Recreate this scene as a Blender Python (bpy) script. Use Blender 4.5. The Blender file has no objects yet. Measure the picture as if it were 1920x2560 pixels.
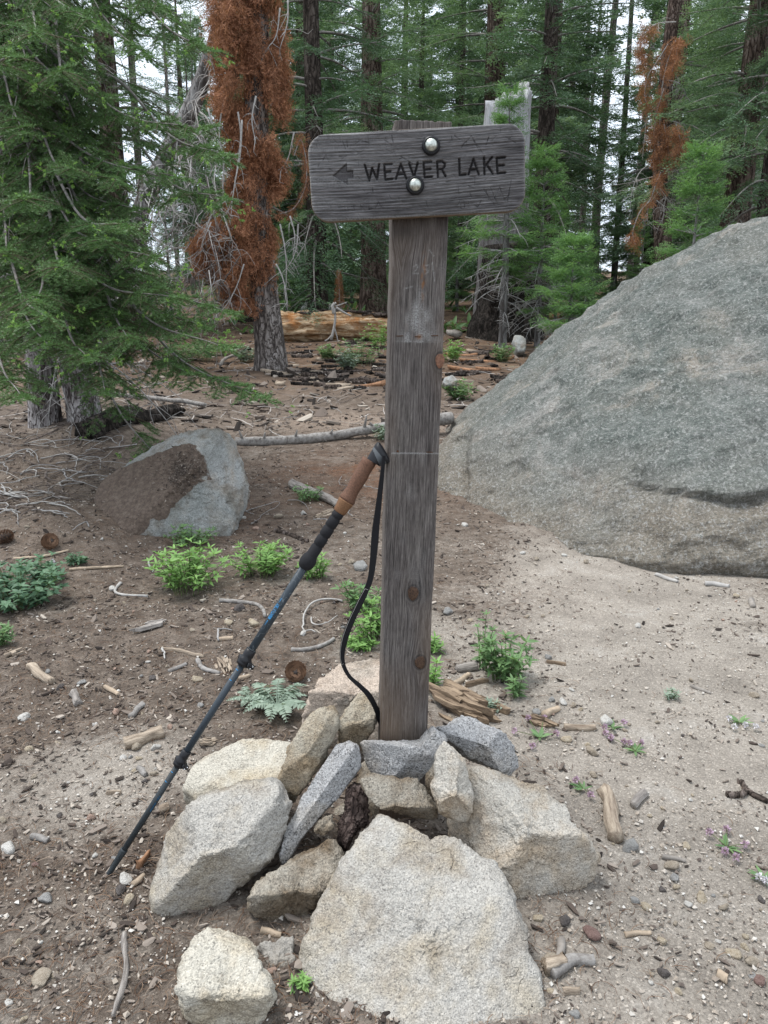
import bpy, math, random
import numpy as np
from mathutils import Vector, Matrix
R = math.radians
S = bpy.context.scene
COL = S.collection

# ------------------------------------------------------------------ camera, sky, sun, exposure
CAM_H = 1.45
PITCH = R(14.7)
FPX = 1923.0                       # focal length in pixels of the 1920 x 2560 photograph
cd = bpy.data.cameras.new('camera')
cam = bpy.data.objects.new('camera', cd)
COL.objects.link(cam)
cam.location = (0, 0, CAM_H)
cam.rotation_euler = (R(90) - PITCH, 0, 0)
cd.sensor_fit = 'VERTICAL'
cd.sensor_height = 36.0
cd.lens = 36.0 * FPX / 2560.0
cd.clip_start = 0.05
cd.clip_end = 2000
S.camera = cam

SUN_EL, SUN_ROT = R(70), R(290)
w = bpy.data.worlds.new('World')
S.world = w
w.use_nodes = True
nt = w.node_tree
nt.nodes.clear()
wo = nt.nodes.new('ShaderNodeOutputWorld')
bg = nt.nodes.new('ShaderNodeBackground')
sky = nt.nodes.new('ShaderNodeTexSky')
sky.sky_type = 'NISHITA'
sky.sun_disc = False
sky.sun_elevation = SUN_EL
sky.sun_rotation = SUN_ROT
sky.altitude = 2300
sky.air_density = 1.0
# thin white overcast over the blue, broken a little
tc = nt.nodes.new('ShaderNodeTexCoord')
cn = nt.nodes.new('ShaderNodeTexNoise')
cn.inputs['Scale'].default_value = 2.2
cn.inputs['Detail'].default_value = 5
nt.links.new(tc.outputs['Generated'], cn.inputs['Vector'])
cr = nt.nodes.new('ShaderNodeMapRange')
cr.inputs['From Min'].default_value = 0.35
cr.inputs['From Max'].default_value = 0.65
cr.inputs['To Min'].default_value = 0.72
cr.inputs['To Max'].default_value = 0.97
nt.links.new(cn.outputs['Fac'], cr.inputs['Value'])
mx = nt.nodes.new('ShaderNodeMix')
mx.data_type = 'RGBA'
nt.links.new(cr.outputs['Result'], mx.inputs['Factor'])
nt.links.new(sky.outputs['Color'], mx.inputs['A'])
mx.inputs['B'].default_value = (8.4, 9.2, 10.2, 1)
nt.links.new(mx.outputs['Result'], bg.inputs['Color'])
bg.inputs['Strength'].default_value = 0.067
nt.links.new(bg.outputs['Background'], wo.inputs['Surface'])

sl = bpy.data.lights.new('sun', 'SUN')
sl.energy = 1.5
sl.angle = R(22)
sl.color = (1.0, 0.975, 0.94)
sun = bpy.data.objects.new('sun', sl)
COL.objects.link(sun)
sd = Vector((math.sin(SUN_ROT) * math.cos(SUN_EL), math.cos(SUN_ROT) * math.cos(SUN_EL), math.sin(SUN_EL)))
sun.rotation_euler = sd.to_track_quat('Z', 'Y').to_euler()

S.view_settings.view_transform = 'Standard'
S.view_settings.look = 'None'
S.view_settings.exposure = 1.36
S.view_settings.gamma = 1.0
S.view_settings.use_curve_mapping = False
S.cycles.max_bounces = 6
S.cycles.diffuse_bounces = 3
S.cycles.transparent_max_bounces = 8

# ------------------------------------------------------------------ numpy helpers
_rs = np.random.RandomState(11)
_perm = _rs.permutation(256)
_perm = np.concatenate([_perm, _perm, _perm])
_g = _rs.normal(size=(256, 3))
_g /= np.linalg.norm(_g, axis=1)[:, None]

def pn(P, seed=0):
    """gradient noise at the points P (n,3)"""
    P = np.asarray(P, float) + seed * 17.13
    i = np.floor(P).astype(int)
    f = P - i
    u = f * f * f * (f * (f * 6 - 15) + 10)
    i &= 255
    out = 0
    for dx in (0, 1):
        wx = u[:, 0] if dx else 1 - u[:, 0]
        for dy in (0, 1):
            wy = u[:, 1] if dy else 1 - u[:, 1]
            for dz in (0, 1):
                wz = u[:, 2] if dz else 1 - u[:, 2]
                h = _perm[_perm[_perm[(i[:, 0] + dx) & 255] + ((i[:, 1] + dy) & 255)] + ((i[:, 2] + dz) & 255)]
                d = f - np.array((dx, dy, dz))
                out = out + wx * wy * wz * (_g[h] * d).sum(1)
    return out * 1.6

def fbm(P, octaves=4, seed=0, gain=0.5):
    P = np.asarray(P, float)
    a, s, o = 1.0, 1.0, 0
    for k in range(octaves):
        o = o + a * pn(P * s, seed + k * 3)
        a *= gain
        s *= 2.03
    return o

def xy0(x, y):
    x = np.atleast_1d(np.asarray(x, float)); y = np.atleast_1d(np.asarray(y, float))
    return np.stack([x, y, np.zeros_like(x)], 1)

def gz(x, y):
    """height of the ground"""
    x = np.atleast_1d(np.asarray(x, float)); y = np.atleast_1d(np.asarray(y, float))
    t = y - 6.0
    z = 0.06 * np.where(t > 30, t, np.log1p(np.exp(np.minimum(t, 30) * 1.3)) / 1.3)
    z = np.minimum(z, 0.06 * 130 + 0.02 * np.maximum(t - 130, 0))
    z = z + 0.19 * np.exp(-((x + 2.12) / 0.62) ** 2 - ((y - 4.95) / 0.62) ** 2)
    z = z + 0.22 * np.exp(-((x + 3.1) / 1.0) ** 2 - ((y - 7.9) / 1.0) ** 2)
    z = z + 0.03 * np.exp(-((x - 0.05) / 0.6) ** 2 - ((y - 1.8) / 0.5) ** 2)
    q = xy0(x, y)
    near = 1.0 / (1 + (np.abs(y) / 60) ** 2)
    z = z + 0.035 * pn(q * 0.9, 1) * np.clip(0.4 + y / 8, 0.4, 1.5) * near + 0.010 * pn(q * 4.0, 2) + 0.12 * pn(q * 0.22, 5) * np.clip((y - 9) / 10, 0, 1)
    return z

def gz1(x, y):
    return float(gz(x, y)[0])

CP, SP = math.cos(PITCH), math.sin(PITCH)
EYE = np.array((0.0, 0.0, CAM_H))
def ray(px, py):
    """direction (forward part 1 along the optical axis) of a photograph pixel"""
    px = np.asarray(px, float); py = np.asarray(py, float)
    u = (px - 960) / FPX; v = -(py - 1280) / FPX
    return np.stack([u, CP + SP * v, -SP + CP * v], -1)

def at_y(px, py, Y):
    d = ray(px, py)
    return EYE + d * (np.asarray(Y) / d[..., 1])[..., None]

_T = np.geomspace(0.8, 140, 420)
def on_ground(px, py):
    """first point of the ground on the sight line of a pixel"""
    d = ray(px, py)
    lo, hi = 0.5, 140.0
    T = _T
    for _ in range(4):
        q = EYE + d * T[:, None]
        k = np.nonzero(q[:, 2] < gz(q[:, 0], q[:, 1]))[0]
        if len(k) == 0: return EYE + d * T[-1]
        k = k[0]
        if k == 0: return EYE + d * T[0]
        T = np.linspace(T[k - 1], T[k], 10)
    return EYE + d * T[-1]

def PX(zone, pts):
    """zoom-window coordinates -> photograph pixels; zone = (x0, y0, scale)"""
    return np.asarray(pts, float) * zone[2] + np.array(zone[:2])

ZF = (0, 0, 1.1573)
ZC = (640, 1700, .5546)
ZL = (0, 1800, .5787)
ZR = (960, 1800, .5787)
Z5 = (0, 1200, .5787)
Z6 = (960, 1200, .5787)
Z1 = (0, 0, .5787)
Z2 = (960, 0, .5787)
Z3 = (0, 600, .5787)
Z4 = (960, 600, .5787)
ZB = (740, 260, .3737)
ZG = (700, 1080, .1808)
ZM = (620, 640, .217)

# ------------------------------------------------------------------ mesh helpers
def mesh_from(name, V, F, mats, smooth=True, attrs=None, midx=None):
    V = np.ascontiguousarray(V, np.float32)
    F = np.ascontiguousarray(F, np.int32)
    me = bpy.data.meshes.new(name)
    me.vertices.add(len(V))
    me.vertices.foreach_set('co', V.ravel())
    k = F.shape[1]
    me.loops.add(F.size)
    me.loops.foreach_set('vertex_index', F.ravel())
    me.polygons.add(len(F))
    me.polygons.foreach_set('loop_start', np.arange(0, F.size, k, dtype=np.int32))
    if midx is not None:
        me.polygons.foreach_set('material_index', np.ascontiguousarray(midx, np.int32))
    me.update(calc_edges=True)
    me.polygons.foreach_set('use_smooth', np.full(len(F), bool(smooth)))
    for m in (mats if isinstance(mats, (list, tuple)) else [mats]):
        me.materials.append(m)
    for an, av in (attrs or {}).items():
        av = np.asarray(av, np.float32)
        if av.ndim == 1:
            a = me.attributes.new(an, 'FLOAT', 'POINT'); a.data.foreach_set('value', av)
        else:
            a = me.attributes.new(an, 'FLOAT_COLOR', 'POINT'); a.data.foreach_set('color', np.ascontiguousarray(av).ravel())
    return me

def link(name, me, parent=None, loc=None):
    o = bpy.data.objects.new(name, me)
    COL.objects.link(o)
    if parent is not None: o.parent = parent
    if loc is not None: o.location = loc
    return o

def mk(name, V, F, mats, parent=None, loc=None, **kw):
    """one mesh object; V in the parent's (or the object's own) frame"""
    return link(name, mesh_from(name, V, F, mats, **kw), parent, loc)

def tag(o, label=None, cat=None, group=None, kind=None):
    if label: o['label'] = label
    if cat: o['category'] = cat
    if group: o['group'] = group
    if kind: o['kind'] = kind
    return o

def empty(name, loc, label, cat, group=None):
    o = bpy.data.objects.new(name, None)
    COL.objects.link(o)
    o.location = loc
    o.empty_display_size = 0.1
    return tag(o, label, cat, group)

class Acc:
    """collects triangle soup with a per-vertex value and a material index"""
    def __init__(s): s.V = []; s.F = []; s.A = []; s.M = []; s.n = 0
    def add(s, V, F, a=0.5, m=0):
        V = np.asarray(V, float); F = np.asarray(F, int)
        if F.shape[1] == 4:
            F = np.concatenate([F[:, [0, 1, 2]], F[:, [0, 2, 3]]])
            if not np.isscalar(m): m = np.concatenate([m, m])
        s.V.append(V); s.F.append(F + s.n); s.n += len(V)
        s.A.append(np.full(len(V), a) if np.isscalar(a) else np.asarray(a, float))
        s.M.append(np.full(len(F), m) if np.isscalar(m) else np.asarray(m))
    def mesh(s, name, mats, smooth=True):
        return mesh_from(name, np.concatenate(s.V), np.concatenate(s.F), mats, smooth, {'v': np.concatenate(s.A)}, np.concatenate(s.M))
    def build(s, name, mats, parent=None, loc=None, smooth=True):
        return link(name, s.mesh(name, mats, smooth), parent, loc)

def unit(a):
    a = np.asarray(a, float)
    return a / np.maximum(np.linalg.norm(a, axis=-1, keepdims=True), 1e-9)

def spline(pts, n):
    """Catmull-Rom through the points, n samples"""
    p = np.asarray(pts, float)
    if len(p) == 2:
        t = np.linspace(0, 1, n)[:, None]
        return p[0] * (1 - t) + p[1] * t
    q = np.concatenate([[2 * p[0] - p[1]], p, [2 * p[-1] - p[-2]]])
    m = len(p) - 1
    t = np.linspace(0, m, n); i = np.minimum(t.astype(int), m - 1); f = (t - i)[:, None]
    a, b, c, d = q[i], q[i + 1], q[i + 2], q[i + 3]
    return 0.5 * (2 * b + (c - a) * f + (2 * a - 5 * b + 4 * c - d) * f ** 2 + (3 * b - a - 3 * c + d) * f ** 3)

def tube(path, rad, ns=8, cap=True, flat=1.0, up=None, bump=None):
    """quads of a tube along path; radii per point; flat squashes the second axis"""
    p = np.asarray(path, float); n = len(p)
    r = np.full(n, rad) if np.isscalar(rad) else np.asarray(rad, float)
    T = np.gradient(p, axis=0); T = unit(T)
    ref = np.array(up if up is not None else ((0, 0, 1.0) if abs(T[0, 2]) < .9 else (1.0, 0, 0)))
    A = unit(np.cross(np.broadcast_to(ref, T.shape), T)); B = np.cross(T, A)
    a = np.arange(ns) * 2 * np.pi / ns
    ring = A[:, None, :] * np.cos(a)[None, :, None] + flat * B[:, None, :] * np.sin(a)[None, :, None]
    rr = r[:, None] * (np.ones((n, ns)) if bump is None else bump)
    V = (p[:, None, :] + ring * rr[:, :, None]).reshape(-1, 3)
    i = np.arange(n - 1)[:, None] * ns; j = np.arange(ns)[None, :]; j2 = (j + 1) % ns
    F = np.stack([i + j, i + j2, i + ns + j2, i + ns + j], -1).reshape(-1, 4)
    if cap:
        c0 = len(V); V = np.concatenate([V, p[:1], p[-1:]])
        jj = np.arange(ns); k = (jj + 1) % ns; e = (n - 1) * ns
        F = np.concatenate([F, np.stack([k, jj, np.full(ns, c0), np.full(ns, c0)], 1), np.stack([e + jj, e + k, np.full(ns, c0 + 1), np.full(ns, c0 + 1)], 1)])
        tri = F[-2 * ns:, :3]
        F3 = np.concatenate([F[:-2 * ns][:, [0, 1, 2]], F[:-2 * ns][:, [0, 2, 3]], tri])
        return V, F3
    return V, np.concatenate([F[:, [0, 1, 2]], F[:, [0, 2, 3]]])

def scatter(acc, tV, tF, pos, X, Y, Z, scale, a, ta=0.0, m=0):
    """copies of a template (tV in its own x,y,z) at many places"""
    n = len(pos)
    sc = np.broadcast_to(np.asarray(scale, float).reshape(-1, 1) if np.ndim(scale) < 2 else scale, (n, 3))
    q = tV[None] * sc[:, None, :]
    V = pos[:, None] + q[..., 0:1] * X[:, None] + q[..., 1:2] * Y[:, None] + q[..., 2:3] * Z[:, None]
    F = (tF[None] + (np.arange(n) * len(tV))[:, None, None]).reshape(-1, 3)
    A = (np.asarray(a).reshape(-1, 1) + np.broadcast_to(ta, (len(tV),))[None]).ravel() if not (np.isscalar(a) and np.isscalar(ta)) else np.full(n * len(tV), a + ta)
    mm = m if np.isscalar(m) else np.tile(m, n)
    acc.add(V.reshape(-1, 3), F, A, mm)

def frame(d, roll=None, up=(0, 0, 1.0)):
    """orthonormal axes for many directions"""
    X = unit(d)
    Y = unit(np.cross(np.broadcast_to(np.array(up), X.shape), X) + 1e-6)
    Z = np.cross(X, Y)
    if roll is not None:
        c, s = np.cos(roll)[:, None], np.sin(roll)[:, None]
        Y, Z = Y * c + Z * s, Z * c - Y * s
    return X, Y, Z

# ------------------------------------------------------------------ material helpers
def newmat(name):
    m = bpy.data.materials.new(name)
    m.use_nodes = True
    n = m.node_tree
    n.nodes.clear()
    out = n.nodes.new('ShaderNodeOutputMaterial')
    p = n.nodes.new('ShaderNodeBsdfPrincipled')
    n.links.new(p.outputs[0], out.inputs['Surface'])
    p.inputs['Specular IOR Level'].default_value = 0.25
    p.inputs['Roughness'].default_value = 0.85
    return m, n, p, out

class G:
    """small wrapper to wire shader nodes"""
    def __init__(s, nt): s.nt = nt
    def node(s, t, **kw):
        n = s.nt.nodes.new(t)
        for k, v in kw.items():
            if k in n.inputs: s.put(n.inputs[k], v)
            else: setattr(n, k, v)
        return n
    def put(s, sock, v):
        if hasattr(v, 'is_output'): s.nt.links.new(v, sock)
        elif isinstance(v, (tuple, list)) and len(v) == 3 and sock.type == 'RGBA': sock.default_value = (*v, 1)
        else: sock.default_value = v
    def coord(s, which='Object'): return s.node('ShaderNodeTexCoord').outputs[which]
    def scale(s, vec, xyz):
        n = s.node('ShaderNodeMapping'); s.put(n.inputs['Vector'], vec); n.inputs['Scale'].default_value = xyz if isinstance(xyz, (tuple, list)) else (xyz,) * 3
        return n.outputs[0]
    def noise(s, vec, sc=5, det=4, rough=.55, dist=0):
        n = s.node('ShaderNodeTexNoise'); s.put(n.inputs['Vector'], vec)
        n.inputs['Scale'].default_value = sc; n.inputs['Detail'].default_value = det; n.inputs['Roughness'].default_value = rough; n.inputs['Distortion'].default_value = dist
        return n.outputs['Fac']
    def vor(s, vec, sc=5, feat='F1', out='Distance', rnd=1):
        n = s.node('ShaderNodeTexVoronoi'); n.feature = feat; s.put(n.inputs['Vector'], vec); n.inputs['Scale'].default_value = sc; n.inputs['Randomness'].default_value = rnd
        return n.outputs[out]
    def ramp(s, fac, stops):
        n = s.node('ShaderNodeValToRGB'); s.put(n.inputs['Fac'], fac)
        e = n.color_ramp.elements
        while len(e) < len(stops): e.new(0.5)
        for el, (p, c) in zip(e, stops):
            el.position = p; el.color = (*c, 1) if isinstance(c, (tuple, list)) else (c, c, c, 1)
        return n.outputs['Color']
    def mix(s, f, a, b, mode='MIX'):
        n = s.node('ShaderNodeMix'); n.data_type = 'RGBA'; n.blend_type = mode
        s.put(n.inputs['Factor'], f); s.put(n.inputs['A'], a); s.put(n.inputs['B'], b)
        return n.outputs['Result']
    def math(s, op, a, b=0.0, clamp=False):
        n = s.node('ShaderNodeMath'); n.operation = op; n.use_clamp = clamp
        s.put(n.inputs[0], a); s.put(n.inputs[1], b)
        return n.outputs[0]
    def attr(s, name, out='Fac'):
        n = s.node('ShaderNodeAttribute'); n.attribute_name = name
        return n.outputs[out]
    def bump(s, h, strength=.5, dist=.01, prev=None):
        n = s.node('ShaderNodeBump'); s.put(n.inputs['Height'], h); n.inputs['Strength'].default_value = strength; n.inputs['Distance'].default_value = dist
        if prev is not None: s.nt.links.new(prev, n.inputs['Normal'])
        return n.outputs['Normal']
    def sep(s, vec):
        n = s.node('ShaderNodeSeparateXYZ'); s.put(n.inputs[0], vec); return n.outputs
    def comb(s, x, y, z):
        n = s.node('ShaderNodeCombineXYZ')
        for i, v in enumerate((x, y, z)): s.put(n.inputs[i], v)
        return n.outputs[0]

def plain(name, col, rough=.6, metal=0.0, spec=.3, coat=0.0, nz=0.0, nsc=60):
    m, n, p, out = newmat(name)
    p.inputs['Roughness'].default_value = rough
    p.inputs['Metallic'].default_value = metal
    p.inputs['Specular IOR Level'].default_value = spec
    if nz:
        g = G(n); f = g.noise(g.coord(), nsc, 3)
        n.links.new(g.ramp(f, [(.3, tuple(c * (1 - nz) for c in col)), (.7, tuple(min(1, c * (1 + nz)) for c in col))]), p.inputs['Base Color'])
        n.links.new(g.bump(f, .3, .001), p.inputs['Normal'])
    else:
        p.inputs['Base Color'].default_value = (*col, 1)
    return m

def granite(name, pale, warm, dark, sc=1.0, warm_amt=.5, lichen=None, speck=.7, stain=.5, grain=1.0, bumpd=.004):
    """speckled granite: pale feldspar, warm stained patches, black mica"""
    m, n, p, out = newmat(name)
    g = G(n); c = g.coord()
    big = g.noise(c, 3.2 * sc, 4, .6, .3)
    mid = g.noise(c, 11 * sc, 4, .6)
    f = g.math('MULTIPLY', g.math('ADD', big, mid), .5)
    lo = .5 + (.5 - warm_amt) * .35
    base = g.mix(g.ramp(f, [(lo - .07, 0.0), (lo + .08, 1.0)]), pale, warm)
    if lichen:
        l = g.noise(c, 2.1 * sc, 6, .65, .5)
        base = g.mix(g.ramp(l, [(.42, 0.0), (.6, .85)]), base, lichen)
    # crystals
    ck = g.math('ABSOLUTE', g.math('SUBTRACT', g.noise(c, 4.5 * sc, 4, .55, .8), .5))
    crk = g.math('MULTIPLY', g.ramp(ck, [(0, 1.0), (.006, 0.0)]), g.ramp(g.noise(c, 6 * sc, 2), [(.60, 0.0), (.66, .55)]))
    v = g.vor(g.scale(c, grain), 330, 'F1', 'Color')
    vv = g.sep(v)[0]
    tone = g.ramp(vv, [(0, .48), (.3, .85), (.7, 1.05), (1, 1.42)])
    base = g.mix(speck, base, g.mix(1.0, base, tone, 'MULTIPLY'))
    v2 = g.sep(g.vor(g.scale(c, grain), 300, 'F1', 'Color'))[1]
    nz2 = g.noise(c, 40 * sc, 2)
    mica = g.math('MULTIPLY', g.ramp(v2, [(.82, 0.0), (.86, 1.0)]), g.ramp(nz2, [(.4, .2), (.6, .9)]))
    base = g.mix(g.math('MULTIPLY', mica, speck), base, dark)
    st = g.noise(c, 7 * sc, 7, .7, .6)
    base = g.mix(g.math('MULTIPLY', g.ramp(st, [(.48, 0.0), (.64, 1.0)]), stain), base, g.mix(1.0, base, (.46, .38, .30), 'MULTIPLY'))
    base = g.mix(crk, base, g.mix(1.0, base, (.30, .26, .22), 'MULTIPLY'))
    n.links.new(base, p.inputs['Base Color'])
    p.inputs['Roughness'].default_value = .9
    p.inputs['Specular IOR Level'].default_value = .2
    h1 = g.noise(c, 55 * sc, 5, .65)
    h2 = g.noise(g.scale(c, grain), 260, 2, .5)
    b = g.bump(h1, .9, bumpd * 2.6)
    b = g.bump(h2, .8, bumpd * .8, b)
    b = g.bump(g.math('SUBTRACT', 1.0, crk), .8, .006, b)
    n.links.new(b, p.inputs['Normal'])
    return m
# ------------------------------------------------------------------ the ground
def ground_cover(x, y):
    """0 = bare sandy path, 1 = dark needle litter; second value: rusty needles"""
    q = xy0(x, y)
    n1 = pn(q * .8, 20); n2 = pn(q * 2.6, 21)
    path = np.exp(-((x - (1.15 + .12 * (y - 3))) / .85) ** 2) * np.clip((6.2 - y) / 2, 0, 1)
    path = np.maximum(path, .75 * np.exp(-((x + .95) / .5) ** 2 - ((y - 2.15) / .33) ** 2))
    path = np.maximum(path, .55 * np.exp(-((x - .35) / .45) ** 2 - ((y - 3.3) / .5) ** 2))
    path = np.maximum(path, .35 * np.exp(-((x - .1) / 1.2) ** 2 - ((y - 1.6) / .7) ** 2))
    lit = np.clip(.95 - path * 1.15 + .28 * n1 + .3 * n2, 0, 1)
    rust = np.exp(-((x + .15) / .8) ** 2 - ((y - 6.6) / .95) ** 2) + .7 * np.exp(-((x + 1.3) / .5) ** 2 - ((y - 5.3) / .7) ** 2)
    rust = np.clip(rust * (.8 + .6 * n2), 0, 1)
    tan = np.clip(np.exp(-((x + .1) / 1.6) ** 2 - ((y - 8.9) / .7) ** 2) + .25 * n1, 0, 1)
    return lit, rust, tan

def ground_material():
    m, n, p, out = newmat('forest_dirt')
    g = G(n); c = g.coord()
    lit = g.attr('litter'); rust = g.attr('rust'); tan = g.attr('tan'); far = g.attr('far')
    sand = g.ramp(g.noise(c, 3, 6, .7), [(.3, (.215, .19, .162)), (.55, (.335, .298, .255)), (.75, (.42, .39, .35))])
    duff = g.ramp(g.noise(c, 9, 7, .75), [(.3, (.060, .047, .038)), (.5, (.135, .108, .087)), (.72, (.24, .20, .165))])
    f = g.math('ADD', lit, g.math('MULTIPLY', g.math('SUBTRACT', g.noise(c, 22, 5, .7), .5), 1.1), True)
    base = g.mix(g.ramp(f, [(.25, 0.0), (.75, 1.0)]), sand, duff)
    rn = g.ramp(g.noise(c, 26, 6, .75), [(.3, (.085, .042, .024)), (.6, (.185, .098, .060)), (.8, (.25, .16, .11))])
    base = g.mix(g.math('MULTIPLY', rust, g.ramp(g.noise(c, 14, 4), [(.35, .35), (.6, 1.0)])), base, rn)
    base = g.mix(g.math('MULTIPLY', tan, .8), base, g.ramp(g.noise(c, 12, 6, .7), [(.3, (.18, .13, .10)), (.65, (.36, .29, .23))]))
    farc = g.ramp(g.noise(c, 1.6, 7, .75), [(.32, (.05, .034, .024)), (.5, (.12, .08, .055)), (.62, (.19, .13, .09)), (.75, (.07, .09, .04))])
    base = g.mix(far, base, farc)
    # grit
    gr = g.sep(g.vor(c, 210, 'F1', 'Color'))[0]
    base = g.mix(.55, base, g.mix(1.0, base, g.ramp(gr, [(0, .55), (.6, 1.0), (.93, 1.25), (1, 2.2)]), 'MULTIPLY'))
    n.links.new(base, p.inputs['Base Color'])
    p.inputs['Roughness'].default_value = .95
    p.inputs['Specular IOR Level'].default_value = .1
    b = g.bump(g.noise(c, 30, 8, .75), .9, .02)
    b = g.bump(g.vor(c, 170), .5, .003, b)
    n.links.new(b, p.inputs['Normal'])
    return m

xs = np.concatenate([-np.geomspace(3.6, 400, 46)[::-1], np.linspace(-3.5, 3.5, 220), np.geomspace(3.6, 400, 46)])
ys = np.concatenate([-np.geomspace(.6, 200, 16)[::-1], np.linspace(-.3, .7, 14), np.linspace(.75, 9, 230), np.geomspace(9.05, 900, 120)])
gx, gy = np.meshgrid(xs, ys)
gx, gy = gx.ravel(), gy.ravel()
gzv = gz(gx, gy)
gzv = gzv + .004 * fbm(xy0(gx, gy) * 14, 3, 8) * (gy < 12)
nx, ny = len(xs), len(ys)
ii = np.arange(ny - 1)[:, None] * nx + np.arange(nx - 1)[None]
GF = np.stack([ii, ii + 1, ii + nx + 1, ii + nx], -1).reshape(-1, 4)
l_, r_, t_ = ground_cover(gx, gy)
ground = mk('ground', np.stack([gx, gy, gzv], 1), GF, ground_material(),
            attrs={'litter': l_, 'rust': r_, 'tan': t_, 'far': np.clip((gy - 9.5) / 4, 0, 1) * np.clip(1.2 - .0 * gx, 0, 1)})
tag(ground, kind='structure', label='dirt forest floor with a bare sandy trail and brown needle litter')
# ------------------------------------------------------------------ stones
import bmesh
_ico = {}
def ico(n):
    if n not in _ico:
        b = bmesh.new(); bmesh.ops.create_icosphere(b, subdivisions=n, radius=1)
        V = np.array([v.co[:] for v in b.verts]); F = np.array([[v.index for v in f.verts] for f in b.faces]); b.free()
        _ico[n] = (unit(V), F)
    return _ico[n]

def polar_r(poly, th):
    """distance from the origin to the outline in direction th"""
    a = np.arctan2(poly[:, 1], poly[:, 0]); o = np.argsort(a); p = poly[o]; a = a[o]
    p = np.concatenate([p[-1:], p, p[:1]]); a = np.concatenate([[a[-1] - 2 * np.pi], a, [a[0] + 2 * np.pi]])
    i = np.clip(np.searchsorted(a, th, 'right') - 1, 0, len(p) - 2)
    A, B = p[i], p[i + 1]
    d = np.stack([np.cos(th), np.sin(th)], 1); e = B - A
    den = d[:, 0] * e[:, 1] - d[:, 1] * e[:, 0]
    num = A[:, 0] * e[:, 1] - A[:, 1] * e[:, 0]
    r = np.where(np.abs(den) < 1e-9, np.linalg.norm(A, axis=1), num / np.where(np.abs(den) < 1e-9, 1, den))
    return np.clip(r, 1e-3, 50)

def stone_shape(outline, centre, elev, yaw, front, back, planes=(), k=9, seed=0, sub=6, chips=10, chip=(.86, .95), rough=1.0):
    """a solid stone: its outline lies in a plane through `centre` whose normal is raised by elev; front/back = thickness;
    planes = (azimuth in that plane, tilt from its normal, distance) cut facets"""
    rng = np.random.RandomState(seed + 100)
    e, yw = R(elev), R(yaw)
    wv = np.array((math.sin(yw) * math.cos(e), -math.cos(yw) * math.cos(e), math.sin(e)))
    uv = unit(np.cross((0, 0, 1.0), wv)) if abs(wv[2]) < .999 else np.array((1.0, 0, 0))
    vv = np.cross(wv, uv)
    d = ray(outline[:, 0], outline[:, 1])
    t = ((centre - EYE) @ wv) / (d @ wv)
    P = EYE + d * t[:, None] - centre
    poly = np.stack([P @ uv, P @ vv], 1)
    D, F = ico(sub)
    th = np.arctan2(D[:, 1], D[:, 0]); cph = np.hypot(D[:, 0], D[:, 1])
    Rr = polar_r(poly, th)
    s = (cph / Rr) ** k + np.maximum(0, D[:, 2] / front) ** k + np.maximum(0, -D[:, 2] / back) ** k
    for az, ti, c in planes:
        nrm = np.array((math.cos(R(az)) * math.sin(R(ti)), math.sin(R(az)) * math.sin(R(ti)), math.cos(R(ti))))
        s = s + np.maximum(0, D @ nrm / c) ** (k * 1.6)
    r = s ** (-1 / k)
    size = np.median(Rr)
    for _ in range(chips):                                   # broken corners
        nrm = unit(rng.normal(size=3) + np.array((0, 0, .75)))
        h = (r * (D @ nrm)).max() * rng.uniform(*chip)
        q = D @ nrm
        lim = np.where(q > 1e-3, h / np.maximum(q, 1e-3), 1e9)
        r = (r ** -45.0 + lim ** -45.0) ** (-1 / 45)
    V = D * r[:, None]
    A = V[:, 0:1] * uv + V[:, 1:2] * vv + V[:, 2:3] * wv
    nd = A / np.linalg.norm(A, axis=1)[:, None]
    disp = (.04 * size * fbm(A / size * 1.3, 3, seed) + .0075 * fbm(A * 20, 5, seed + 5, .62) - .009 * np.abs(pn(A * 13, seed + 9)) - .006 * np.abs(pn(A * 31, seed + 19)) + .0026 * fbm(A * 95, 2, seed + 3)) * rough
    A = A + nd * disp[:, None]
    return A, F

def stone(label, outline, px, Y, elev, front, back, mat, planes=(), yaw=0, cat='rock', group=None, name='rock', **kw):
    c = at_y(px[0], px[1], Y)
    V, F = stone_shape(outline, c, elev, yaw, front, back, planes, **kw)
    o = mk(name, V, F, mat, loc=c)
    return tag(o, label, cat, group)

GR_pale = granite('pale_granite', (.385, .365, .33), (.37, .325, .255), (.10, .095, .09), 1, .40, speck=.6, stain=.45)
GR_warm = granite('warm_granite', (.44, .41, .36), (.41, .33, .24), (.10, .085, .07), 1, .42, speck=.6, stain=.35)
GR_tan = granite('tan_granite', (.38, .34, .27), (.31, .245, .165), (.07, .06, .05), 1.2, .5, speck=.65, stain=.6)
GR_grey = granite('grey_granite', (.37, .365, .36), (.40, .37, .325), (.045, .045, .045), 1, .3, speck=.85, stain=.35)
GR_brown = granite('brown_granite', (.33, .30, .25), (.20, .16, .115), (.05, .045, .04), 1.3, .6, speck=.7, stain=.7)
GR_pink = granite('pink_granite', (.43, .355, .29), (.33, .30, .255), (.10, .085, .07), .8, .4, speck=.7, stain=.6)
GR_cream = granite('cream_granite', (.46, .43, .365), (.42, .36, .265), (.10, .09, .08), 1, .42, speck=.6, stain=.4)
GR_flat = granite('dull_grey_stone', (.30, .28, .25), (.27, .24, .20), (.12, .11, .1), 1, .4, speck=.4, stain=.3)

P = PX
GRP = 'stones piled around the foot of the signpost'
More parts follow.
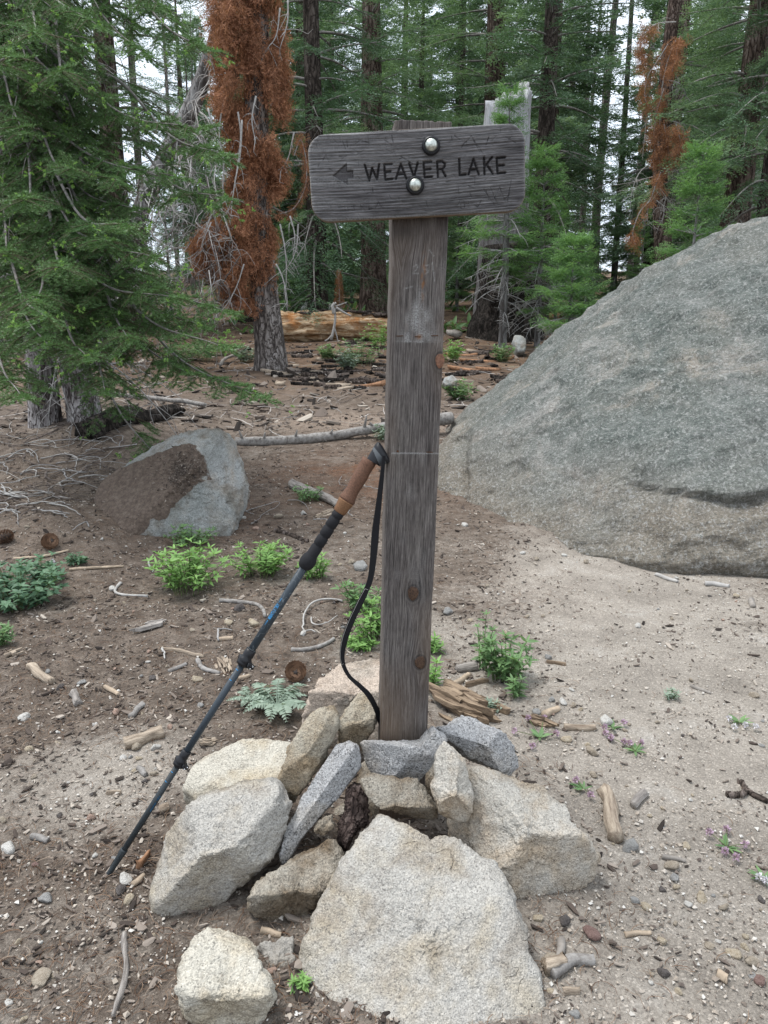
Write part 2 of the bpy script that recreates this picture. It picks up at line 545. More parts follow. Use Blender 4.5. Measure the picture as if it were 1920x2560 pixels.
# big front slab
stone('largest flat grey slab leaning at the front of the stone pile', P(ZF, [(795, 1775), (830, 1750), (880, 1775), (935, 1812), (962, 1800), (990, 1798), (1015, 1806), (1080, 1850), (1125, 1915), (1135, 1960), (1145, 2050), (1172, 2100), (1195, 2212), (1215, 2400), (950, 2440), (730, 2400), (690, 2250), (640, 2110), (632, 2030), (660, 1975), (700, 1900), (735, 1840)]),
      (1053, 2330), 1.42, 56, .060, .10, GR_pale, planes=[(195, 20, .085), (60, 16, .10), (-25, 16, .10)], seed=1, sub=7, k=16, group=GRP, chips=12, chip=(.9, .985))
stone('big rounded warm-stained boulder at the right of the stone pile', P(ZF, [(1000, 1640), (1060, 1655), (1130, 1672), (1180, 1690), (1225, 1730), (1250, 1790), (1300, 1815), (1325, 1850), (1320, 1890), (1280, 1925), (1240, 1940), (1180, 1955), (1130, 1958), (1040, 1900), (980, 1830), (960, 1750)]),
      (1325, 2090), 1.67, 48, .11, .12, GR_warm, planes=[(-70, 48, .105), (60, 35, .12), (-20, 60, .27), (190, 40, .14)], seed=2, sub=7, k=7, group=GRP, rough=1.15, chips=8, chip=(.9, .97))
stone('big pale stone with a flat top facet at the left of the pile', P(ZF, [(350, 1790), (400, 1740), (450, 1712), (520, 1690), (580, 1682), (603, 1700), (622, 1740), (612, 1800), (590, 1850), (545, 1905), (480, 1960), (420, 1990), (370, 2008), (325, 2000), (308, 1960), (310, 1900), (325, 1850)]),
      (544, 2125), 1.62, 30, .10, .13, GR_pale, planes=[(98, 30, .088), (-70, 40, .085), (165, 52, .15), (-10, 48, .165)], seed=3, sub=7, k=10, group=GRP, chips=6, chip=(.92, .985))
stone('smooth yellowish rounded stone behind the big pale stone on the left', P(ZF, [(395, 1725), (420, 1660), (460, 1620), (520, 1588), (565, 1585), (625, 1596), (660, 1640), (640, 1720), (560, 1745), (470, 1760), (410, 1760)]),
      (615, 1925), 1.90, 50, .07, .10, GR_cream, planes=[(90, 30, .075)], seed=4, k=6, group=GRP, chips=3, rough=.7)
stone('tall yellow-brown stone leaning right between the left stones', P(ZC, [(205, 190), (250, 135), (300, 112), (350, 112), (372, 140), (375, 190), (355, 250), (310, 350), (260, 430), (210, 500), (165, 550), (140, 550), (100, 500), (80, 470), (110, 390), (140, 300), (170, 240)]),
      (767, 1883), 1.83, 34, .07, .08, GR_tan, planes=[(150, 35, .06), (-30, 45, .075), (-100, 30, .075)], seed=5, k=8, group=GRP)
stone('upright mottled tan stone against the left side of the post', P(ZC, [(378, 180), (400, 120), (440, 75), (495, 40), (540, 80), (553, 140), (545, 190), (510, 260), (460, 310), (410, 340), (380, 345), (365, 310), (372, 250)]),
      (895, 1806), 1.96, 30, .06, .06, GR_tan, planes=[(80, 30, .06), (-60, 40, .06)], seed=6, k=8, group=GRP)
stone('pinkish coarse stone at the back of the pile behind the post', P(ZF, [(650, 1550), (660, 1525), (690, 1460), (730, 1420), (790, 1402), (825, 1404), (870, 1420), (900, 1500), (870, 1600), (740, 1630), (650, 1610)]),
      (880, 1740), 2.26, 42, .09, .12, GR_pink, planes=[(85, 42, .085), (-80, 30, .085)], seed=7, k=7, group=GRP, rough=1.5)
stone('long pointed light grey stone slanting down to the left', P(ZC, [(420, 270), (470, 300), (482, 380), (430, 450), (370, 530), (290, 620), (200, 720), (150, 810), (117, 858), (104, 842), (110, 780), (130, 680), (180, 590), (230, 480), (310, 370), (360, 290)]),
      (795, 1998), 1.76, 36, .04, .05, GR_grey, planes=[(-35, 38, .036), (140, 20, .045)], seed=8, k=26, group=GRP, chips=3, chip=(.93, .99), rough=.55, sub=7)
stone('grey notched stone with a raised horn right in front of the post', P(ZC, [(465, 300), (480, 287), (560, 284), (640, 287), (738, 287), (772, 245), (783, 222), (805, 210), (832, 238), (860, 252), (850, 290), (800, 360), (780, 395), (740, 470), (640, 465), (560, 460), (512, 430), (490, 385)]),
      tuple(P(ZC, [(700, 395)])[0]), 1.835, 20, .045, .055, GR_grey, planes=[(-90, 30, .05), (180, 40, .11)], seed=9, k=26, group=GRP, chips=2, chip=(.95, .99), rough=.5, sub=7)
stone('flat brown wedge stone lying under the notched grey stone', P(ZC, [(455, 468), (480, 452), (540, 456), (640, 466), (735, 473), (780, 530), (810, 590), (820, 640), (800, 652), (740, 650), (640, 610), (560, 580), (510, 540), (470, 500)]),
      (990, 2008), 1.715, 14, .06, .06, GR_brown, planes=[(80, 34, .03), (-80, 40, .055)], seed=10, k=16, group=GRP, chips=4)
stone('tan upright stone wedged to the right of the post', P(ZC, [(800, 420), (810, 340), (850, 275), (890, 310), (950, 370), (970, 430), (990, 520), (985, 600), (975, 670), (940, 700), (890, 680), (830, 620), (815, 560), (800, 480)]),
      (1134, 1977), 1.695, 26, .06, .06, GR_warm, planes=[(150, 28, .055), (-90, 48, .085), (10, 50, .07)], seed=11, k=9, group=GRP, chips=6)
stone('angular grey stone at the back right of the pile bridging a dark hole', P(ZC, [(795, 215), (860, 203), (930, 155), (990, 170), (1060, 210), (1140, 240), (1190, 320), (1232, 445), (1130, 432), (1040, 390), (930, 340), (880, 290), (840, 260)]),
      (1200, 1858), 1.97, 34, .07, .07, GR_grey, planes=[(75, 30, .055), (-110, 38, .06), (-10, 45, .10)], seed=12, k=18, group=GRP, chips=5, chip=(.92, .98))
stone('low rough stone tucked between the big pale stone and the front slab', P(ZF, [(525, 1950), (560, 1900), (620, 1862), (680, 1825), (720, 1800), (745, 1840), (735, 1890), (700, 1930), (660, 1990), (640, 2015), (590, 2010), (545, 1985)]),
      (741, 2222), 1.57, 36, .08, .09, GR_brown, planes=[(70, 32, .07), (-80, 50, .085)], seed=13, k=9, group=GRP, rough=1.3)
stone('small dark stone in the gap below the long pointed stone', P(ZC, [(255, 680), (300, 620), (340, 605), (360, 655), (310, 700)]),
      (812, 2066), 1.72, 30, .04, .05, GR_brown, seed=14, k=8, group=GRP, sub=5)
stone('rounded cream boulder standing alone in front of the pile', P(ZF, [(380, 2110), (385, 2060), (400, 2025), (435, 2001), (490, 2008), (550, 2060), (590, 2120), (597, 2150), (570, 2200), (565, 2260), (480, 2290), (410, 2240), (382, 2180)]),
      (561, 2470), 1.30, 40, .10, .12, GR_cream, planes=[(85, 40, .10), (-85, 50, .12)], seed=16, k=3.6, sub=6, chips=3, rough=1.1)
stone('small flat grey stone bedded in the dirt beside the front slab', P(ZF, [(553, 2048), (570, 2037), (632, 2030), (645, 2080), (628, 2102), (580, 2092)]),
      (694, 2388), 1.45, 62, .025, .05, GR_flat, seed=17, k=14, sub=5, chips=3)
# hidden filler of the cairn (seen only as dark stone in the gaps)
stone('dark stone deep inside the pile behind the notched grey stone', P(ZC, [(500, 330), (800, 330), (860, 520), (700, 600), (420, 560)]), (1010, 1960), 2.06, 40, .05, .08, GR_brown, seed=18, k=6, sub=5, group=GRP)

# half-buried grey rock in the middle distance
LICH = granite('lichen_granite', (.40, .405, .39), (.38, .335, .28), (.06, .06, .06), .8, .45, lichen=(.30, .315, .30), speck=.6, stain=.7, bumpd=.008)
hb = stone('grey pointed rock half buried in needles at the left', P(ZF, [(455, 906), (478, 907), (492, 918), (506, 950), (520, 1000), (521, 1040), (503, 1100), (490, 1150), (440, 1178), (370, 1180), (290, 1172), (215, 1130), (165, 1070), (190, 1028), (260, 978), (330, 943), (405, 914)]),
      (470, 1195), 5.0, 34, .20, .30, LICH, planes=[(5, 58, .26), (150, 30, .17), (95, 40, .33), (-60, 34, .26)], seed=20, k=14, sub=7, rough=1.4, chips=6)
def drift():
    """soil and needles that have gathered on the middle of the half-buried rock"""
    me = hb.data; n = len(me.vertices); co = np.empty(n * 3, np.float32); me.vertices.foreach_get('co', co); co = co.reshape(-1, 3).astype(float) + np.array(hb.location)
    d = co - EYE; f = d[:, 1] * CP - d[:, 2] * SP; px = 960 + FPX * d[:, 0] / f; py = 1280 - FPX * (d[:, 1] * SP + d[:, 2] * CP) / f
    wob = 26 * pn(np.stack([px * .018, py * .018, 0 * px], 1), 95) + 9 * pn(np.stack([px * .07, py * .07, 0 * px], 1), 96)
    xs_ = np.interp(py + wob, np.array([960, 1000, 1040, 1090, 1130, 1180]) * 1.157, np.array([430, 452, 470, 400, 345, 300]) * 1.157)
    top_ = np.interp(px, np.array([180, 260, 330, 400, 470]) * 1.157, np.array([1052, 1006, 978, 958, 950]) * 1.157)
    m = np.clip((xs_ - px - wob) / 24, 0, 1) * np.clip((py - top_ - wob * .4) / 10, 0, 1)
    co2 = co - np.array(hb.location) + np.array((0, -.25, .7)) * (.022 * m)[:, None]
    me.vertices.foreach_set('co', co2.astype(np.float32).ravel()); me.update()
    at = me.attributes.new('soil', 'FLOAT', 'POINT'); at.data.foreach_set('value', m.astype(np.float32))
    t = LICH.copy(); t.name = 'lichen_granite_with_needles'; g = G(t.node_tree); c = g.coord()
    p = [q for q in t.node_tree.nodes if q.type == 'BSDF_PRINCIPLED'][0]; old = p.inputs['Base Color'].links[0].from_socket
    duff = g.ramp(g.noise(c, 30, 7, .85), [(.3, (.06, .045, .036)), (.5, (.14, .105, .083)), (.7, (.25, .20, .16))])
    t.node_tree.links.new(g.mix(g.ramp(g.math('ADD', g.attr('soil'), g.math('MULTIPLY', g.math('SUBTRACT', g.noise(c, 40, 4, .7), .5), .8)), [(.4, 0.0), (.6, 1.0)]), old, duff), p.inputs['Base Color'])
    me.materials[0] = t
    return (co2 + np.array(hb.location))[m > .85]
DRIFT = drift()

# ------------------------------------------------------------------ the great boulder on the right
def boulder():
    m, n, p, out = newmat('boulder_granite')
    g = G(n); c = g.coord()
    st = g.scale(c, (1.0, 1.0, 1.0))
    big = g.noise(st, .9, 6, .65, .4)
    lich = g.ramp(g.noise(st, 1.3, 9, .75, .8), [(.36, 0.0), (.46, .8), (.58, 1.0)])
    pale = g.ramp(g.noise(c, 4, 6, .7), [(.3, (.36, .355, .335)), (.7, (.50, .49, .46))])
    warm = (.43, .365, .285)
    base = g.mix(g.ramp(big, [(.46, 0.0), (.62, .7)]), pale, warm)
    base = g.mix(g.attr('warm'), base, g.ramp(g.noise(c, 6, 6, .7), [(.3, (.23, .185, .14)), (.7, (.42, .365, .295))]))
    green = g.ramp(g.noise(c, 7, 7, .75), [(.32, (.095, .118, .105)), (.5, (.165, .19, .172)), (.7, (.28, .30, .277))])
    base = g.mix(g.math('MULTIPLY', lich, g.math('SUBTRACT', 1.0, g.math('MULTIPLY', g.attr('warm'), .75))), base, green)
    flake = g.noise(g.scale(c, (1.6, 1, 1.2)), 24, 8, .82, .5)
    base = g.mix(g.ramp(flake, [(.52, 0.0), (.62, .8)]), base, (.58, .575, .55))
    base = g.mix(g.ramp(g.noise(g.scale(c, (1, 1, 1.3)), 55, 5, .85), [(.55, 0.0), (.63, .85)]), base, (.60, .59, .56))
    base = g.mix(g.ramp(g.noise(g.scale(c, (1, 1, 1.3)), 48, 5, .85), [(.36, .8), (.45, 0.0)]), base, (.07, .08, .07))
    base = g.mix(g.ramp(g.noise(g.scale(c, (1.5, 1, 1.2)), 17, 8, .82, .5), [(.33, .8), (.44, 0.0)]), base, (.10, .105, .095))
    v = g.sep(g.vor(c, 120, 'F1', 'Color'))[0]
    base = g.mix(.45, base, g.mix(1.0, base, g.ramp(v, [(0, .5), (.5, 1.0), (1, 1.5)]), 'MULTIPLY'))
    n.links.new(base, p.inputs['Base Color'])
    p.inputs['Roughness'].default_value = .92
    p.inputs['Specular IOR Level'].default_value = .15
    b = g.bump(g.noise(c, 11, 9, .76), 1.0, .085)
    b = g.bump(g.noise(c, 60, 5, .75), 1.0, .022, b)
    n.links.new(b, p.inputs['Normal'])

    C = np.array((3.75, 7.5))
    plan = np.array([(.56, 8.9), (.40, 7.6), (.37, 6.5), (.48, 5.8), (.85, 5.05), (1.2, 4.55), (1.65, 4.2), (2.1, 4.08), (3.2, 4.0), (4.4, 4.2), (6.4, 5.2), (7.2, 7.5), (6.4, 10.5), (3.6, 11.4), (1.5, 10.6)]) - C
    nth, nt = 540, 190
    th = np.linspace(-np.pi, np.pi, nth, endpoint=False)
    # denser towards the camera side
    th = th + .45 * np.sin(th + np.pi / 2 + .5) * 0
    Rb = polar_r(plan, th)
    for _ in range(6): Rb = (np.roll(Rb, 1) + Rb * 2 + np.roll(Rb, -1)) / 4
    t = np.linspace(0, 1, nt)
    T, TH = np.meshgrid(t, th, indexing='ij')
    RB = np.broadcast_to(Rb, T.shape)
    wx = np.cos(TH); wy = np.sin(TH)
    front = np.clip((-wy * .9 + wx * .35 - .35) / .5, 0, 1)          # 1 on the side facing the camera
    wall = .08 + .38 * front
    H = 2.31
    a = np.clip(T / .26, 0, 1)
    s = np.clip((T - .26) / .74, 0, 1)
    rho_w = .955 + .045 * np.sin(np.clip(a / .6, 0, 1) * np.pi / 2) - .035 * np.clip((a - .6) / .4, 0, 1)
    rho = np.where(T < .26, rho_w, (1 - s) * .965)
    z = np.where(T < .26, -.25 + (wall + .25) * a, wall + (H - wall) * (1 - (1 - s) ** 1.5))
    X = C[0] + RB * rho * wx; Y = C[1] + RB * rho * wy
    V = np.stack([X.ravel(), Y.ravel(), z.ravel()], 1)
    out_n = unit(np.stack([wx.ravel(), wy.ravel(), (.25 + 1.2 * s.ravel())], 1))
    # exfoliation ledge on the camera side: a lower sheet standing proud
    led_z = .50 + .10 * np.sin(V[:, 0] * 2.1 + 1.0) + .06 * pn(np.stack([V[:, 0] * 3, V[:, 0] * 0, V[:, 0] * 0], 1), 3)
    on = front.ravel() * np.clip((V[:, 0] - 1.38) / .22, 0, 1)
    step = 1 / (1 + np.exp((V[:, 2] - led_z) / .012))
    groove = np.exp(-((V[:, 2] - led_z - .02) / .026) ** 2)
    sc = np.array((1, 1, 1.25))
    disp = .10 * fbm(V * .55 * sc, 3, 31) + .035 * fbm(V * 2.2 * sc, 3, 33, .55) - .03 * np.abs(pn(V * 3.5 * sc, 35)) + .020 * fbm(V * 7.0, 4, 36, .6) + .006 * fbm(V * 36, 2, 38)
    under = np.where(V[:, 2] < led_z, np.exp(-np.maximum(led_z - V[:, 2], 0) / .13), np.exp(-np.maximum(V[:, 2] - led_z, 0) / .008))
    disp = disp + on * (.05 - .17 * under * (V[:, 2] < led_z + .02))
    # slanting crack near the left foot
    ck = (V[:, 0] - .80) + (V[:, 2] - .45) * -.55
    disp = disp - .06 * np.exp(-(ck / .02) ** 2) * (V[:, 2] < .75) * (V[:, 1] < 7) * np.clip((.75 - V[:, 2]) / .2, 0, 1)
    ck2 = (V[:, 2] - .93 - .25 * (V[:, 0] - 1.6) + .07 * np.sin(V[:, 0] * 6))
    disp = disp - .03 * np.exp(-(ck2 / .014) ** 2) * np.clip(1 - np.abs(V[:, 0] - 1.9) / .45, 0, 1) * (V[:, 1] < 6.5)
    V = V + out_n * disp[:, None]
    warmv = np.clip(1.1 - V[:, 2] / .62, 0, 1) + .9 * on * step + .5 * np.clip((.9 - V[:, 0]) / .5, 0, 1) * np.clip(1 - V[:, 2] / 1.2, 0, 1)
    warmv = np.clip(warmv + .35 * pn(V * 1.7, 40), 0, 1)
    i = np.arange(nt - 1)[:, None] * nth; j = np.arange(nth)[None]; j2 = (j + 1) % nth
    F = np.stack([i + j, i + j2, i + nth + j2, i + nth + j], -1).reshape(-1, 4)
    o = mk('boulder', V - np.array((*C, 0)), F, m, loc=(*C, 0), attrs={'warm': warmv})
    tag(o, 'huge rounded grey-green granite boulder filling the right side', 'boulder')
boulder()
# ------------------------------------------------------------------ signpost
def wood_material(name, dark, mid, light, tint=None, horizontal=False):
    """weathered sawn timber; attribute `grain` runs across the fibres (bent round knots), `along` along them"""
    m, n, p, out = newmat(name)
    g = G(n)
    gr = g.attr('grain'); al = g.attr('along')
    v = g.comb(g.math('MULTIPLY', gr, 1.0), g.math('MULTIPLY', al, .035), 0.0)
    rings = g.noise(v, 300, 3, .6)
    fine = g.noise(g.comb(gr, g.math('MULTIPLY', al, .06), 3.0), 900, 3, .7)
    blot = g.noise(g.comb(g.math('MULTIPLY', gr, 1.0), g.math('MULTIPLY', al, .30), 7.0), 16, 5, .65)
    f = g.math('ADD', g.math('MULTIPLY', rings, .62), g.math('MULTIPLY', fine, .38))
    base = g.ramp(f, [(.36, dark), (.5, mid), (.66, light)])
    base = g.mix(g.ramp(blot, [(.34, .65), (.62, 0.0)]), base, g.mix(1.0, base, (.55, .53, .56), 'MULTIPLY'))
    if tint:
        base = g.mix(g.attr('warm'), base, g.mix(.6, base, tint))
    dk = g.attr('dark')
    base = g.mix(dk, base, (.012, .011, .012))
    pl = g.attr('pale')
    base = g.mix(g.math('MULTIPLY', pl, g.ramp(g.noise(g.comb(gr, al, 1.0), 260, 4, .7), [(.4, .15), (.62, .8)])), base, (.42, .42, .41))
    ru = g.attr('rustv')
    base = g.mix(ru, base, (.24, .10, .03))
    n.links.new(base, p.inputs['Base Color'])
    p.inputs['Roughness'].default_value = .88
    p.inputs['Specular IOR Level'].default_value = .15
    b = g.bump(rings, .8, .0022)
    b = g.bump(fine, .55, .0008, b)
    n.links.new(b, p.inputs['Normal'])
    return m

W_board = wood_material('weathered_board', (.044, .042, .042), (.138, .132, .131), (.31, .30, .30))
W_post = wood_material('weathered_post', (.042, .037, .035), (.125, .111, .102), (.245, .222, .205), tint=(.20, .135, .085))
W_edge = plain('board_edge_wood', (.17, .125, .085), .9, nz=.4, nsc=80)
W_knot = plain('knot_wood', (.070, .040, .025), .7, nz=.5, nsc=220)
W_knot_red = plain('red_knot_wood', (.19, .095, .06), .7, nz=.35, nsc=220)
RUST = plain('rusty_steel', (.10, .045, .022), .8, .3, nz=.5, nsc=400)
ZINC = plain('galvanised_bolt', (.50, .52, .47), .42, 1.0, nz=.3, nsc=220)
BLACKP = plain('black_washer', (.012, .012, .014), .45)
ROUTED = plain('routed_dark_wood', (.018, .016, .016), .9)
ROUTED_P = plain('routed_grey_wood', (.070, .065, .067), .9, nz=.3, nsc=200)

YP = 1.93                                        # plane of the post's face
sp = empty('signpost', (0, 0, 0), 'weathered wooden signpost with a rounded board reading WEAVER LAKE and a left arrow', 'signpost')
foot = at_y(1010, 1850, YP); head = at_y(1052, 545, YP)
ax = unit(head - foot)
top = at_y(1059, 302, YP)
t_top = float((top - foot) @ ax)
base0 = foot - ax * .36                           # sunk between the stones
L = t_top + .36
POST_W, POST_D = .1315, .088
side = unit(np.cross(ax, (0, 1.0, 0)))           # to the right
bk = np.cross(ax, side)                           # away from camera
if side[0] < 0: side = -side
bk = unit(np.array((0, 1.0, 0)) - ax * ax[1])
yawp = R(5)
side, bk = side * math.cos(yawp) - bk * math.sin(yawp) * -1, bk * math.cos(yawp) - side * math.sin(yawp)

def post_local(px, py):
    """photograph pixel -> (across, along) on the post's face"""
    q = at_y(px, py, YP) - base0
    return float(q @ side), float(q @ ax)

knots = [(post_local(*PX((900, 540, .2712), [(740, 1335)])[0]), .0115, .018),
         (post_local(*PX((880, 1100, .3616), [(423, 1060)])[0]), .0145, .020),
         (post_local(*PX((880, 1100, .3616), [(472, 1542)])[0]), .0145, .019)]
bigknot = (post_local(*PX((900, 540, .2712), [(390, 150)])[0]), .03, .022)

def post():
    ns, nl = 58, 620
    s = np.linspace(-POST_W / 2, POST_W / 2, ns); l = np.linspace(0, L, nl)
    Sg, Lg = np.meshgrid(s, l)
    sv, lv = Sg.ravel(), Lg.ravel()
    grain = sv + .006 * np.sin(lv * 2.3 + 1) + .004 * pn(xy0(sv * 4, lv * 1.2), 50)
    ringd = np.zeros_like(sv)
    for (c, rx, ry) in knots + [bigknot]:
        dx, dy = sv - c[0], lv - c[1]
        near = np.exp(-(dy / (ry * 2.6)) ** 2) * np.exp(-np.abs(dx) / .035)
        grain = grain - np.sign(dx) * near * rx * .95
        ringd += np.exp(-(((dx / rx) ** 2 + (dy / ry) ** 2) ** .5 - 1.15) ** 2 / .06) * .0006
    # worn ridges of the hard grain and slanting saw marks
    q = np.stack([grain * 260, lv * 1.5, 0 * lv], 1)
    h = .0011 * pn(q, 51) + .0006 * pn(np.stack([grain * 620, lv * 3, 0 * lv], 1), 52)
    saw = np.sin((lv * 1.0 - sv * 1.15) * 2 * np.pi / .0105 + 1.5 * pn(xy0(sv * 12, lv * 6), 54))
    h += .00045 * saw * np.clip(1.0 - (sv + .02) / .05, 0, 1) * np.clip(.5 + pn(xy0(sv * 9, lv * 3), 55), 0, 1.2)
    h -= ringd
    # the long crack beside the middle knot
    c = knots[1][0]
    cx = c[0] + .019 + .006 * np.cos((lv - c[1]) / .05 * 1.4) - .006
    crack = np.exp(-((sv - cx) / .0011) ** 2) * np.exp(-((lv - c[1] - .005) / .05) ** 4)
    h -= .004 * crack
    edge = np.minimum(POST_W / 2 - np.abs(sv), .004) / .004
    wob = .0016 * pn(xy0(np.sign(sv) * 3, lv * 9), 56) * (edge < 1)
    h -= .004 * (1 - np.sqrt(np.clip(edge * (2 - edge), 0, 1)))
    dark = .85 * crack
    dark += .32 * np.clip(pn(np.stack([grain * 200, lv * .9, 0 * lv + 3], 1), 57) - .25, 0, 1)
    dark += .42 * np.exp(-((lv - (L - .175)) / .055) ** 2)                       # darker band just under the board
    dark += .45 * np.exp(-(((sv - bigknot[0][0]) / .034) ** 2 + ((lv - bigknot[0][1]) / .022) ** 2))
    for (c2, rx, ry) in knots:
        rq = (((sv - c2[0]) / rx) ** 2 + ((lv - c2[1]) / ry) ** 2) ** .5
        dark += .55 * np.exp(-((rq - 1.12) / .16) ** 2) + .22 * np.exp(-((rq - 1.7) / .12) ** 2)
    s1 = post_local(*PX((900, 540, .2712), [(520, 1165)])[0]); s2 = post_local(*PX((880, 1100, .3616), [(420, 95)])[0])
    tri = np.clip(1 - np.abs(sv - s1[0] - .004) / np.maximum(.062 - (lv - s1[1]) * .38, .004), 0, 1) * (lv > s1[1]) * np.clip((s1[1] + .155 - lv) / .10, 0, 1)
    pale = np.clip(tri * 1.6, 0, .95) * np.clip(.55 + .8 * pn(xy0(sv * 60, lv * 40), 58), 0.1, 1)
    pale += .9 * np.exp(-((lv - s2[1] - .0012) / .0016) ** 2) * (sv > -.055) + .6 * np.exp(-((lv - s1[1]) / .0012) ** 2) * (sv < .025) * (sv > -.05)
    pale += .45 * np.clip(pn(xy0(sv * 25, lv * 14), 59) - .35, 0, 1)
    warm = np.clip((.62 - lv) / .35, 0, 1) * np.clip(.75 - sv / .09, .15, 1) + .6 * np.clip(pn(xy0(sv * 10, lv * 3.5), 60), 0, 1)
    r0 = post_local(*PX((900, 540, .2712), [(585, 560)])[0])
    rust = .75 * np.exp(-((sv - r0[0]) / .0055) ** 2 - ((lv - r0[1]) / .045) ** 2) * np.clip(.4 + pn(xy0(sv * 160, lv * 60), 61) * 1.6, 0, 1)
    rs = post_local(*PX((900, 540, .2712), [(545, 1115)])[0])
    rust += .8 * np.exp(-((sv - rs[0]) / .006) ** 2 - ((lv - rs[1]) / .005) ** 2)
    # scratched number near the top: 25
    def seg(a, b, wd=.0012):
        a = np.array(post_local(*PX((900, 540, .2712), [a])[0])); b = np.array(post_local(*PX((900, 540, .2712), [b])[0]))
        d = b - a; tt = np.clip(((sv - a[0]) * d[0] + (lv - a[1]) * d[1]) / (d @ d), 0, 1)
        return np.exp(-(np.hypot(sv - a[0] - tt * d[0], lv - a[1] - tt * d[1]) / wd) ** 2)
    num = 0
    for a, b in [((490, 470), (520, 448)), ((520, 448), (535, 470)), ((535, 470), (488, 532)), ((488, 532), (540, 530)),
                 ((628, 455), (590, 458)), ((590, 458), (588, 488)), ((588, 488), (622, 490)), ((622, 490), (630, 515)), ((630, 515), (600, 535)), ((400, 672), (480, 650)), ((668, 430), (690, 600)), ((640, 310), (685, 370))]:
        num = np.maximum(num, seg(a, b))
    pale = np.clip(pale + .75 * num, 0, 1)
    h -= .0008 * num
    V = base0 + side * (sv + wob)[:, None] + ax * lv[:, None] - bk * h[:, None]
    # ragged sawn top
    topl = (lv > L - 1e-6)
    V[topl] += ax * (.004 * pn(xy0(sv[topl] * 90, 0 * sv[topl]), 62))[:, None]
    i = np.arange(nl - 1)[:, None] * ns; j = np.arange(ns - 1)[None]
    F = np.stack([i + j, i + j + 1, i + ns + j + 1, i + ns + j], -1).reshape(-1, 4)
    nv = len(V)
    # sides, back and top: rings joined to the face
    Lf = np.arange(nl) * ns; Rt = Lf + ns - 1
    back = V[np.concatenate([Lf, Rt])] + bk * POST_D
    bump_s = .0015 * pn(np.stack([np.repeat([0., 5.], nl), np.tile(l, 2) * 30, np.zeros(2 * nl)], 1), 63)
    back = back + side * bump_s[:, None]
    V = np.concatenate([V, back])
    bl = nv + np.arange(nl); br = nv + nl + np.arange(nl)
    F2 = [np.stack([Lf[1:], bl[1:], bl[:-1], Lf[:-1]], 1), np.stack([Rt[:-1], br[:-1], br[1:], Rt[1:]], 1), np.stack([br[:-1], bl[:-1], bl[1:], br[1:]], 1)]
    tj = (nl - 1) * ns + np.arange(ns - 1)
    # top cap as a strip from the front edge to the back edge
    tb = len(V); tv = V[(nl - 1) * ns + np.arange(ns)] + bk * POST_D
    V = np.concatenate([V, tv])
    F2.append(np.stack([tj, tj + 1, tb + np.arange(1, ns), tb + np.arange(ns - 1)], 1))
    F = np.concatenate([F] + F2)
    ext = lambda a, fill: np.concatenate([a, np.full(len(V) - len(a), fill)])
    sg = np.concatenate([grain, np.full(2 * nl, 0), s]); sg[nv:nv + 2 * nl] = np.repeat([POST_W / 2 + .05, POST_W / 2 + .09], nl)
    al = np.concatenate([lv, l, l, np.full(ns, L + .09)])
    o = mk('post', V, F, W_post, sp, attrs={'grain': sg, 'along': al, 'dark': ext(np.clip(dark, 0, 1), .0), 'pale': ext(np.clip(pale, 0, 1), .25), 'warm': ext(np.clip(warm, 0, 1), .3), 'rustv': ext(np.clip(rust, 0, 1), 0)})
    return o
post_o = post()
tag(post_o, 'grey-brown weathered post')

def disc(c2, rx, ry, thick, mat, name, lab=None, ns=22, dome=.5):
    """oval button on the post's face"""
    a = np.arange(ns) * 2 * np.pi / ns
    V = [base0 + side * c2[0] + ax * c2[1] - bk * (thick)]
    rings = [(1.0, 0), (.97, .6), (.7, .9), (.3, 1)]
    for rr, hh in rings:
        wob = 1 + .06 * np.sin(a * 3 + c2[1] * 40) + .03 * np.sin(a * 7 + 1)
        V += list(base0 + side * (c2[0] + rx * rr * np.cos(a) * wob)[:, None] + ax * (c2[1] + ry * rr * np.sin(a) * wob)[:, None] - bk * (thick * hh - .0012 * (hh == 0)))
    F = []
    for r in range(len(rings) - 1):
        for k in range(ns):
            F.append((1 + r * ns + k, 1 + r * ns + (k + 1) % ns, 1 + (r + 1) * ns + (k + 1) % ns, 1 + (r + 1) * ns + k))
    for k in range(ns):
        F.append((1 + (len(rings) - 1) * ns + k, 1 + (len(rings) - 1) * ns + (k + 1) % ns, 0, 0))
    F = np.array(F); t3 = np.concatenate([F[:-ns][:, [0, 1, 2]], F[:-ns][:, [0, 2, 3]], F[-ns:, :3]])
    return tag(mk(name, np.array(V), t3, mat, post_o), lab)
for i, (c2, rx, ry) in enumerate(knots):
    disc(c2, rx, ry, .0018, (W_knot_red, W_knot, W_knot)[i], 'knot', ('reddish knot at the right edge of the post', 'brown knot halfway up the lower post beside a crack', 'dark brown cracked knot near the foot of the post')[i])
# staples left in the post
def staple(a, b, zone):
    pa = post_local(*PX(zone, [a])[0]); pb = post_local(*PX(zone, [b])[0])
    f = lambda q, o: base0 + side * q[0] + ax * q[1] - bk * o
    V, F = tube([f(pa, -.004), f(pa, .0022), f(pb, .0022), f(pb, -.004)], .0011, 6)
    mk('staple', V, F, RUST, post_o)
zz = (900, 540, .2712)
staple((335, 1106), (395, 1104), zz); staple((505, 1112), (560, 1112), zz); staple((660, 1104), (720, 1102), zz)
zz = (880, 1100, .3616)
staple((515, 84), (560, 86), zz)
cn2 = post_local(*PX(zz, [(315, 76)])[0])
disc(cn2, .003, .003, .0012, RUST, 'nail')

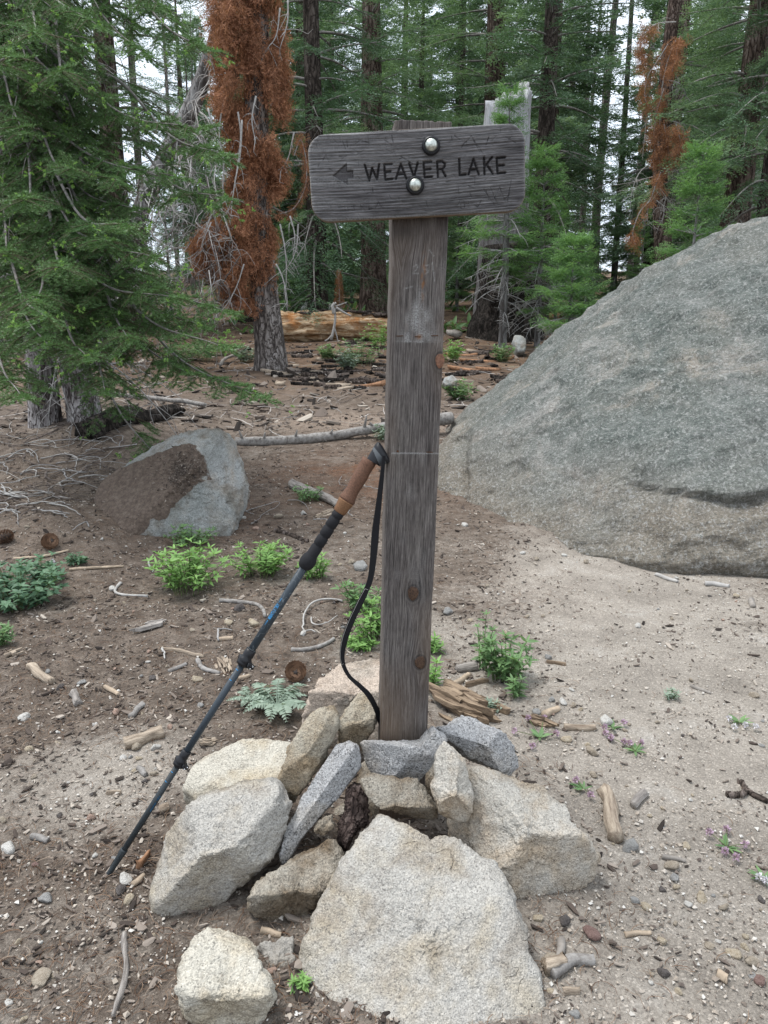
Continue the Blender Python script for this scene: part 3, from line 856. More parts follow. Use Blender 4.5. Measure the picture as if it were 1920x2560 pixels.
# ---------- board
YB = YP - .043
bpts = PX(ZB, [(90, 455), (1532, 420), (812, 165), (812, 752)])
bw = at_y(bpts[:, 0], bpts[:, 1], YB)
tilt = math.atan2(at_y(*PX(ZB, [(1400, 137)])[0], YB)[2] - at_y(*PX(ZB, [(230, 205)])[0], YB)[2], at_y(*PX(ZB, [(1400, 137)])[0], YB)[0] - at_y(*PX(ZB, [(230, 205)])[0], YB)[0])
BU = np.array((math.cos(tilt), 0, math.sin(tilt))); BV = np.array((-math.sin(tilt), 0, math.cos(tilt))); BN = np.array((0, -1.0, 0))
mids = bw
cu = ((mids[0] + mids[1]) / 2 @ BU); cv = ((mids[2] + mids[3]) / 2 @ BV)
BC = BU * cu + BV * cv + np.array((0, YB, 0))
BW = float((mids[1] - mids[0]) @ BU); BH = float((mids[2] - mids[3]) @ BV)

def bl2(pts):
    q = PX(ZB, pts); w3 = at_y(q[:, 0], q[:, 1], YB) - BC
    return np.stack([w3 @ BU, w3 @ BV], 1)

LET = {  # strokes traced in the photograph
 'W': [[(460, 408), (490, 510), (509, 430), (542, 503), (556, 404)]],
 'E': [[(640, 402), (590, 405), (598, 506), (645, 500)], [(594, 455), (632, 451)]],
 'A': [[(668, 500), (701, 402), (738, 498)], [(681, 470), (726, 466)]],
 'V': [[(757, 398), (790, 488), (814, 394)]],
 'E2': [[(905, 386), (853, 390), (861, 490), (910, 486)], [(857, 438), (900, 434)]],
 'R': [[(950, 487), (944, 386), (978, 383), (996, 398), (994, 420), (978, 434), (948, 437)], [(976, 436), (1001, 483)]],
 'L': [[(1092, 370), (1096, 475), (1135, 471)]],
 'A2': [[(1155, 470), (1187, 369), (1223, 469)], [(1168, 440), (1212, 436)]],
 'K': [[(1258, 360), (1262, 468)], [(1311, 357), (1263, 417)], [(1276, 404), (1316, 464)]],
 'E3': [[(1398, 357), (1343, 362), (1349, 463), (1400, 459)], [(1346, 412), (1391, 408)]]}
ARROW = bl2([(248, 478), (338, 396), (342, 447), (382, 443), (383, 493), (346, 497), (345, 540)])

def board():
    rad = .040
    ns, nl = 430, 168
    yv = np.linspace(-BH / 2, BH / 2, nl)
    dy = np.clip(np.abs(yv) - (BH / 2 - rad), 0, rad)
    half = BW / 2 - rad + np.sqrt(np.maximum(rad ** 2 - dy ** 2, 1e-8))
    sN = np.linspace(-1, 1, ns)
    s = (half[:, None] * sN[None]).ravel(); l = np.repeat(yv, ns)
    grain = l + .004 * np.sin(s * 9 + 2) + .003 * pn(xy0(s * 2.2, l * 5), 70)
    h = .0012 * pn(np.stack([grain * 330, s * 1.2, 0 * s], 1), 71) + .0007 * pn(np.stack([grain * 430, s * 2.5, 0 * s], 1), 72) + .0007 * pn(xy0(s * 40, l * 60), 73)
    wave = np.sin(grain * 2 * np.pi / .0068 + 3 * pn(xy0(s * 3, l * 9), 74))
    h += .0007 * wave * np.clip(.8 - (s - .05) / .3, .3, 1)
    dist = np.full(len(s), 1.0); depth = np.zeros(len(s)); dark = np.zeros(len(s)); pale = np.zeros(len(s))
    def segd(a, b):
        d = b - a; t = np.clip(((s - a[0]) * d[0] + (l - a[1]) * d[1]) / max(d @ d, 1e-9), 0, 1)
        return np.hypot(s - a[0] - t * d[0], l - a[1] - t * d[1])
    for st in LET.values():
        for pl in st:
            q = bl2(pl)
            for a, b in zip(q[:-1], q[1:]): dist = np.minimum(dist, segd(a, b))
    g1 = 1 / (1 + np.exp((dist - .0025) / .00035))
    h -= .0055 * g1
    dark = np.maximum(dark, .9 * g1)
    # arrow pocket
    ins = np.zeros(len(s), bool)
    x1, y1 = ARROW[:, 0], ARROW[:, 1]
    for k in range(len(ARROW)):
        xa, ya, xb, yb = x1[k], y1[k], x1[k - 1], y1[k - 1]
        ins ^= ((ya > l) != (yb > l)) & (s < (xb - xa) * (l - ya) / (yb - ya + 1e-12) + xa)
    ed = np.min([segd(ARROW[k - 1], ARROW[k]) for k in range(len(ARROW))], axis=0)
    ga = 1 / (1 + np.exp(-np.where(ins, ed, -ed) / .0005))
    h -= .005 * ga
    dark = np.maximum(dark, ga * np.where(ed < .0022, .9, .5))
    # scratches and worn carving
    rng = np.random.RandomState(5)
    scr = [((1105, 290), (1172, 216)), ((1172, 216), (1248, 328)), ((1190, 250), (1228, 318)), ((1255, 570), (1328, 680)), ((1270, 575), (1290, 640)), ((1300, 560), (1348, 668)), ((1318, 650), (1362, 556)), ((1362, 556), (1398, 655)),
           ((1440, 510), (1408, 684)), ((1395, 640), (1430, 600)), ((1085, 560), (1090, 640)), ((1085, 600), (1120, 590)), ((1150, 545), (1180, 560)), ((1160, 590), (1175, 625)),
           ((1070, 690), (1095, 655)), ((1095, 655), (1105, 700)), ((1120, 650), (1128, 690)), ((1128, 672), (1150, 670)), ((1150, 650), (1155, 695)), ((1180, 665), (1215, 690)), ((1215, 690), (1240, 645)),
           ((430, 675), (434, 712)), ((455, 672), (434, 694)), ((440, 692), (462, 710)), ((485, 670), (488, 705)), ((488, 705), (508, 702)), ((530, 700), (550, 655)), ((550, 655), (575, 695)), ((385, 680), (390, 715)), ((370, 685), (400, 680)), ((345, 690), (350, 720)), ((280, 690), (320, 688)),
           ((175, 385), (200, 340)), ((200, 340), (215, 385)), ((420, 240), (500, 265)), ((310, 250), (330, 300)), ((340, 250), (345, 290)), ((640, 210), (650, 260)), ((590, 240), (640, 275)), ((700, 350), (780, 400)), ((690, 365), (760, 350)), ((1040, 215), (1045, 245)), ((1060, 210), (1095, 240)), ((1400, 220), (1470, 260)), ((1410, 255), (1440, 215)), ((1290, 220), (1270, 275)), ((870, 650), (880, 700)), ((905, 660), (940, 650)), ((780, 680), (830, 682)), ((510, 560), (515, 590)), ((620, 525), (660, 520)), ((1000, 520), (1040, 515))]
    for a, b in scr:
        q = bl2([a, b]); d = segd(q[0], q[1])
        gg = np.exp(-(d / .0011) ** 2)
        h -= .0014 * gg
        dark = np.maximum(dark, .85 * gg * np.clip(.6 + pn(xy0(s * 90, l * 90), 75), .2, 1))
    for k in range(150):                                      # nicks
        a = np.array((rng.uniform(-BW / 2, BW / 2), rng.uniform(-BH / 2, BH / 2)))
        an = rng.choice([rng.normal(0, .25), rng.uniform(0, 3.14)]); b = a + rng.uniform(.003, .02) * np.array((math.cos(an), math.sin(an)))
        gg = np.exp(-(segd(a, b) / rng.uniform(.0006, .0012)) ** 2)
        h -= .001 * gg; dark = np.maximum(dark, rng.uniform(.15, .5) * gg)
    # darker lower right, paler left end
    lowr = np.clip(.5 + s / BW * .8 - l / BH * 1.0, 0, 1)
    dark = np.maximum(dark, lowr * .36 * np.clip(.75 + .9 * pn(np.stack([grain * 25, s * 3, 0 * s], 1), 76), 0, 1.3))
    dark = np.maximum(dark, .5 * np.clip(pn(np.stack([grain * 70, s * 2.2, 0 * s], 1), 77) - .1, 0, 1))
    dark = np.maximum(dark, .4 * np.exp(-((l + BH / 2 - .012) / .01) ** 2) * np.clip(.5 + pn(xy0(s * 18, l * 0), 78), 0, 1))
    edge_d = np.minimum(BH / 2 - np.abs(l), (np.repeat(half, ns) - np.abs(s)))
    pale = .5 * np.exp(-edge_d / .003) + .40 * np.clip(.2 - s / BW * 1.5, 0, 1) * np.clip(.4 + pn(np.stack([grain * 60, s * 3, 0 * s], 1), 79), 0, 1)
    h -= .0035 * np.exp(-edge_d / .0025)
    # slight chip at the lower left edge
    V = BC + BU * s[:, None] + BV * l[:, None] + BN * h[:, None]
    i = np.arange(nl - 1)[:, None] * ns; j = np.arange(ns - 1)[None]
    F = np.stack([i + j, i + j + 1, i + ns + j + 1, i + ns + j], -1).reshape(-1, 4)
    loop = np.concatenate([np.arange(ns), np.arange(1, nl) * ns + ns - 1, (nl - 1) * ns + np.arange(ns - 2, -1, -1), np.arange(nl - 2, 0, -1) * ns])
    nv = len(V); m = len(loop)
    TH = .0385
    lp = V[loop]
    wob = .0012 * pn(lp * 60, 80)[:, None]
    e1 = lp + BN * -.004 + unit(lp - BC) * .0012
    e2 = lp - BN * (TH - .004) + unit(lp - BC) * (wob)
    e3 = lp - BN * TH - unit(lp - BC) * .003
    V = np.concatenate([V, e1, e2, e3, [BC - BN * TH]])
    a = np.arange(m); b = (a + 1) % m
    side_F = [np.stack([loop[b], loop[a], nv + a, nv + b], 1), np.stack([nv + b, nv + a, nv + m + a, nv + m + b], 1), np.stack([nv + m + b, nv + m + a, nv + 2 * m + a, nv + 2 * m + b], 1)]
    capF = np.stack([nv + 2 * m + b, nv + 2 * m + a, np.full(m, nv + 3 * m), np.full(m, nv + 3 * m)], 1)
    T = lambda Fq: np.concatenate([Fq[:, [0, 1, 2]], Fq[:, [0, 2, 3]]])
    F3 = np.concatenate([T(F)] + [T(f) for f in side_F] + [capF[:, :3]])
    mi = np.concatenate([np.zeros(2 * len(F)), np.ones(2 * m * 3 + m)]).astype(int)
    x = lambda a_, f_: np.concatenate([a_, np.full(len(V) - len(a_), f_)])
    return mk('sign_board', V, F3, [W_board, W_edge], sp, midx=mi, attrs={'grain': x(grain, 0.), 'along': x(s, 0.), 'dark': x(np.clip(dark, 0, 1), 0), 'pale': x(np.clip(pale, 0, 1), 0), 'warm': x(np.zeros(len(s)), 0), 'rustv': x(np.zeros(len(s)), 0)})
board_o = board()
tag(board_o, 'grey weathered board with rounded corners, routed with WEAVER LAKE and an arrow')

def strip(pl, wdt, off):
    """flat painted bottom of a routed stroke"""
    q = bl2(pl); acc = Acc()
    for a, b in zip(q[:-1], q[1:]):
        d = unit(b - a); nn = np.array((-d[1], d[0])) * wdt
        c4 = [a - d * wdt * .8 + nn, a - d * wdt * .8 - nn, b + d * wdt * .8 - nn, b + d * wdt * .8 + nn]
        off += .00004
        V = [BC + BU * c[0] + BV * c[1] + BN * off for c in c4]
        acc.add(V, [(0, 1, 2), (0, 2, 3)])
    return acc, off
for nm, st in LET.items():
    acc = Acc(); off = -.0056
    for pl in st:
        a2, off = strip(pl, .0018, off)
        for v_, f_ in zip(a2.V, a2.F): acc.V.append(v_); acc.F.append(f_ - f_.min() + acc.n); acc.A.append(np.full(len(v_), .5)); acc.M.append(np.zeros(len(f_))); acc.n += len(v_)
    tag(acc.build('letter', ROUTED, board_o), 'routed capital letter ' + nm[0])
V = [BC + BU * c[0] * 1 + BV * c[1] + BN * -.0046 for c in ARROW * 1.0]
am = bpy.data.meshes.new('arrow'); am.from_pydata([tuple(v) for v in V], [], [tuple(range(len(V)))]); am.materials.append(ROUTED_P)
link('arrow', am, board_o)

# bolts through the board
for (cx, cy) in ((903, 281), (797, 546)):
    c2 = bl2([(cx, cy)])[0]
    c0 = BC + BU * c2[0] + BV * c2[1]
    def lathe(prof, name, mat, par, ns=28):
        a = np.arange(ns) * 2 * np.pi / ns
        V = np.concatenate([c0 + BU * (r * np.cos(a))[:, None] + BV * (r * np.sin(a))[:, None] + BN * z for r, z in prof])
        F = []
        for r in range(len(prof) - 1):
            for k in range(ns): F.append((r * ns + k, r * ns + (k + 1) % ns, (r + 1) * ns + (k + 1) % ns, (r + 1) * ns + k))
        return mk(name, V, np.array(F), mat, par)
    r2 = .0208
    bolt = lathe([(.0142, .010), (.0138, .0125), (.0122, .0155), (.0085, .0182), (.004, .0196), (.0002, .02)], 'bolt', ZINC, sp)
    lathe([(r2 * .93, -.003), (r2, .002), (r2 * .98, .006), (r2 * .86, .0098), (.0148, .0112), (.0146, .0085)], 'washer', BLACKP, bolt)
# ------------------------------------------------------------------ trekking pole leaning on the post
def print_mat():
    m, n, p, out = newmat('pole_shaft_print')
    g = G(n); c = g.coord()
    f = g.noise(g.scale(c, (26, 26, 16)), 1.0, 2, .5)
    fr = g.math('FRACT', g.math('MULTIPLY', f, 8.0))
    ln = g.math('LESS_THAN', fr, .07)
    n.links.new(g.mix(g.math('MULTIPLY', ln, .55), (.033, .043, .052), (.17, .19, .20)), p.inputs['Base Color'])
    p.inputs['Roughness'].default_value = .5
    return m
M_print = print_mat()
M_carbon = plain('dark_grey_carbon', (.032, .042, .052), .5, nz=.12, nsc=300)
M_carbon2 = plain('worn_dark_carbon', (.028, .034, .038), .6, nz=.2, nsc=200)
M_foam = plain('black_foam', (.012, .012, .014), .85, nz=.25, nsc=500)
M_blackpl = plain('black_plastic', (.010, .010, .012), .38)
M_greyrub = plain('grey_rubber', (.085, .092, .098), .55)
M_cork = plain('dark_cork', (.115, .058, .036), .75, nz=.28, nsc=260)
M_cork2 = plain('light_cork', (.165, .085, .042), .8, nz=.25, nsc=260)
M_strap = plain('black_webbing', (.008, .008, .010), .8, nz=.25, nsc=700)
M_stitch = plain('grey_thread', (.32, .31, .28), .8)
M_steel = plain('bright_steel', (.7, .7, .7), .25, 1.0)
M_blue = plain('blue_print', (.03, .26, .55), .5)
M_bluedim = plain('dim_blue_print', (.02, .10, .20), .5)
M_whiteline = plain('grey_print', (.20, .22, .23), .5)

tipP = on_ground(270, 2188)
headP = at_y(931, 1150, YP - .005)
tp = empty('trekking_pole', tipP, 'dark grey trekking pole with a cork grip and black wrist strap leaning on the signpost', 'trekking pole')
PA = unit(headP - tipP)
# a frame: n1 sideways in the picture, n2 towards the viewer
n2 = unit(EYE - (tipP + headP) / 2); n2 = unit(n2 - PA * (n2 @ PA)); n1 = np.cross(PA, n2)
def tpar(px, py):
    """distance along the pole nearest to the sight line through a pixel"""
    d = unit(ray(px, py)); w0 = EYE - tipP
    b = d @ PA; d0 = d @ w0; e0 = PA @ w0
    return float((e0 - b * d0) / (1 - b * b))
def lath(prof, name, mat, par=tp, ns=24, bend=None, oval=1.0, shift=None):
    a = np.arange(ns) * 2 * np.pi / ns
    rows = []
    for t, r in prof:
        c = PA * t + (n1 * bend(t) if bend else 0)
        rows.append(c + n1 * (r * oval * np.cos(a))[:, None] + n2 * (r * np.sin(a))[:, None])
    V = np.concatenate(rows); m = len(prof)
    V = np.concatenate([V, [rows[0].mean(0)], [rows[-1].mean(0)]])
    i = np.arange(m - 1)[:, None] * ns; j = np.arange(ns)[None]; j2 = (j + 1) % ns
    F = np.stack([i + j, i + j2, i + ns + j2, i + ns + j], -1).reshape(-1, 4)
    T = np.concatenate([F[:, [0, 1, 2]], F[:, [0, 2, 3]], np.stack([j[0], j2[0] * 0 + m * ns, j2[0]], 1)[:, [0, 1, 2]], np.stack([(m - 1) * ns + j[0], (m - 1) * ns + j2[0], j2[0] * 0 + m * ns + 1], 1)])
    return mk(name, V, T, mat, par)

tF = lambda x, y: tpar(x * 1.1573, y * 1.1573)
tg = lambda x, y: tpar(*PX(ZG, [(x, y)])[0])
t_tip_top = tpar(*PX((240, 1750, .2125), [(345, 1760)])[0])
t_l2 = tF(391, 1648); t_l1 = tF(533, 1432)
t_foam0 = tg(430, 1790); t_foam1 = tg(850, 1130)
t_cork1 = tg(950, 960); t_cork2 = tg(1290, 420)
lath([(-.03, .0035), (0.0, .0068), (.02, .0072), (t_tip_top - .02, .0088), (t_tip_top - .018, .0095), (t_tip_top - .004, .0098), (t_tip_top, .0092)], 'tip', M_carbon2)
lath([(t_tip_top - .004, .0078), (t_l2, .0082)], 'lower_shaft', M_carbon2)
lath([(t_l2 - .005, .0090), (t_l1, .0092)], 'middle_shaft', M_carbon)
lath([(t_l1, .0102), (t_foam0 + .02, .0108)], 'upper_shaft', M_print)
# ringed foam sleeve with a fat lower bead
pr = [(t_foam0 - .026, .0110), (t_foam0 - .022, .0165), (t_foam0 - .012, .0205), (t_foam0, .0208), (t_foam0 + .010, .0180), (t_foam0 + .016, .0152)]
Lf = t_foam1 - t_foam0
for k in range(1, 5):
    tt = t_foam0 + .016 + (Lf - .016) * k / 4.6
    pr += [(tt - .0035, .0150), (tt - .0015, .0132), (tt + .0015, .0132), (tt + .0035, .0150)]
pr += [(t_foam1, .0146), (t_foam1 + .001, .010)]
lath(pr, 'foam_sleeve', M_foam)
# cork grip, slightly canted, waist and hook
lean = lambda t: -.0 - .012 * max(0, t - t_cork1) / max(t_cork2 - t_cork1, .01) * .5
LC = t_cork2 - t_cork1
grip = lath([(t_foam1 - .002, .0140), (t_foam1 + .003, .0168), (t_cork1 - .006, .0205), (t_cork1 - .002, .0212)], 'grip_collar', M_cork2)
lath([(t_cork1 - .002, .0212), (t_cork1 + .004, .0218), (t_cork1 + .012, .0190), (t_cork1 + .03, .0172), (t_cork1 + LC * .45, .0186), (t_cork1 + LC * .66, .0196), (t_cork1 + LC * .72, .0184), (t_cork1 + LC * .9, .0190), (t_cork2, .0198)], 'grip', M_cork, bend=lean)
# head: black cap slanting over to the right, grey rubber inset, visor towards the post
def head():
    acc = Acc(); ns = 56
    a = np.arange(ns) * 2 * np.pi / ns
    rows = []
    b0 = lean(t_cork2)
    keys = np.array([(0, .0200, .0185, 0, .0), (.010, .0212, .0188, .001, .12), (.022, .0250, .0190, .004, .3), (.030, .0272, .0185, .006, .42), (.036, .0268, .0160, .007, .5), (.040, .022, .011, .008, .52), (.042, .010, .005, .008, .52)])
    tk = np.linspace(0, 6, 40)
    for s_, r1, r2, off, sl in np.stack([np.interp(tk, np.arange(7), keys[:, q]) for q in range(5)], 1):
        c = PA * (t_cork2 + s_) - n1 * (-b0 * -1 + off * -1) * 1.0
        ca, sa = np.cos(a), np.sin(a)
        rows.append(c + n1 * (r1 * ca)[:, None] + n2 * (r2 * sa)[:, None] - PA * (-(r1 * ca) * sl)[:, None] * SGN)
    V = np.concatenate(rows); m = len(rows)
    V = np.concatenate([V, [rows[-1].mean(0)]])
    i = np.arange(m - 1)[:, None] * ns; j = np.arange(ns)[None]; j2 = (j + 1) % ns
    F = np.stack([i + j, i + j2, i + ns + j2, i + ns + j], -1).reshape(-1, 4)
    T = np.concatenate([F[:, [0, 1, 2]], F[:, [0, 2, 3]], np.stack([(m - 1) * ns + j[0], (m - 1) * ns + j2[0], j2[0] * 0 + m * ns], 1)])
    cen = V[T].mean(1)
    # grey rubber band: a leaf shape on the viewer's side running to the right end
    u_ = (cen - PA * t_cork2) @ n1 * XS; w_ = (cen @ PA) - t_cork2; f_ = (cen - PA * t_cork2) @ n2
    mid = .027 - .50 * u_
    greyb = (f_ > -.002) & (np.abs(w_ - mid + .004) < .0025 + .005 * np.clip((u_ + .02) / .03, 0, 1.6))
    return mk('grip_cap', V, T, [M_blackpl, M_greyrub], tp, midx=greyb.astype(int))
XS = 1.0 if n1[0] > 0 else -1.0
SGN = -XS
cap_o = head()
# lever locks
def lock(t, s=1.0):
    o = lath([(t - .012, .0095 * s), (t - .010, .0150 * s), (t - .002, .0158 * s), (t, .0150 * s), (t + .002, .0158 * s), (t + .010, .0152 * s), (t + .013, .0125 * s), (t + .020, .0128 * s), (t + .036, .0124 * s), (t + .037, .0105 * s)], 'lever_lock', M_blackpl)
    # lever wrapping the clamp and its ear on the right
    a = np.linspace(-2.6, .9, 22) if XS > 0 else np.linspace(np.pi - .9, np.pi + 2.6, 22)
    path = [PA * (t + .0005) + n1 * math.cos(q) * .0175 * s + n2 * math.sin(q) * .0175 * s for q in a]
    V, F = tube(path, .0042 * s, 8, flat=1.6)
    mk('lever', V, F, M_blackpl, o)
    ear = PA * (t - .002) + n1 * XS * .021 * s + n2 * .003
    V, F = tube([ear - n1 * XS * .010 + n2 * .004, ear, ear + n1 * XS * .006 - n2 * .002], [.007 * s, .0075 * s, .005 * s], 10)
    mk('lever', V, F, M_blackpl, o)
    for k, q in enumerate((.0045, -.0035)):
        c = ear + PA * q + n2 * .0062 + n1 * XS * (.003 - .004 * k)
        V, F = tube([c - n2 * .002, c + n2 * .0022], .0026 * s if k else .0016 * s, 10)
        mk('screw', V, F, M_steel, o)
lock(t_l1, 1.12); lock(t_l2, .98)
# tick marks and lettering on the shafts
def text_on(txt, t0, t1, r, ang, mat, name, font_h):
    cu_ = bpy.data.curves.new(name, 'FONT'); cu_.body = txt; cu_.size = 1.0; cu_.align_x = 'LEFT'; cu_.offset = .03
    ob = bpy.data.objects.new(name, cu_); COL.objects.link(ob)
    dg = bpy.context.evaluated_depsgraph_get(); dg.update()
    me = bpy.data.meshes.new_from_object(ob.evaluated_get(dg))
    bpy.data.objects.remove(ob)
    n_ = len(me.vertices); co = np.empty(n_ * 3, np.float32); me.vertices.foreach_get('co', co); co = co.reshape(-1, 3)
    xx = t0 + (co[:, 0] - co[:, 0].min()) / max(np.ptp(co[:, 0]), 1e-6) * (t1 - t0)
    th = ang + (co[:, 1] - .35) * font_h / r * (-XS) * -1
    P3 = PA * xx[:, None] + n1 * (r * np.cos(th))[:, None] + n2 * (r * np.sin(th))[:, None]
    me.vertices.foreach_set('co', P3.astype(np.float32).ravel()); me.update()
    me.materials.clear(); me.materials.append(mat)
    return link(name, me, tp)
def ring(t, r, a0, a1, mat, wd=.0008, name='tick_mark'):
    a = np.linspace(a0, a1, 10)
    V = np.concatenate([PA * (t - wd) + n1 * (r * np.cos(a))[:, None] + n2 * (r * np.sin(a))[:, None], PA * (t + wd) + n1 * (r * np.cos(a))[:, None] + n2 * (r * np.sin(a))[:, None]])
    i = np.arange(9); F = np.stack([i, i + 1, i + 11, i + 10], 1)
    return mk(name, V, F, mat, tp)
LA = np.pi / 2 + XS * .55                      # a little to the left of the side facing the viewer
tx0 = tpar(*PX((650, 1490, .0482), [(565, 1205)])[0]); tx1 = tpar(*PX((650, 1490, .0482), [(1050, 445)])[0])
text_on('MOUNTAIN TECH', tx0, tx1, .01075, LA, M_blue, 'lettering', .0125)
for ta, tb in ((tx0 - .018, tx0 - .004), (tx1 + .004, tx1 + .018)):
    V, F = tube([PA * ta + (n1 * math.cos(LA) + n2 * math.sin(LA)) * .0105, PA * tb + (n1 * math.cos(LA) + n2 * math.sin(LA)) * .0105], .0006, 5); mk('printed_line', V, F, M_blue, tp)
for t, r in ((t_l1 - .026, .0093), (t_l1 - .058, .0093), (t_l2 - .030, .0083), (t_l2 - .060, .0083)):
    a0 = LA - .1 if XS < 0 else LA + .1
    ring(t, r, LA - .45, LA + .45, M_blue)
text_on('MOUNTAIN', tpar(*PX((360, 1960, .0422), [(430, 1560)])[0]), tpar(*PX((360, 1960, .0422), [(770, 1050)])[0]), .0084, np.pi / 2 - XS * .45, M_bluedim, 'lettering', .0055)
text_on('TECH', tpar(*PX((360, 1960, .0422), [(840, 930)])[0]), tpar(*PX((360, 1960, .0422), [(1000, 660)])[0]), .0084, np.pi / 2 - XS * .45, M_bluedim, 'lettering', .0075)
for k in range(4): ring(t_l1 + .040 - k * .007, .0142 - (k > 0) * .0003, LA - 1.4, LA + 1.0, M_whiteline, .0003, 'printed_line')

# wrist strap: two flat webbings hanging along the post
def ribbon(pts, Y, widths, name, mat, par, th=.0012):
    q = PX(ZF, pts)
    p3 = np.array([at_y(a[0], a[1], y) for a, y in zip(q, Y)])
    n = 90
    pth = spline(p3, n); wd = spline(np.stack([widths, np.zeros(len(widths)), np.zeros(len(widths))], 1), n)[:, 0]
    T = unit(np.gradient(pth, axis=0))
    tw = np.interp(np.linspace(0, 1, n), [0, .25, .45, .7, 1], [.9, .5, .35, .6, .3])
    view = unit(EYE - pth)
    A = unit(np.cross(T, view)); B = np.cross(A, T)
    A2 = A * np.cos(tw)[:, None] + B * np.sin(tw)[:, None]; N2 = np.cross(A2, T)
    h = wd[:, None] / 2
    V = np.stack([pth - A2 * h - N2 * th, pth + A2 * h - N2 * th, pth + A2 * h + N2 * th, pth - A2 * h + N2 * th], 1).reshape(-1, 3)
    i = np.arange(n - 1)[:, None] * 4; j = np.arange(4)[None]; j2 = (j + 1) % 4
    F = np.stack([i + j, i + j2, i + 4 + j2, i + 4 + j], -1).reshape(-1, 4)
    o = mk(name, V - tipP, F, mat, par, smooth=False)
    return o, pth, A2, N2, wd
st, pth, A2, N2, wd = ribbon([(829, 985), (824, 1030), (817, 1090), (811, 1150), (806, 1210), (798, 1258), (778, 1300), (757, 1345), (742, 1385), (738, 1425), (752, 1458), (775, 1480), (797, 1502), (812, 1530), (822, 1560)],
       [1.90, 1.90, 1.90, 1.90, 1.895, 1.89, 1.885, 1.88, 1.88, 1.885, 1.90, 1.92, 1.94, 1.96, 1.98],
       [.010, .011, .014, .021, .018, .015, .015, .016, .013, .009, .010, .012, .015, .015, .015], 'wrist_strap', M_strap, tp)
i0, i1 = 34, 60
for sgn in (-.36, .36):
    seg = pth[i0:i1] + A2[i0:i1] * (wd[i0:i1] * sgn)[:, None] + unit(EYE - pth[i0:i1]) * .0022
    if sgn > 0: V, F = tube(seg - tipP, .0006, 5); mk('stitching', V, F, M_stitch, st)
    else: V, F = tube(seg[:2] - tipP, .0005, 5)
for ie in (i0, i1 - 1):
    V, F = tube(np.array([pth[ie] - A2[ie] * wd[ie] * .36, pth[ie] + A2[ie] * wd[ie] * .36]) + unit(EYE - pth[ie]) * .0022 - tipP, .0006, 5); mk('stitching', V, F, M_stitch, st)
# the second half of the loop, behind
ribbon([(830, 985), (825, 1040), (818, 1110), (811, 1170), (804, 1235), (788, 1285), (767, 1330), (748, 1380), (741, 1425), (754, 1460), (786, 1490), (817, 1535)],
       [1.905] * 6 + [1.90, 1.90, 1.91, 1.93, 1.95, 1.98], [.009, .010, .011, .013, .013, .012, .011, .010, .009, .010, .012, .013], 'wrist_strap', M_strap, tp)
# ------------------------------------------------------------------ trees
def bark(name, deep, mid, plate, sc=1.0, ridge=1.0, lich=None):
    m, n, p, out = newmat(name)
    g = G(n); c = g.coord()
    st = g.scale(c, (1, 1, .28))
    wob = g.node('ShaderNodeTexNoise', Scale=3.0, Detail=3.0)
    g.put(wob.inputs['Vector'], st)
    vec = g.mix(.12, st, wob.outputs['Color'])
    r1 = g.math('ABSOLUTE', g.math('SUBTRACT', g.noise(g.scale(vec, (1, 1, .75)), 9 * sc, 3, .6), .5))
    r2 = g.math('ABSOLUTE', g.math('SUBTRACT', g.noise(g.scale(vec, (1, 1, 1.9)), 17 * sc, 3, .6), .5))
    cell = g.math('MINIMUM', r1, g.math('MULTIPLY', r2, 1.6))
    plates = g.math('MULTIPLY', g.ramp(cell, [(.0, .05), (.035, .45), (.12, 1.0)]), g.ramp(g.noise(g.scale(c, (1, 1, .3)), 13 * sc, 5, .7), [(.3, .45), (.6, 1.0)]))
    fine = g.noise(g.scale(c, (1, 1, .35)), 42 * sc, 6, .7)
    f = g.math('MULTIPLY', plates, g.math('ADD', .5, g.math('MULTIPLY', fine, .9)))
    base = g.ramp(f, [(.08, deep), (.45, mid), (.95, plate)])
    if lich:
        base = g.mix(g.ramp(g.noise(c, 5 * sc, 6, .7), [(.52, 0.0), (.6, .85)]), base, lich)
    n.links.new(base, p.inputs['Base Color'])
    p.inputs['Roughness'].default_value = .95
    p.inputs['Specular IOR Level'].default_value = .1
    b = g.bump(plates, .9 * ridge, .022 / sc ** .5)
    b = g.bump(fine, .7, .008, b)
    n.links.new(b, p.inputs['Normal'])
    return m

B_near = bark('pale_fir_bark', (.045, .036, .033), (.22, .20, .195), (.44, .42, .41), .9)
B_trunk = bark('plated_bark', (.04, .033, .03), (.175, .152, .138), (.33, .30, .28), .8)
B_red = bark('red_brown_bark', (.03, .021, .017), (.125, .092, .075), (.225, .18, .155), .62, 1.2)
B_dark = bark('dark_bark', (.02, .016, .014), (.065, .052, .044), (.13, .108, .095), .7)
B_grey = bark('smooth_grey_bark', (.075, .068, .063), (.185, .178, .172), (.30, .295, .285), .5, .5)
B_dead = bark('bleached_wood', (.12, .10, .09), (.34, .33, .315), (.50, .485, .47), .4, .5)

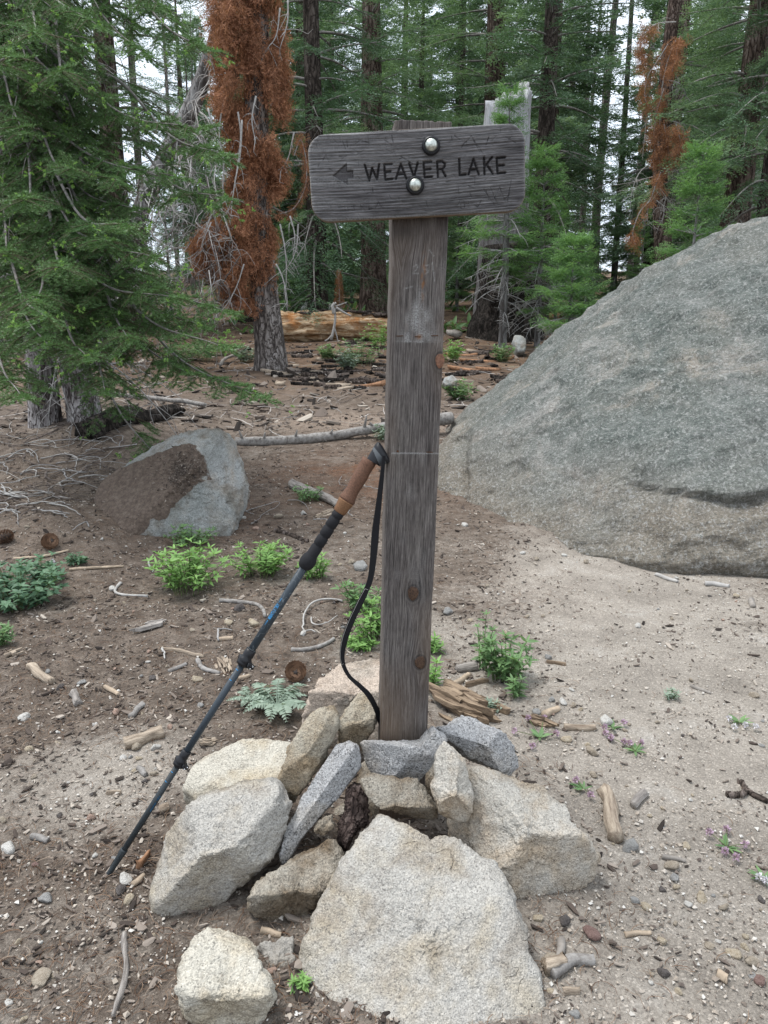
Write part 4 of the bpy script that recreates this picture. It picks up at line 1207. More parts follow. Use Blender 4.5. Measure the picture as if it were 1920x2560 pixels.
def leafmat(name, dark, light, tip=None, rough=.5, trans=.35):
    m, n, p, out = newmat(name)
    g = G(n); c = g.coord()
    v = g.attr('v')
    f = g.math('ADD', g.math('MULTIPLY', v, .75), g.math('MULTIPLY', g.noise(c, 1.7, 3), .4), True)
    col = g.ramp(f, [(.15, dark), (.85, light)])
    n.links.new(col, p.inputs['Base Color'])
    p.inputs['Roughness'].default_value = rough
    p.inputs['Specular IOR Level'].default_value = .25
    tr = n.nodes.new('ShaderNodeBsdfTranslucent')
    n.links.new(g.mix(1.0, col, (1.15, 1.2, .7), 'MULTIPLY'), tr.inputs['Color'])
    ms = n.nodes.new('ShaderNodeMixShader')
    ms.inputs[0].default_value = trans
    n.links.new(p.outputs[0], ms.inputs[1]); n.links.new(tr.outputs[0], ms.inputs[2])
    n.links.new(ms.outputs[0], out.inputs['Surface'])
    return m

N_near = leafmat('near_fir_needles', (.015, .050, .022), (.120, .215, .078), trans=.15)
N_tip = leafmat('new_fir_tips', (.15, .29, .08), (.29, .46, .14), trans=.35)
N_mid = leafmat('fir_needles', (.032, .074, .045), (.235, .35, .20), trans=.32)
N_bright = leafmat('young_fir_needles', (.045, .115, .048), (.20, .35, .13), trans=.35)
N_dark = leafmat('dark_fir_needles', (.016, .042, .026), (.125, .215, .115), trans=.25)
N_far = leafmat('far_fir_needles', (.042, .082, .055), (.27, .38, .24), trans=.34)  # needle colour lightened to stand in for haze among the distant trees
N_rust = leafmat('dead_rusty_needles', (.12, .055, .032), (.50, .245, .138), trans=.2, rough=.8)
N_orange = leafmat('dead_orange_needles', (.14, .062, .033), (.46, .225, .115), trans=.2, rough=.8)
M_twig = plain('grey_dead_twig', (.27, .26, .25), .85, nz=.35, nsc=30)
M_twig_d = plain('brown_dead_twig', (.105, .085, .075), .9, nz=.35, nsc=30)
M_twig_l = plain('bleached_twig', (.34, .325, .305), .8, nz=.25, nsc=30)
M_stem = plain('needle_stem', (.075, .062, .035), .8)
M_greylimb = plain('grey_limb', (.20, .185, .17), .9, nz=.4, nsc=18)

RNG = np.random.RandomState(77)

def needle_spray(seed, length=.30, nl=.021, gap=.0042, nw=.0026, laterals=5, tips=False):
    """a flat spray of twigs set with single needles, along +x, lying in the xy plane; returns verts, tris, value, material"""
    rng = np.random.RandomState(seed)
    acc = Acc()
    twigs = [(np.zeros(3), np.array((1.0, 0, 0)), length)]
    for k in range(laterals):
        s = (k + .6) / laterals * .82
        for sd in (-1, 1):
            a = sd * R(rng.uniform(42, 58))
            l = length * (1 - s) * rng.uniform(.5, .68) + .02
            twigs.append((np.array((length * s, 0, -.02 * s * s)), unit(np.array((math.cos(a), math.sin(a), rng.uniform(-.16, .05)))), l))
    for o, d, l in twigs:
        n = 4; t = np.linspace(0, 1, n)
        pth = o + d * (t * l)[:, None] + np.array((0, 0, -.12 * l))[None] * (t ** 2)[:, None] + np.array((0, 0, .10 * l))[None] * (t ** 4)[:, None]
        V, F = tube(pth, np.linspace(.0022, .0011, n), 3, cap=False); acc.add(V, F, .2, 1)
        m = max(6, int(l / gap))
        tt = np.linspace(.06, 1, m)
        base = np.stack([np.interp(tt, t, pth[:, c]) for c in range(3)], 1)
        dd = unit(np.stack([np.interp(tt, t, np.gradient(pth[:, c])) for c in range(3)], 1))
        sd_ = unit(np.cross(dd, (0, 0, 1.0)))
        for side, lift in ((1, .12), (-1, .12), (.35, .85), (-.35, .85)):
            if abs(side) < .5 and True:
                keep = rng.rand(m) < .38
            else: keep = np.ones(m, bool)
            k = keep.sum()
            nd = unit(dd[keep] * rng.uniform(.25, .6, (k, 1)) + sd_[keep] * side + np.array((0, 0, 1.0)) * (lift + rng.normal(0, .14, (k, 1))))
            L_ = nl * rng.uniform(.75, 1.1, (k, 1)) * np.where(tt[keep] > .93, .7, 1.0)[:, None]
            wv = unit(np.cross(nd, rng.normal(size=(k, 3)))) * nw / 2
            b = base[keep]
            Vn = np.stack([b + wv, b - wv, b + nd * L_], 1).reshape(-1, 3)
            Fn = np.arange(3 * k).reshape(-1, 3)
            acc.add(Vn, Fn, np.repeat(rng.uniform(.3, 1, k), 3), 0)
        if tips and rng.rand() < .22 or (tips and o[0] == 0 and rng.rand() < .7):
            e = pth[-1]; k = 16
            nd = unit(d + rng.normal(0, .55, (k, 3))); wv = unit(np.cross(nd, rng.normal(size=(k, 3)))) * .0024
            bb = e - d * .006 + d * rng.uniform(0, .016, (k, 1))
            acc.add(np.stack([bb + wv, bb - wv, bb + nd * .0125], 1).reshape(-1, 3), np.arange(3 * k).reshape(-1, 3), np.repeat(rng.uniform(.3, 1, k), 3), 2)
    return np.concatenate(acc.V), np.concatenate(acc.F), np.concatenate(acc.A), np.concatenate(acc.M)

def coarse_spray(seed, length=.42, tw=6, nl=.05, nw=.016, per=7, droop=.2):
    """a spray for trees ten metres off and more: each twig a feather of broad needle tufts"""
    rng = np.random.RandomState(seed)
    Vs, Fs, As = [], [], []; n0 = 0
    twigs = [(0, 0, length)] + [(length * (k + .7) / tw * .85, (1 if k % 2 else -1) * R(rng.uniform(38, 60)), length * (1 - (k + .7) / tw * .85) * rng.uniform(.55, .8) + .03) for k in range(tw)]
    for x0, a, l in twigs:
        k = max(3, int(per * l / length * 1.3)); t = (np.arange(k) + .5) / k
        d = np.array((math.cos(a), math.sin(a), 0)); s = np.array((-d[1], d[0], 0))
        base = np.array((x0, 0, 0)) + d * (t * l)[:, None] + np.array((0, 0, -droop * l)) * (t ** 2)[:, None]
        for sd in (-1, 1):
            nd = unit(d * rng.uniform(.5, .9, (k, 1)) + s * sd + np.array((0, 0, 1.0)) * rng.normal(.25, .22, (k, 1)))
            wv = unit(np.cross(nd, np.array((0, 0, 1.0)) + rng.normal(0, .7, (k, 3)))) * nw / 2
            L_ = nl * rng.uniform(.7, 1.15, (k, 1))
            Vs.append(np.stack([base + wv, base - wv, base + nd * L_], 1).reshape(-1, 3))
            Fs.append(np.arange(3 * k).reshape(-1, 3) + n0); n0 += 3 * k
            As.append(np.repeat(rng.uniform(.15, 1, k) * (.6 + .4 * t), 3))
    return np.concatenate(Vs), np.concatenate(Fs), np.concatenate(As)

NEAR = [needle_spray(s, .20, .025, .0088, .0056, 3) for s in range(6)]
RUSTY = [coarse_spray(s + 30, .30, 5, .052, .013, 8, .2) for s in range(5)]
MID = [coarse_spray(s) for s in range(4)]
FINE = [coarse_spray(s + 10, .26, 6, .035, .010, 8, .25) for s in range(4)]
FAR = [coarse_spray(s + 20, .75, 5, .16, .055, 5, .25) for s in range(3)]

def put_sprays(acc, lib, pos, dirs, scale, val, near=False, roll=None, up=(0, 0, 1.0), rng=RNG, m=0):
    pos = np.asarray(pos); dirs = np.asarray(dirs); scale = np.asarray(scale); val = np.asarray(val)
    which = rng.randint(0, len(lib), len(pos))
    if roll is None: roll = rng.normal(0, .35, len(pos))
    for k, t in enumerate(lib):
        q = which == k
        if not q.any(): continue
        X, Y, Z = frame(dirs[q], roll[q], up)
        if near: scatter(acc, t[0], t[1], pos[q], X, Y, Z, scale[q], val[q], t[2] * .6, t[3])
        else: scatter(acc, t[0], t[1], pos[q], X, Y, Z, scale[q], val[q], t[2] * .6, m)

def trunk_mesh(path, rad, ns=20, seed=0, rough=.06, flare=.5, nseg=60, fs=1.0):
    """tapered trunk with root flare and plated, uneven surface"""
    p = spline(path, nseg); r = np.interp(np.linspace(0, 1, nseg), np.linspace(0, 1, len(rad)), rad)
    hgt = np.linalg.norm(p - p[0], axis=1)
    r = r * (1 + flare * np.exp(-hgt / (rad[0] * 1.5)))
    a = np.arange(ns) * 2 * np.pi / ns
    q = np.stack([np.cos(a)[None] * np.ones((nseg, 1)) * 2.2 * fs, np.sin(a)[None] * np.ones((nseg, 1)) * 2.2 * fs, np.broadcast_to((hgt * 1.2 * fs)[:, None], (nseg, ns))], -1).reshape(-1, 3)
    b = 1 + rough * fbm(q, 3, seed + 60).reshape(nseg, ns) + .12 * flare * np.exp(-hgt / (rad[0] * 2))[:, None] * np.sin(a * 5 + seed)[None]
    return tube(p, r, ns, cap=True, bump=b)

def branch_path(o, az, L, rise, droop, n=8, rng=RNG, curl=.0):
    t = np.linspace(0, 1, n)
    d = np.array((math.cos(az), math.sin(az), 0)); s = np.array((-d[1], d[0], 0))
    z = rise * t - droop * t ** 1.7 + curl * t ** 4
    wob = rng.normal(0, .05)
    return o + d * (L * (t - .10 * droop * t ** 3))[:, None] + np.array((0, 0, 1.0)) * (z * L)[:, None] + s * (wob * L * t ** 2)[:, None]

def fir_parts(seed, H, r0, crown0, Lmax, nbr, lib, needle, bark_m, droop=.5, dead=.0, spray_s=1.0, step=.16, taper=1.0, lat=.42, twig_m=None, ns=14, lean=0.0, vis_top=None, az_range=None, tipm=None, tuft=1.0, whorl=0.0):
    """meshes of a fir standing on the origin: trunk, branches, crown"""
    rng = np.random.RandomState(seed)
    path = [np.array((lean * H * t + .10 * math.sin(3 * t + seed) * r0 * 4 * t, .06 * H * .1 * math.sin(seed + 2 * t), H * t)) for t in np.linspace(0, 1, 6)]
    path[0] = path[0] - np.array((0, 0, .25))
    tr = trunk_mesh(path, [r0, r0 * .86, r0 * .7, r0 * .5, r0 * .28, r0 * .03], ns, seed)
    P_ = spline(path, 100)
    br = Acc(); cr = Acc()
    pos, dr, sc, va = [], [], [], []
    for k in range(nbr):
        u = (k + rng.rand()) / nbr
        z = crown0 + (H - crown0) * u ** 1.15
        if whorl: z = crown0 + round((z - crown0) / whorl) * whorl + rng.normal(0, whorl * .06)
        if z > H * .995: z = H * .99
        if vis_top and z > vis_top: continue
        f = (z - crown0) / (H - crown0)
        L = Lmax * ((1 - f) ** taper * .95 + .05) * rng.uniform(.65, 1.1)
        L *= np.clip(.45 + f * 6, 0, 1)
        az = rng.uniform(0, 2 * np.pi) if az_range is None else rng.uniform(*az_range)
        o = P_[min(99, int(z / H * 99))]
        isdead = rng.rand() < dead * max(0, 1 - f * 3)
        pth = branch_path(o, az, L, rng.uniform(.05, .25) + .5 * f, droop * rng.uniform(.7, 1.3) * (1 - .6 * f), 8, rng, .12)
        rb = np.linspace(.012 + .011 * L, .004, 8)
        V, F = tube(pth, rb, 4, cap=False); br.add(V, F, .5, 0)
        T = unit(np.gradient(pth, axis=0))
        if isdead:
            for q in range(6):
                s_ = rng.uniform(.3, .95); i = int(s_ * 7)
                e = pth[i] + (T[i] * .5 + unit(rng.normal(size=3) * np.array((1, 1, .4)) + np.array((0, 0, -.5)))) * L * .25
                V, F = tube(np.array([pth[i], (pth[i] + e) / 2 + rng.normal(0, .03, 3), e]), [.006, .004, .002], 3, cap=False); br.add(V, F, .5, 0)
            continue
        st = max(3, int(L / step))
        for q in range(st):
            s_ = .22 + .78 * (q + rng.rand()) / st
            x = s_ * 7; i = min(6, int(x)); p0 = pth[i] * (1 - (x - i)) + pth[i + 1] * (x - i); d = T[i]
            S_ = unit(np.cross(d, (0, 0, 1.0)))
            for sd in (-1, 1):
                ll = L * lat * (1.12 - s_) * rng.uniform(.6, 1.15)
                nk = max(1, int(ll / (.30 * spray_s)))
                dirv = unit(d * rng.uniform(.5, .9) + S_ * sd * rng.uniform(.7, 1.0) + np.array((0, 0, rng.uniform(-.35, .08))))
                for w_ in range(nk):
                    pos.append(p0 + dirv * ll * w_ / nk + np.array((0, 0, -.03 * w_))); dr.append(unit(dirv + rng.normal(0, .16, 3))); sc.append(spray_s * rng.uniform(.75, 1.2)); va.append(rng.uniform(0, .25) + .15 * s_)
        pos.append(pth[-1]); dr.append(T[-1]); sc.append(spray_s); va.append(.35)
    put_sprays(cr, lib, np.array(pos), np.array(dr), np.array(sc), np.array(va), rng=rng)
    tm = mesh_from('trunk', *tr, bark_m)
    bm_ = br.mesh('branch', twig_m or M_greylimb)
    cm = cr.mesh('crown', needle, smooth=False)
    return tm, bm_, cm

def tree(name, meshes, loc, label, cat='tree', group=None, rot=0.0, sc=1.0, names=('trunk', 'branch', 'crown')):
    e = empty(name, loc, label, cat, group)
    e.rotation_euler = (0, 0, rot); e.scale = (sc,) * 3
    for nm, me in zip(names, meshes):
        o = link(nm, me, e)
        if nm in ('branch', 'crown'): o['kind'] = 'stuff'
    return e

def copy_tree(e, loc, rot, sc, label, group=None, sxy=None):
    c = e.copy(); COL.objects.link(c); c.location = loc; c.rotation_euler = (0, 0, rot); c.scale = (sxy or sc, sxy or sc, sc)
    c['label'] = label
    if group: c['group'] = group
    for ch in list(e.children):
        d = ch.copy(); COL.objects.link(d); d.parent = c
    return c

def spot(px, Y, dz=0.0):
    """where a sight line through column px meets the ground at distance Y"""
    x = (px - 960) / FPX * (Y * CP + .5)
    return np.array((x, Y, gz1(x, Y) + dz))

# ---- far and middle forest: a few kinds, copied --------------------------------------------
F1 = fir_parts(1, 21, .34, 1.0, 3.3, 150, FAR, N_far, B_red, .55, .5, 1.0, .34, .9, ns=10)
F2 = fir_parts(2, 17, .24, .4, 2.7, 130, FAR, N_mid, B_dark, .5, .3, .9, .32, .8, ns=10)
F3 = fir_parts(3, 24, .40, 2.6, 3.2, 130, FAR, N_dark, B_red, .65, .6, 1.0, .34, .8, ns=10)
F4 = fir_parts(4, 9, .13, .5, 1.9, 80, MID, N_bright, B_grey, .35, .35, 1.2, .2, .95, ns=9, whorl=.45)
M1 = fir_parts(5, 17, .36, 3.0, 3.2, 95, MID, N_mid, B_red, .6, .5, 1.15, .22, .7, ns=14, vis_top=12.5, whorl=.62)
M2 = fir_parts(6, 16, .26, 1.1, 3.0, 110, MID, N_dark, B_dark, .7, .3, 1.2, .22, .7, ns=14, vis_top=12.0, whorl=.55)
def bare_parts(seed, H, r0, n=46, Lm=1.5):
    rng = np.random.RandomState(seed)
    path = [np.array((.02 * H * math.sin(seed + 2 * t), 0, H * t - (.2 if t == 0 else 0))) for t in np.linspace(0, 1, 5)]
    tr = trunk_mesh(path, [r0, r0 * .85, r0 * .7, r0 * .5, r0 * .1], 10, seed)
    P_ = spline(path, 60); br = Acc()
    for k in range(n):
        z = H * (.12 + .85 * (k + rng.rand()) / n); L = Lm * rng.uniform(.3, 1) * (1.1 - z / H)
        pth = branch_path(P_[min(59, int(z / H * 59))], rng.uniform(0, 6.28), L, rng.uniform(-.1, .3), rng.uniform(.2, .7), 6, rng)
        V, F = tube(pth, np.linspace(.016, .004, 6), 4, cap=False); br.add(V, F, .5, 0)
        for q in range(4):
            i = rng.randint(1, 5); e = pth[i] + unit(rng.normal(size=3) + np.array((0, 0, -.6))) * L * .35
            V, F = tube(np.array([pth[i], e]), [.006, .003], 3, cap=False); br.add(V, F, .5, 0)
    return mesh_from('trunk', *tr, B_trunk), br.mesh('branch', M_twig)
S1 = bare_parts(8, 19, .16); S2 = bare_parts(9, 15, .11, 40, 1.2)

protos = {}
def where(px, Y):
    a = ('at the far left edge', 'above the near fir', 'behind the leaning dead tree', 'behind the rusty dead tree', 'left of the signboard', 'straight behind the signboard', 'right of the signboard', 'above the left slope of the boulder', 'left of the orange dead tree', 'right of the orange dead tree', 'at the far right edge')
    b = np.searchsorted([130, 330, 500, 740, 880, 1100, 1300, 1440, 1570, 1760], px)
    c = ('nearest row', 'middle row', 'further row', 'farthest row')
    return a[b] + ', ' + c[int(np.searchsorted([34, 45, 62], Y))]
def plant(kind, px, Y, rot, sc, label, group=None, name='fir_tree', sxy=None):
    loc = spot(px, Y)
    if kind not in protos:
        src = {'F1': F1, 'F2': F2, 'F3': F3, 'F4': F4, 'M1': M1, 'M2': M2, 'S1': S1, 'S2': S2}[kind]
        e = tree(name, src, loc, label, 'tree', group, rot, sc, ('trunk', 'branch') if len(src) == 2 else ('trunk', 'branch', 'crown'))
        protos[kind] = e
        if sxy: e.scale = (sxy, sxy, sc)
        return e
    return copy_tree(protos[kind], loc, rot, sc, label, group, sxy)

GF_ = 'firs standing far back in the forest'
far_lab = {'F1': 'tall green red-trunked fir far back in the forest', 'F2': 'slender dark-trunked fir far back in the forest', 'F3': 'dark fir with a bare lower trunk far back in the forest',
           'S1': 'tall bare pole-like dead tree far back in the forest', 'S2': 'thin bare dead tree far back in the forest'}
frng = np.random.RandomState(31)
# rows at growing distance; a gap is left towards the upper right where the sky shows
for (Y0, n) in ((31, 10), (38, 13), (47, 15), (58, 17), (72, 18)):
    for k in range(n):
        px = -60 + 2040 * (k + frng.uniform(.05, .95)) / n
        Y = Y0 * frng.uniform(.9, 1.12)
        if 300 < px < 465 or 1435 < px < 1560: continue
        if 1415 < px < 1560 and Y < 70: kind = frng.choice(['S1', 'S2'])
        elif 330 < px < 520 and Y < 50: kind = frng.choice(['S1', 'S2', 'F2'])
        else: kind = frng.choice(['F1', 'F2', 'F3', 'F1', 'S1'], p=[.31, .29, .24, .12, .04])
        sc = frng.uniform(.75, 1.1)
        plant(kind, px, Y, frng.uniform(0, 6.28), sc, far_lab[kind].replace(' far back in the forest', '') + ' ' + where(px, Y), GF_ if kind[0] == 'F' else 'bare dead trees far back in the forest', 'fir_tree' if kind[0] == 'F' else 'dead_tree')
for k in range(13):
    px = frng.uniform(1380, 1620) if k % 3 else frng.uniform(360, 700)
    Y = frng.uniform(26, 60)
    plant(frng.choice(['S1', 'S2']), px, Y, frng.uniform(0, 6.28), frng.uniform(.8, 1.15), 'thin leafless dead pole ' + where(px, Y), 'bare dead trees far back in the forest', 'dead_tree')
# undergrowth of young firs between the trunks
for k, (px, Y, sc) in enumerate([(770, 29, .42), (840, 31, .5), (720, 27, .34), (1010, 33, .5), (1140, 30, .55), (1380, 25, .42), (1450, 27, .4), (1520, 30, .5), (560, 30, .5), (440, 27, .5), (300, 22, .5), (150, 20, .55), (1580, 22, .36), (1830, 24, .4), (20, 18, .5), (880, 36, .6), (1280, 34, .6), (650, 36, .55)]):
    plant('F4', px, Y, k * 1.3, sc, 'small bright green young fir ' + where(px, Y), 'young firs between the far trunks')

# ---- the trees one can tell apart ----------------------------------------------------------
plant('M1', 928, 27.5, 1.0, 1.15, 'large straight fir whose bark trunk shows just left of the signboard and below it', sxy=1.28)
plant('M1', 1212, 31, 2.6, 1.2, 'tall fir with a thick red-brown trunk rising behind the broken pale stump', sxy=1.45)
plant('M2', 1335, 23, .4, 1.05, 'dark fir with hanging boughs close to the right of the broken pale stump', sxy=1.15)
plant('M2', 800, 21.5, 3.3, 1.1, 'dark fir with drooping boughs between the rusty dead tree and the signboard', sxy=1.1)
plant('M1', 1800, 19, 4.2, .95, 'big fir with a thick brown trunk standing behind the boulder at the right', sxy=1.0)
plant('M2', 1858, 17.5, 3.9, .9, 'fir with blue-green boughs in front of the thick brown trunk at the right', sxy=.8)
plant('M2', 1900, 24, 5.2, 1.0, 'dark fir at the right edge of the view above the boulder')
plant('M1', 1632, 28, 5.5, 1.0, 'fir with airy green boughs close behind the orange-needled dead tree')
plant('M2', 620, 24, 1.9, 1.05, 'dark fir behind the leaning grey dead tree')
plant('M1', 330, 22, .3, 1.0, 'green fir behind the near fir on the left')
plant('M2', 90, 17, 2.2, .95, 'dark fir at the far left edge behind the near fir')

# young firs right of the post
def young(seed, H, r0, px, Y, label, dead0, Lm, tp=.95):
    ms = fir_parts(seed, H, r0, H * dead0, Lm, 78, FINE, N_bright, B_grey, .32, .0, 1.15, .15, tp, ns=10, twig_m=M_twig, whorl=.30)
    e = tree('young_fir', ms, spot(px, Y), label)
    rng = np.random.RandomState(seed)
    for k in range(34):                       # bare lower limbs
        z = rng.uniform(.12, dead0 + .25) * H; L = Lm * rng.uniform(.5, 1.15)
        pth = branch_path(np.array((0, 0, z)), rng.uniform(0, 6.28), L, .05, rng.uniform(.3, .75), 8, rng)
        acc = Acc(); V, F = tube(pth, np.linspace(.013, .003, 8), 5); acc.add(V, F)
        for q in range(7):
            i = rng.randint(2, 7); ee = pth[i] + unit(rng.normal(size=3) * np.array((1, 1, .5)) + np.array((0, 0, -.6))) * L * rng.uniform(.12, .35)
            mid = (pth[i] + ee) / 2 + rng.normal(0, .02, 3)
            V, F = tube(np.array([pth[i], mid, ee]), [.005, .004, .002], 4, cap=False); acc.add(V, F)
        acc.build('dead_branch', M_twig, e)
    return e
young(21, 4.9, .095, 1250, 16.6, 'young fir with a grey trunk and bare lower limbs right of the signpost', .34, 1.0, 1.5)
young(22, 3.9, .07, 1335, 16.9, 'bright young fir just right of the bare-limbed one behind the boulder', .22, .95)
young(23, 3.5, .05, 1690, 13.5, 'small young fir peeking over the top of the boulder', .2, .8)
young(24, 2.2, .04, 1410, 15.0, 'low bushy young fir at the left slope of the boulder', .12, .8)

# broken pale snag
def snag():
    loc = spot(1243, 19.5)
    H, r0, ns, nl = 5.95, .62, 64, 90
    a = np.arange(ns) * 2 * np.pi / ns
    t = np.linspace(0, 1, nl)
    A_, T_ = np.meshgrid(a, t)
    top = H * (.93 + .035 * pn(np.stack([np.cos(a) * 2, np.sin(a) * 2, 0 * a], 1), 90) + .045 * np.clip(pn(np.stack([np.cos(a) * 7, np.sin(a) * 7, 0 * a], 1), 91), -.6, .6) + .035 * np.cos(a - .3))
    z = T_ * top[None]
    q = np.stack([np.cos(A_) * 4, np.sin(A_) * 4, z * .35], -1).reshape(-1, 3)
    r = r0 * (1 - .16 * T_) * (1 + .35 * np.exp(-z / .5)) * (1 + .10 * fbm(q, 3, 92).reshape(z.shape) - .07 * np.abs(pn(q * 3, 93)).reshape(z.shape))
    V = np.stack([r * np.cos(A_), r * np.sin(A_), z - .2], -1).reshape(-1, 3)
    inn = V.reshape(nl, ns, 3)[-1] * np.array((.72, .72, 1)); inn2 = inn * np.array((.6, .6, .55))
    V = np.concatenate([V, inn, inn2])
    m = nl + 2
    i = np.arange(m - 1)[:, None] * ns; j = np.arange(ns)[None]; j2 = (j + 1) % ns
    F = np.stack([i + j, i + j2, i + ns + j2, i + ns + j], -1).reshape(-1, 4)
    mt, n, p, out = newmat('bleached_snag')
    g = G(n); c = g.coord()
    f = g.noise(g.scale(c, (1, 1, .06)), 26, 6, .7)
    zz = g.sep(c)[2]
    f2 = g.math('ADD', g.noise(g.scale(c, (1, 1, .25)), 2.2, 4, .6), g.math('MULTIPLY', g.math('SUBTRACT', 3.6, zz), .35), True)
    base = g.mix(g.ramp(f2, [(.5, 0.0), (.62, .7)]), g.ramp(f, [(.3, (.14, .13, .125)), (.48, (.40, .40, .41)), (.7, (.56, .57, .58))]), (.085, .068, .058))
    n.links.new(base, p.inputs['Base Color']); n.links.new(g.bump(f, 1.0, .05), p.inputs['Normal']); p.inputs['Roughness'].default_value = .9
    e = empty('broken_stump', loc, 'tall pale broken-off stump with a jagged top behind the signboard', 'dead tree')
    mk('trunk', V, F, mt, e)
snag()

# ---- dead limbs as separate parts ----------------------------------------------------------
def dead_branch(e, pth, r, seed, mat, twigs=9, tl=.35, hang=.6, name='branch'):
    rng = np.random.RandomState(seed)
    acc = Acc(); n = len(pth)
    V, F = tube(pth, np.linspace(r, r * .3, n), 6); acc.add(V, F)
    for q in range(twigs):
        i = rng.randint(n // 4, n - 1)
        l = tl * rng.uniform(.4, 1.2)
        d = unit(rng.normal(size=3) * np.array((1, .7, .5)) + np.array((0, 0, -hang)))
        d2 = unit(d + np.array((0, 0, -.9)) + rng.normal(0, .45, 3))
        p2 = np.array([pth[i], pth[i] + d * l * .5, pth[i] + d * l * .5 + d2 * l * .6])
        pp = spline(p2, 6); V, F = tube(pp, np.linspace(r * .45, r * .16, 6), 4, cap=False); acc.add(V, F)
        for w_ in range(2):
            j = rng.randint(2, 6); e2 = pp[j] + unit(rng.normal(size=3) + np.array((0, 0, -.5))) * l * .3
            V, F = tube(np.array([pp[j], e2]), [r * .22, r * .12], 3, cap=False); acc.add(V, F)
    o = acc.build(name, mat, e)
    return o

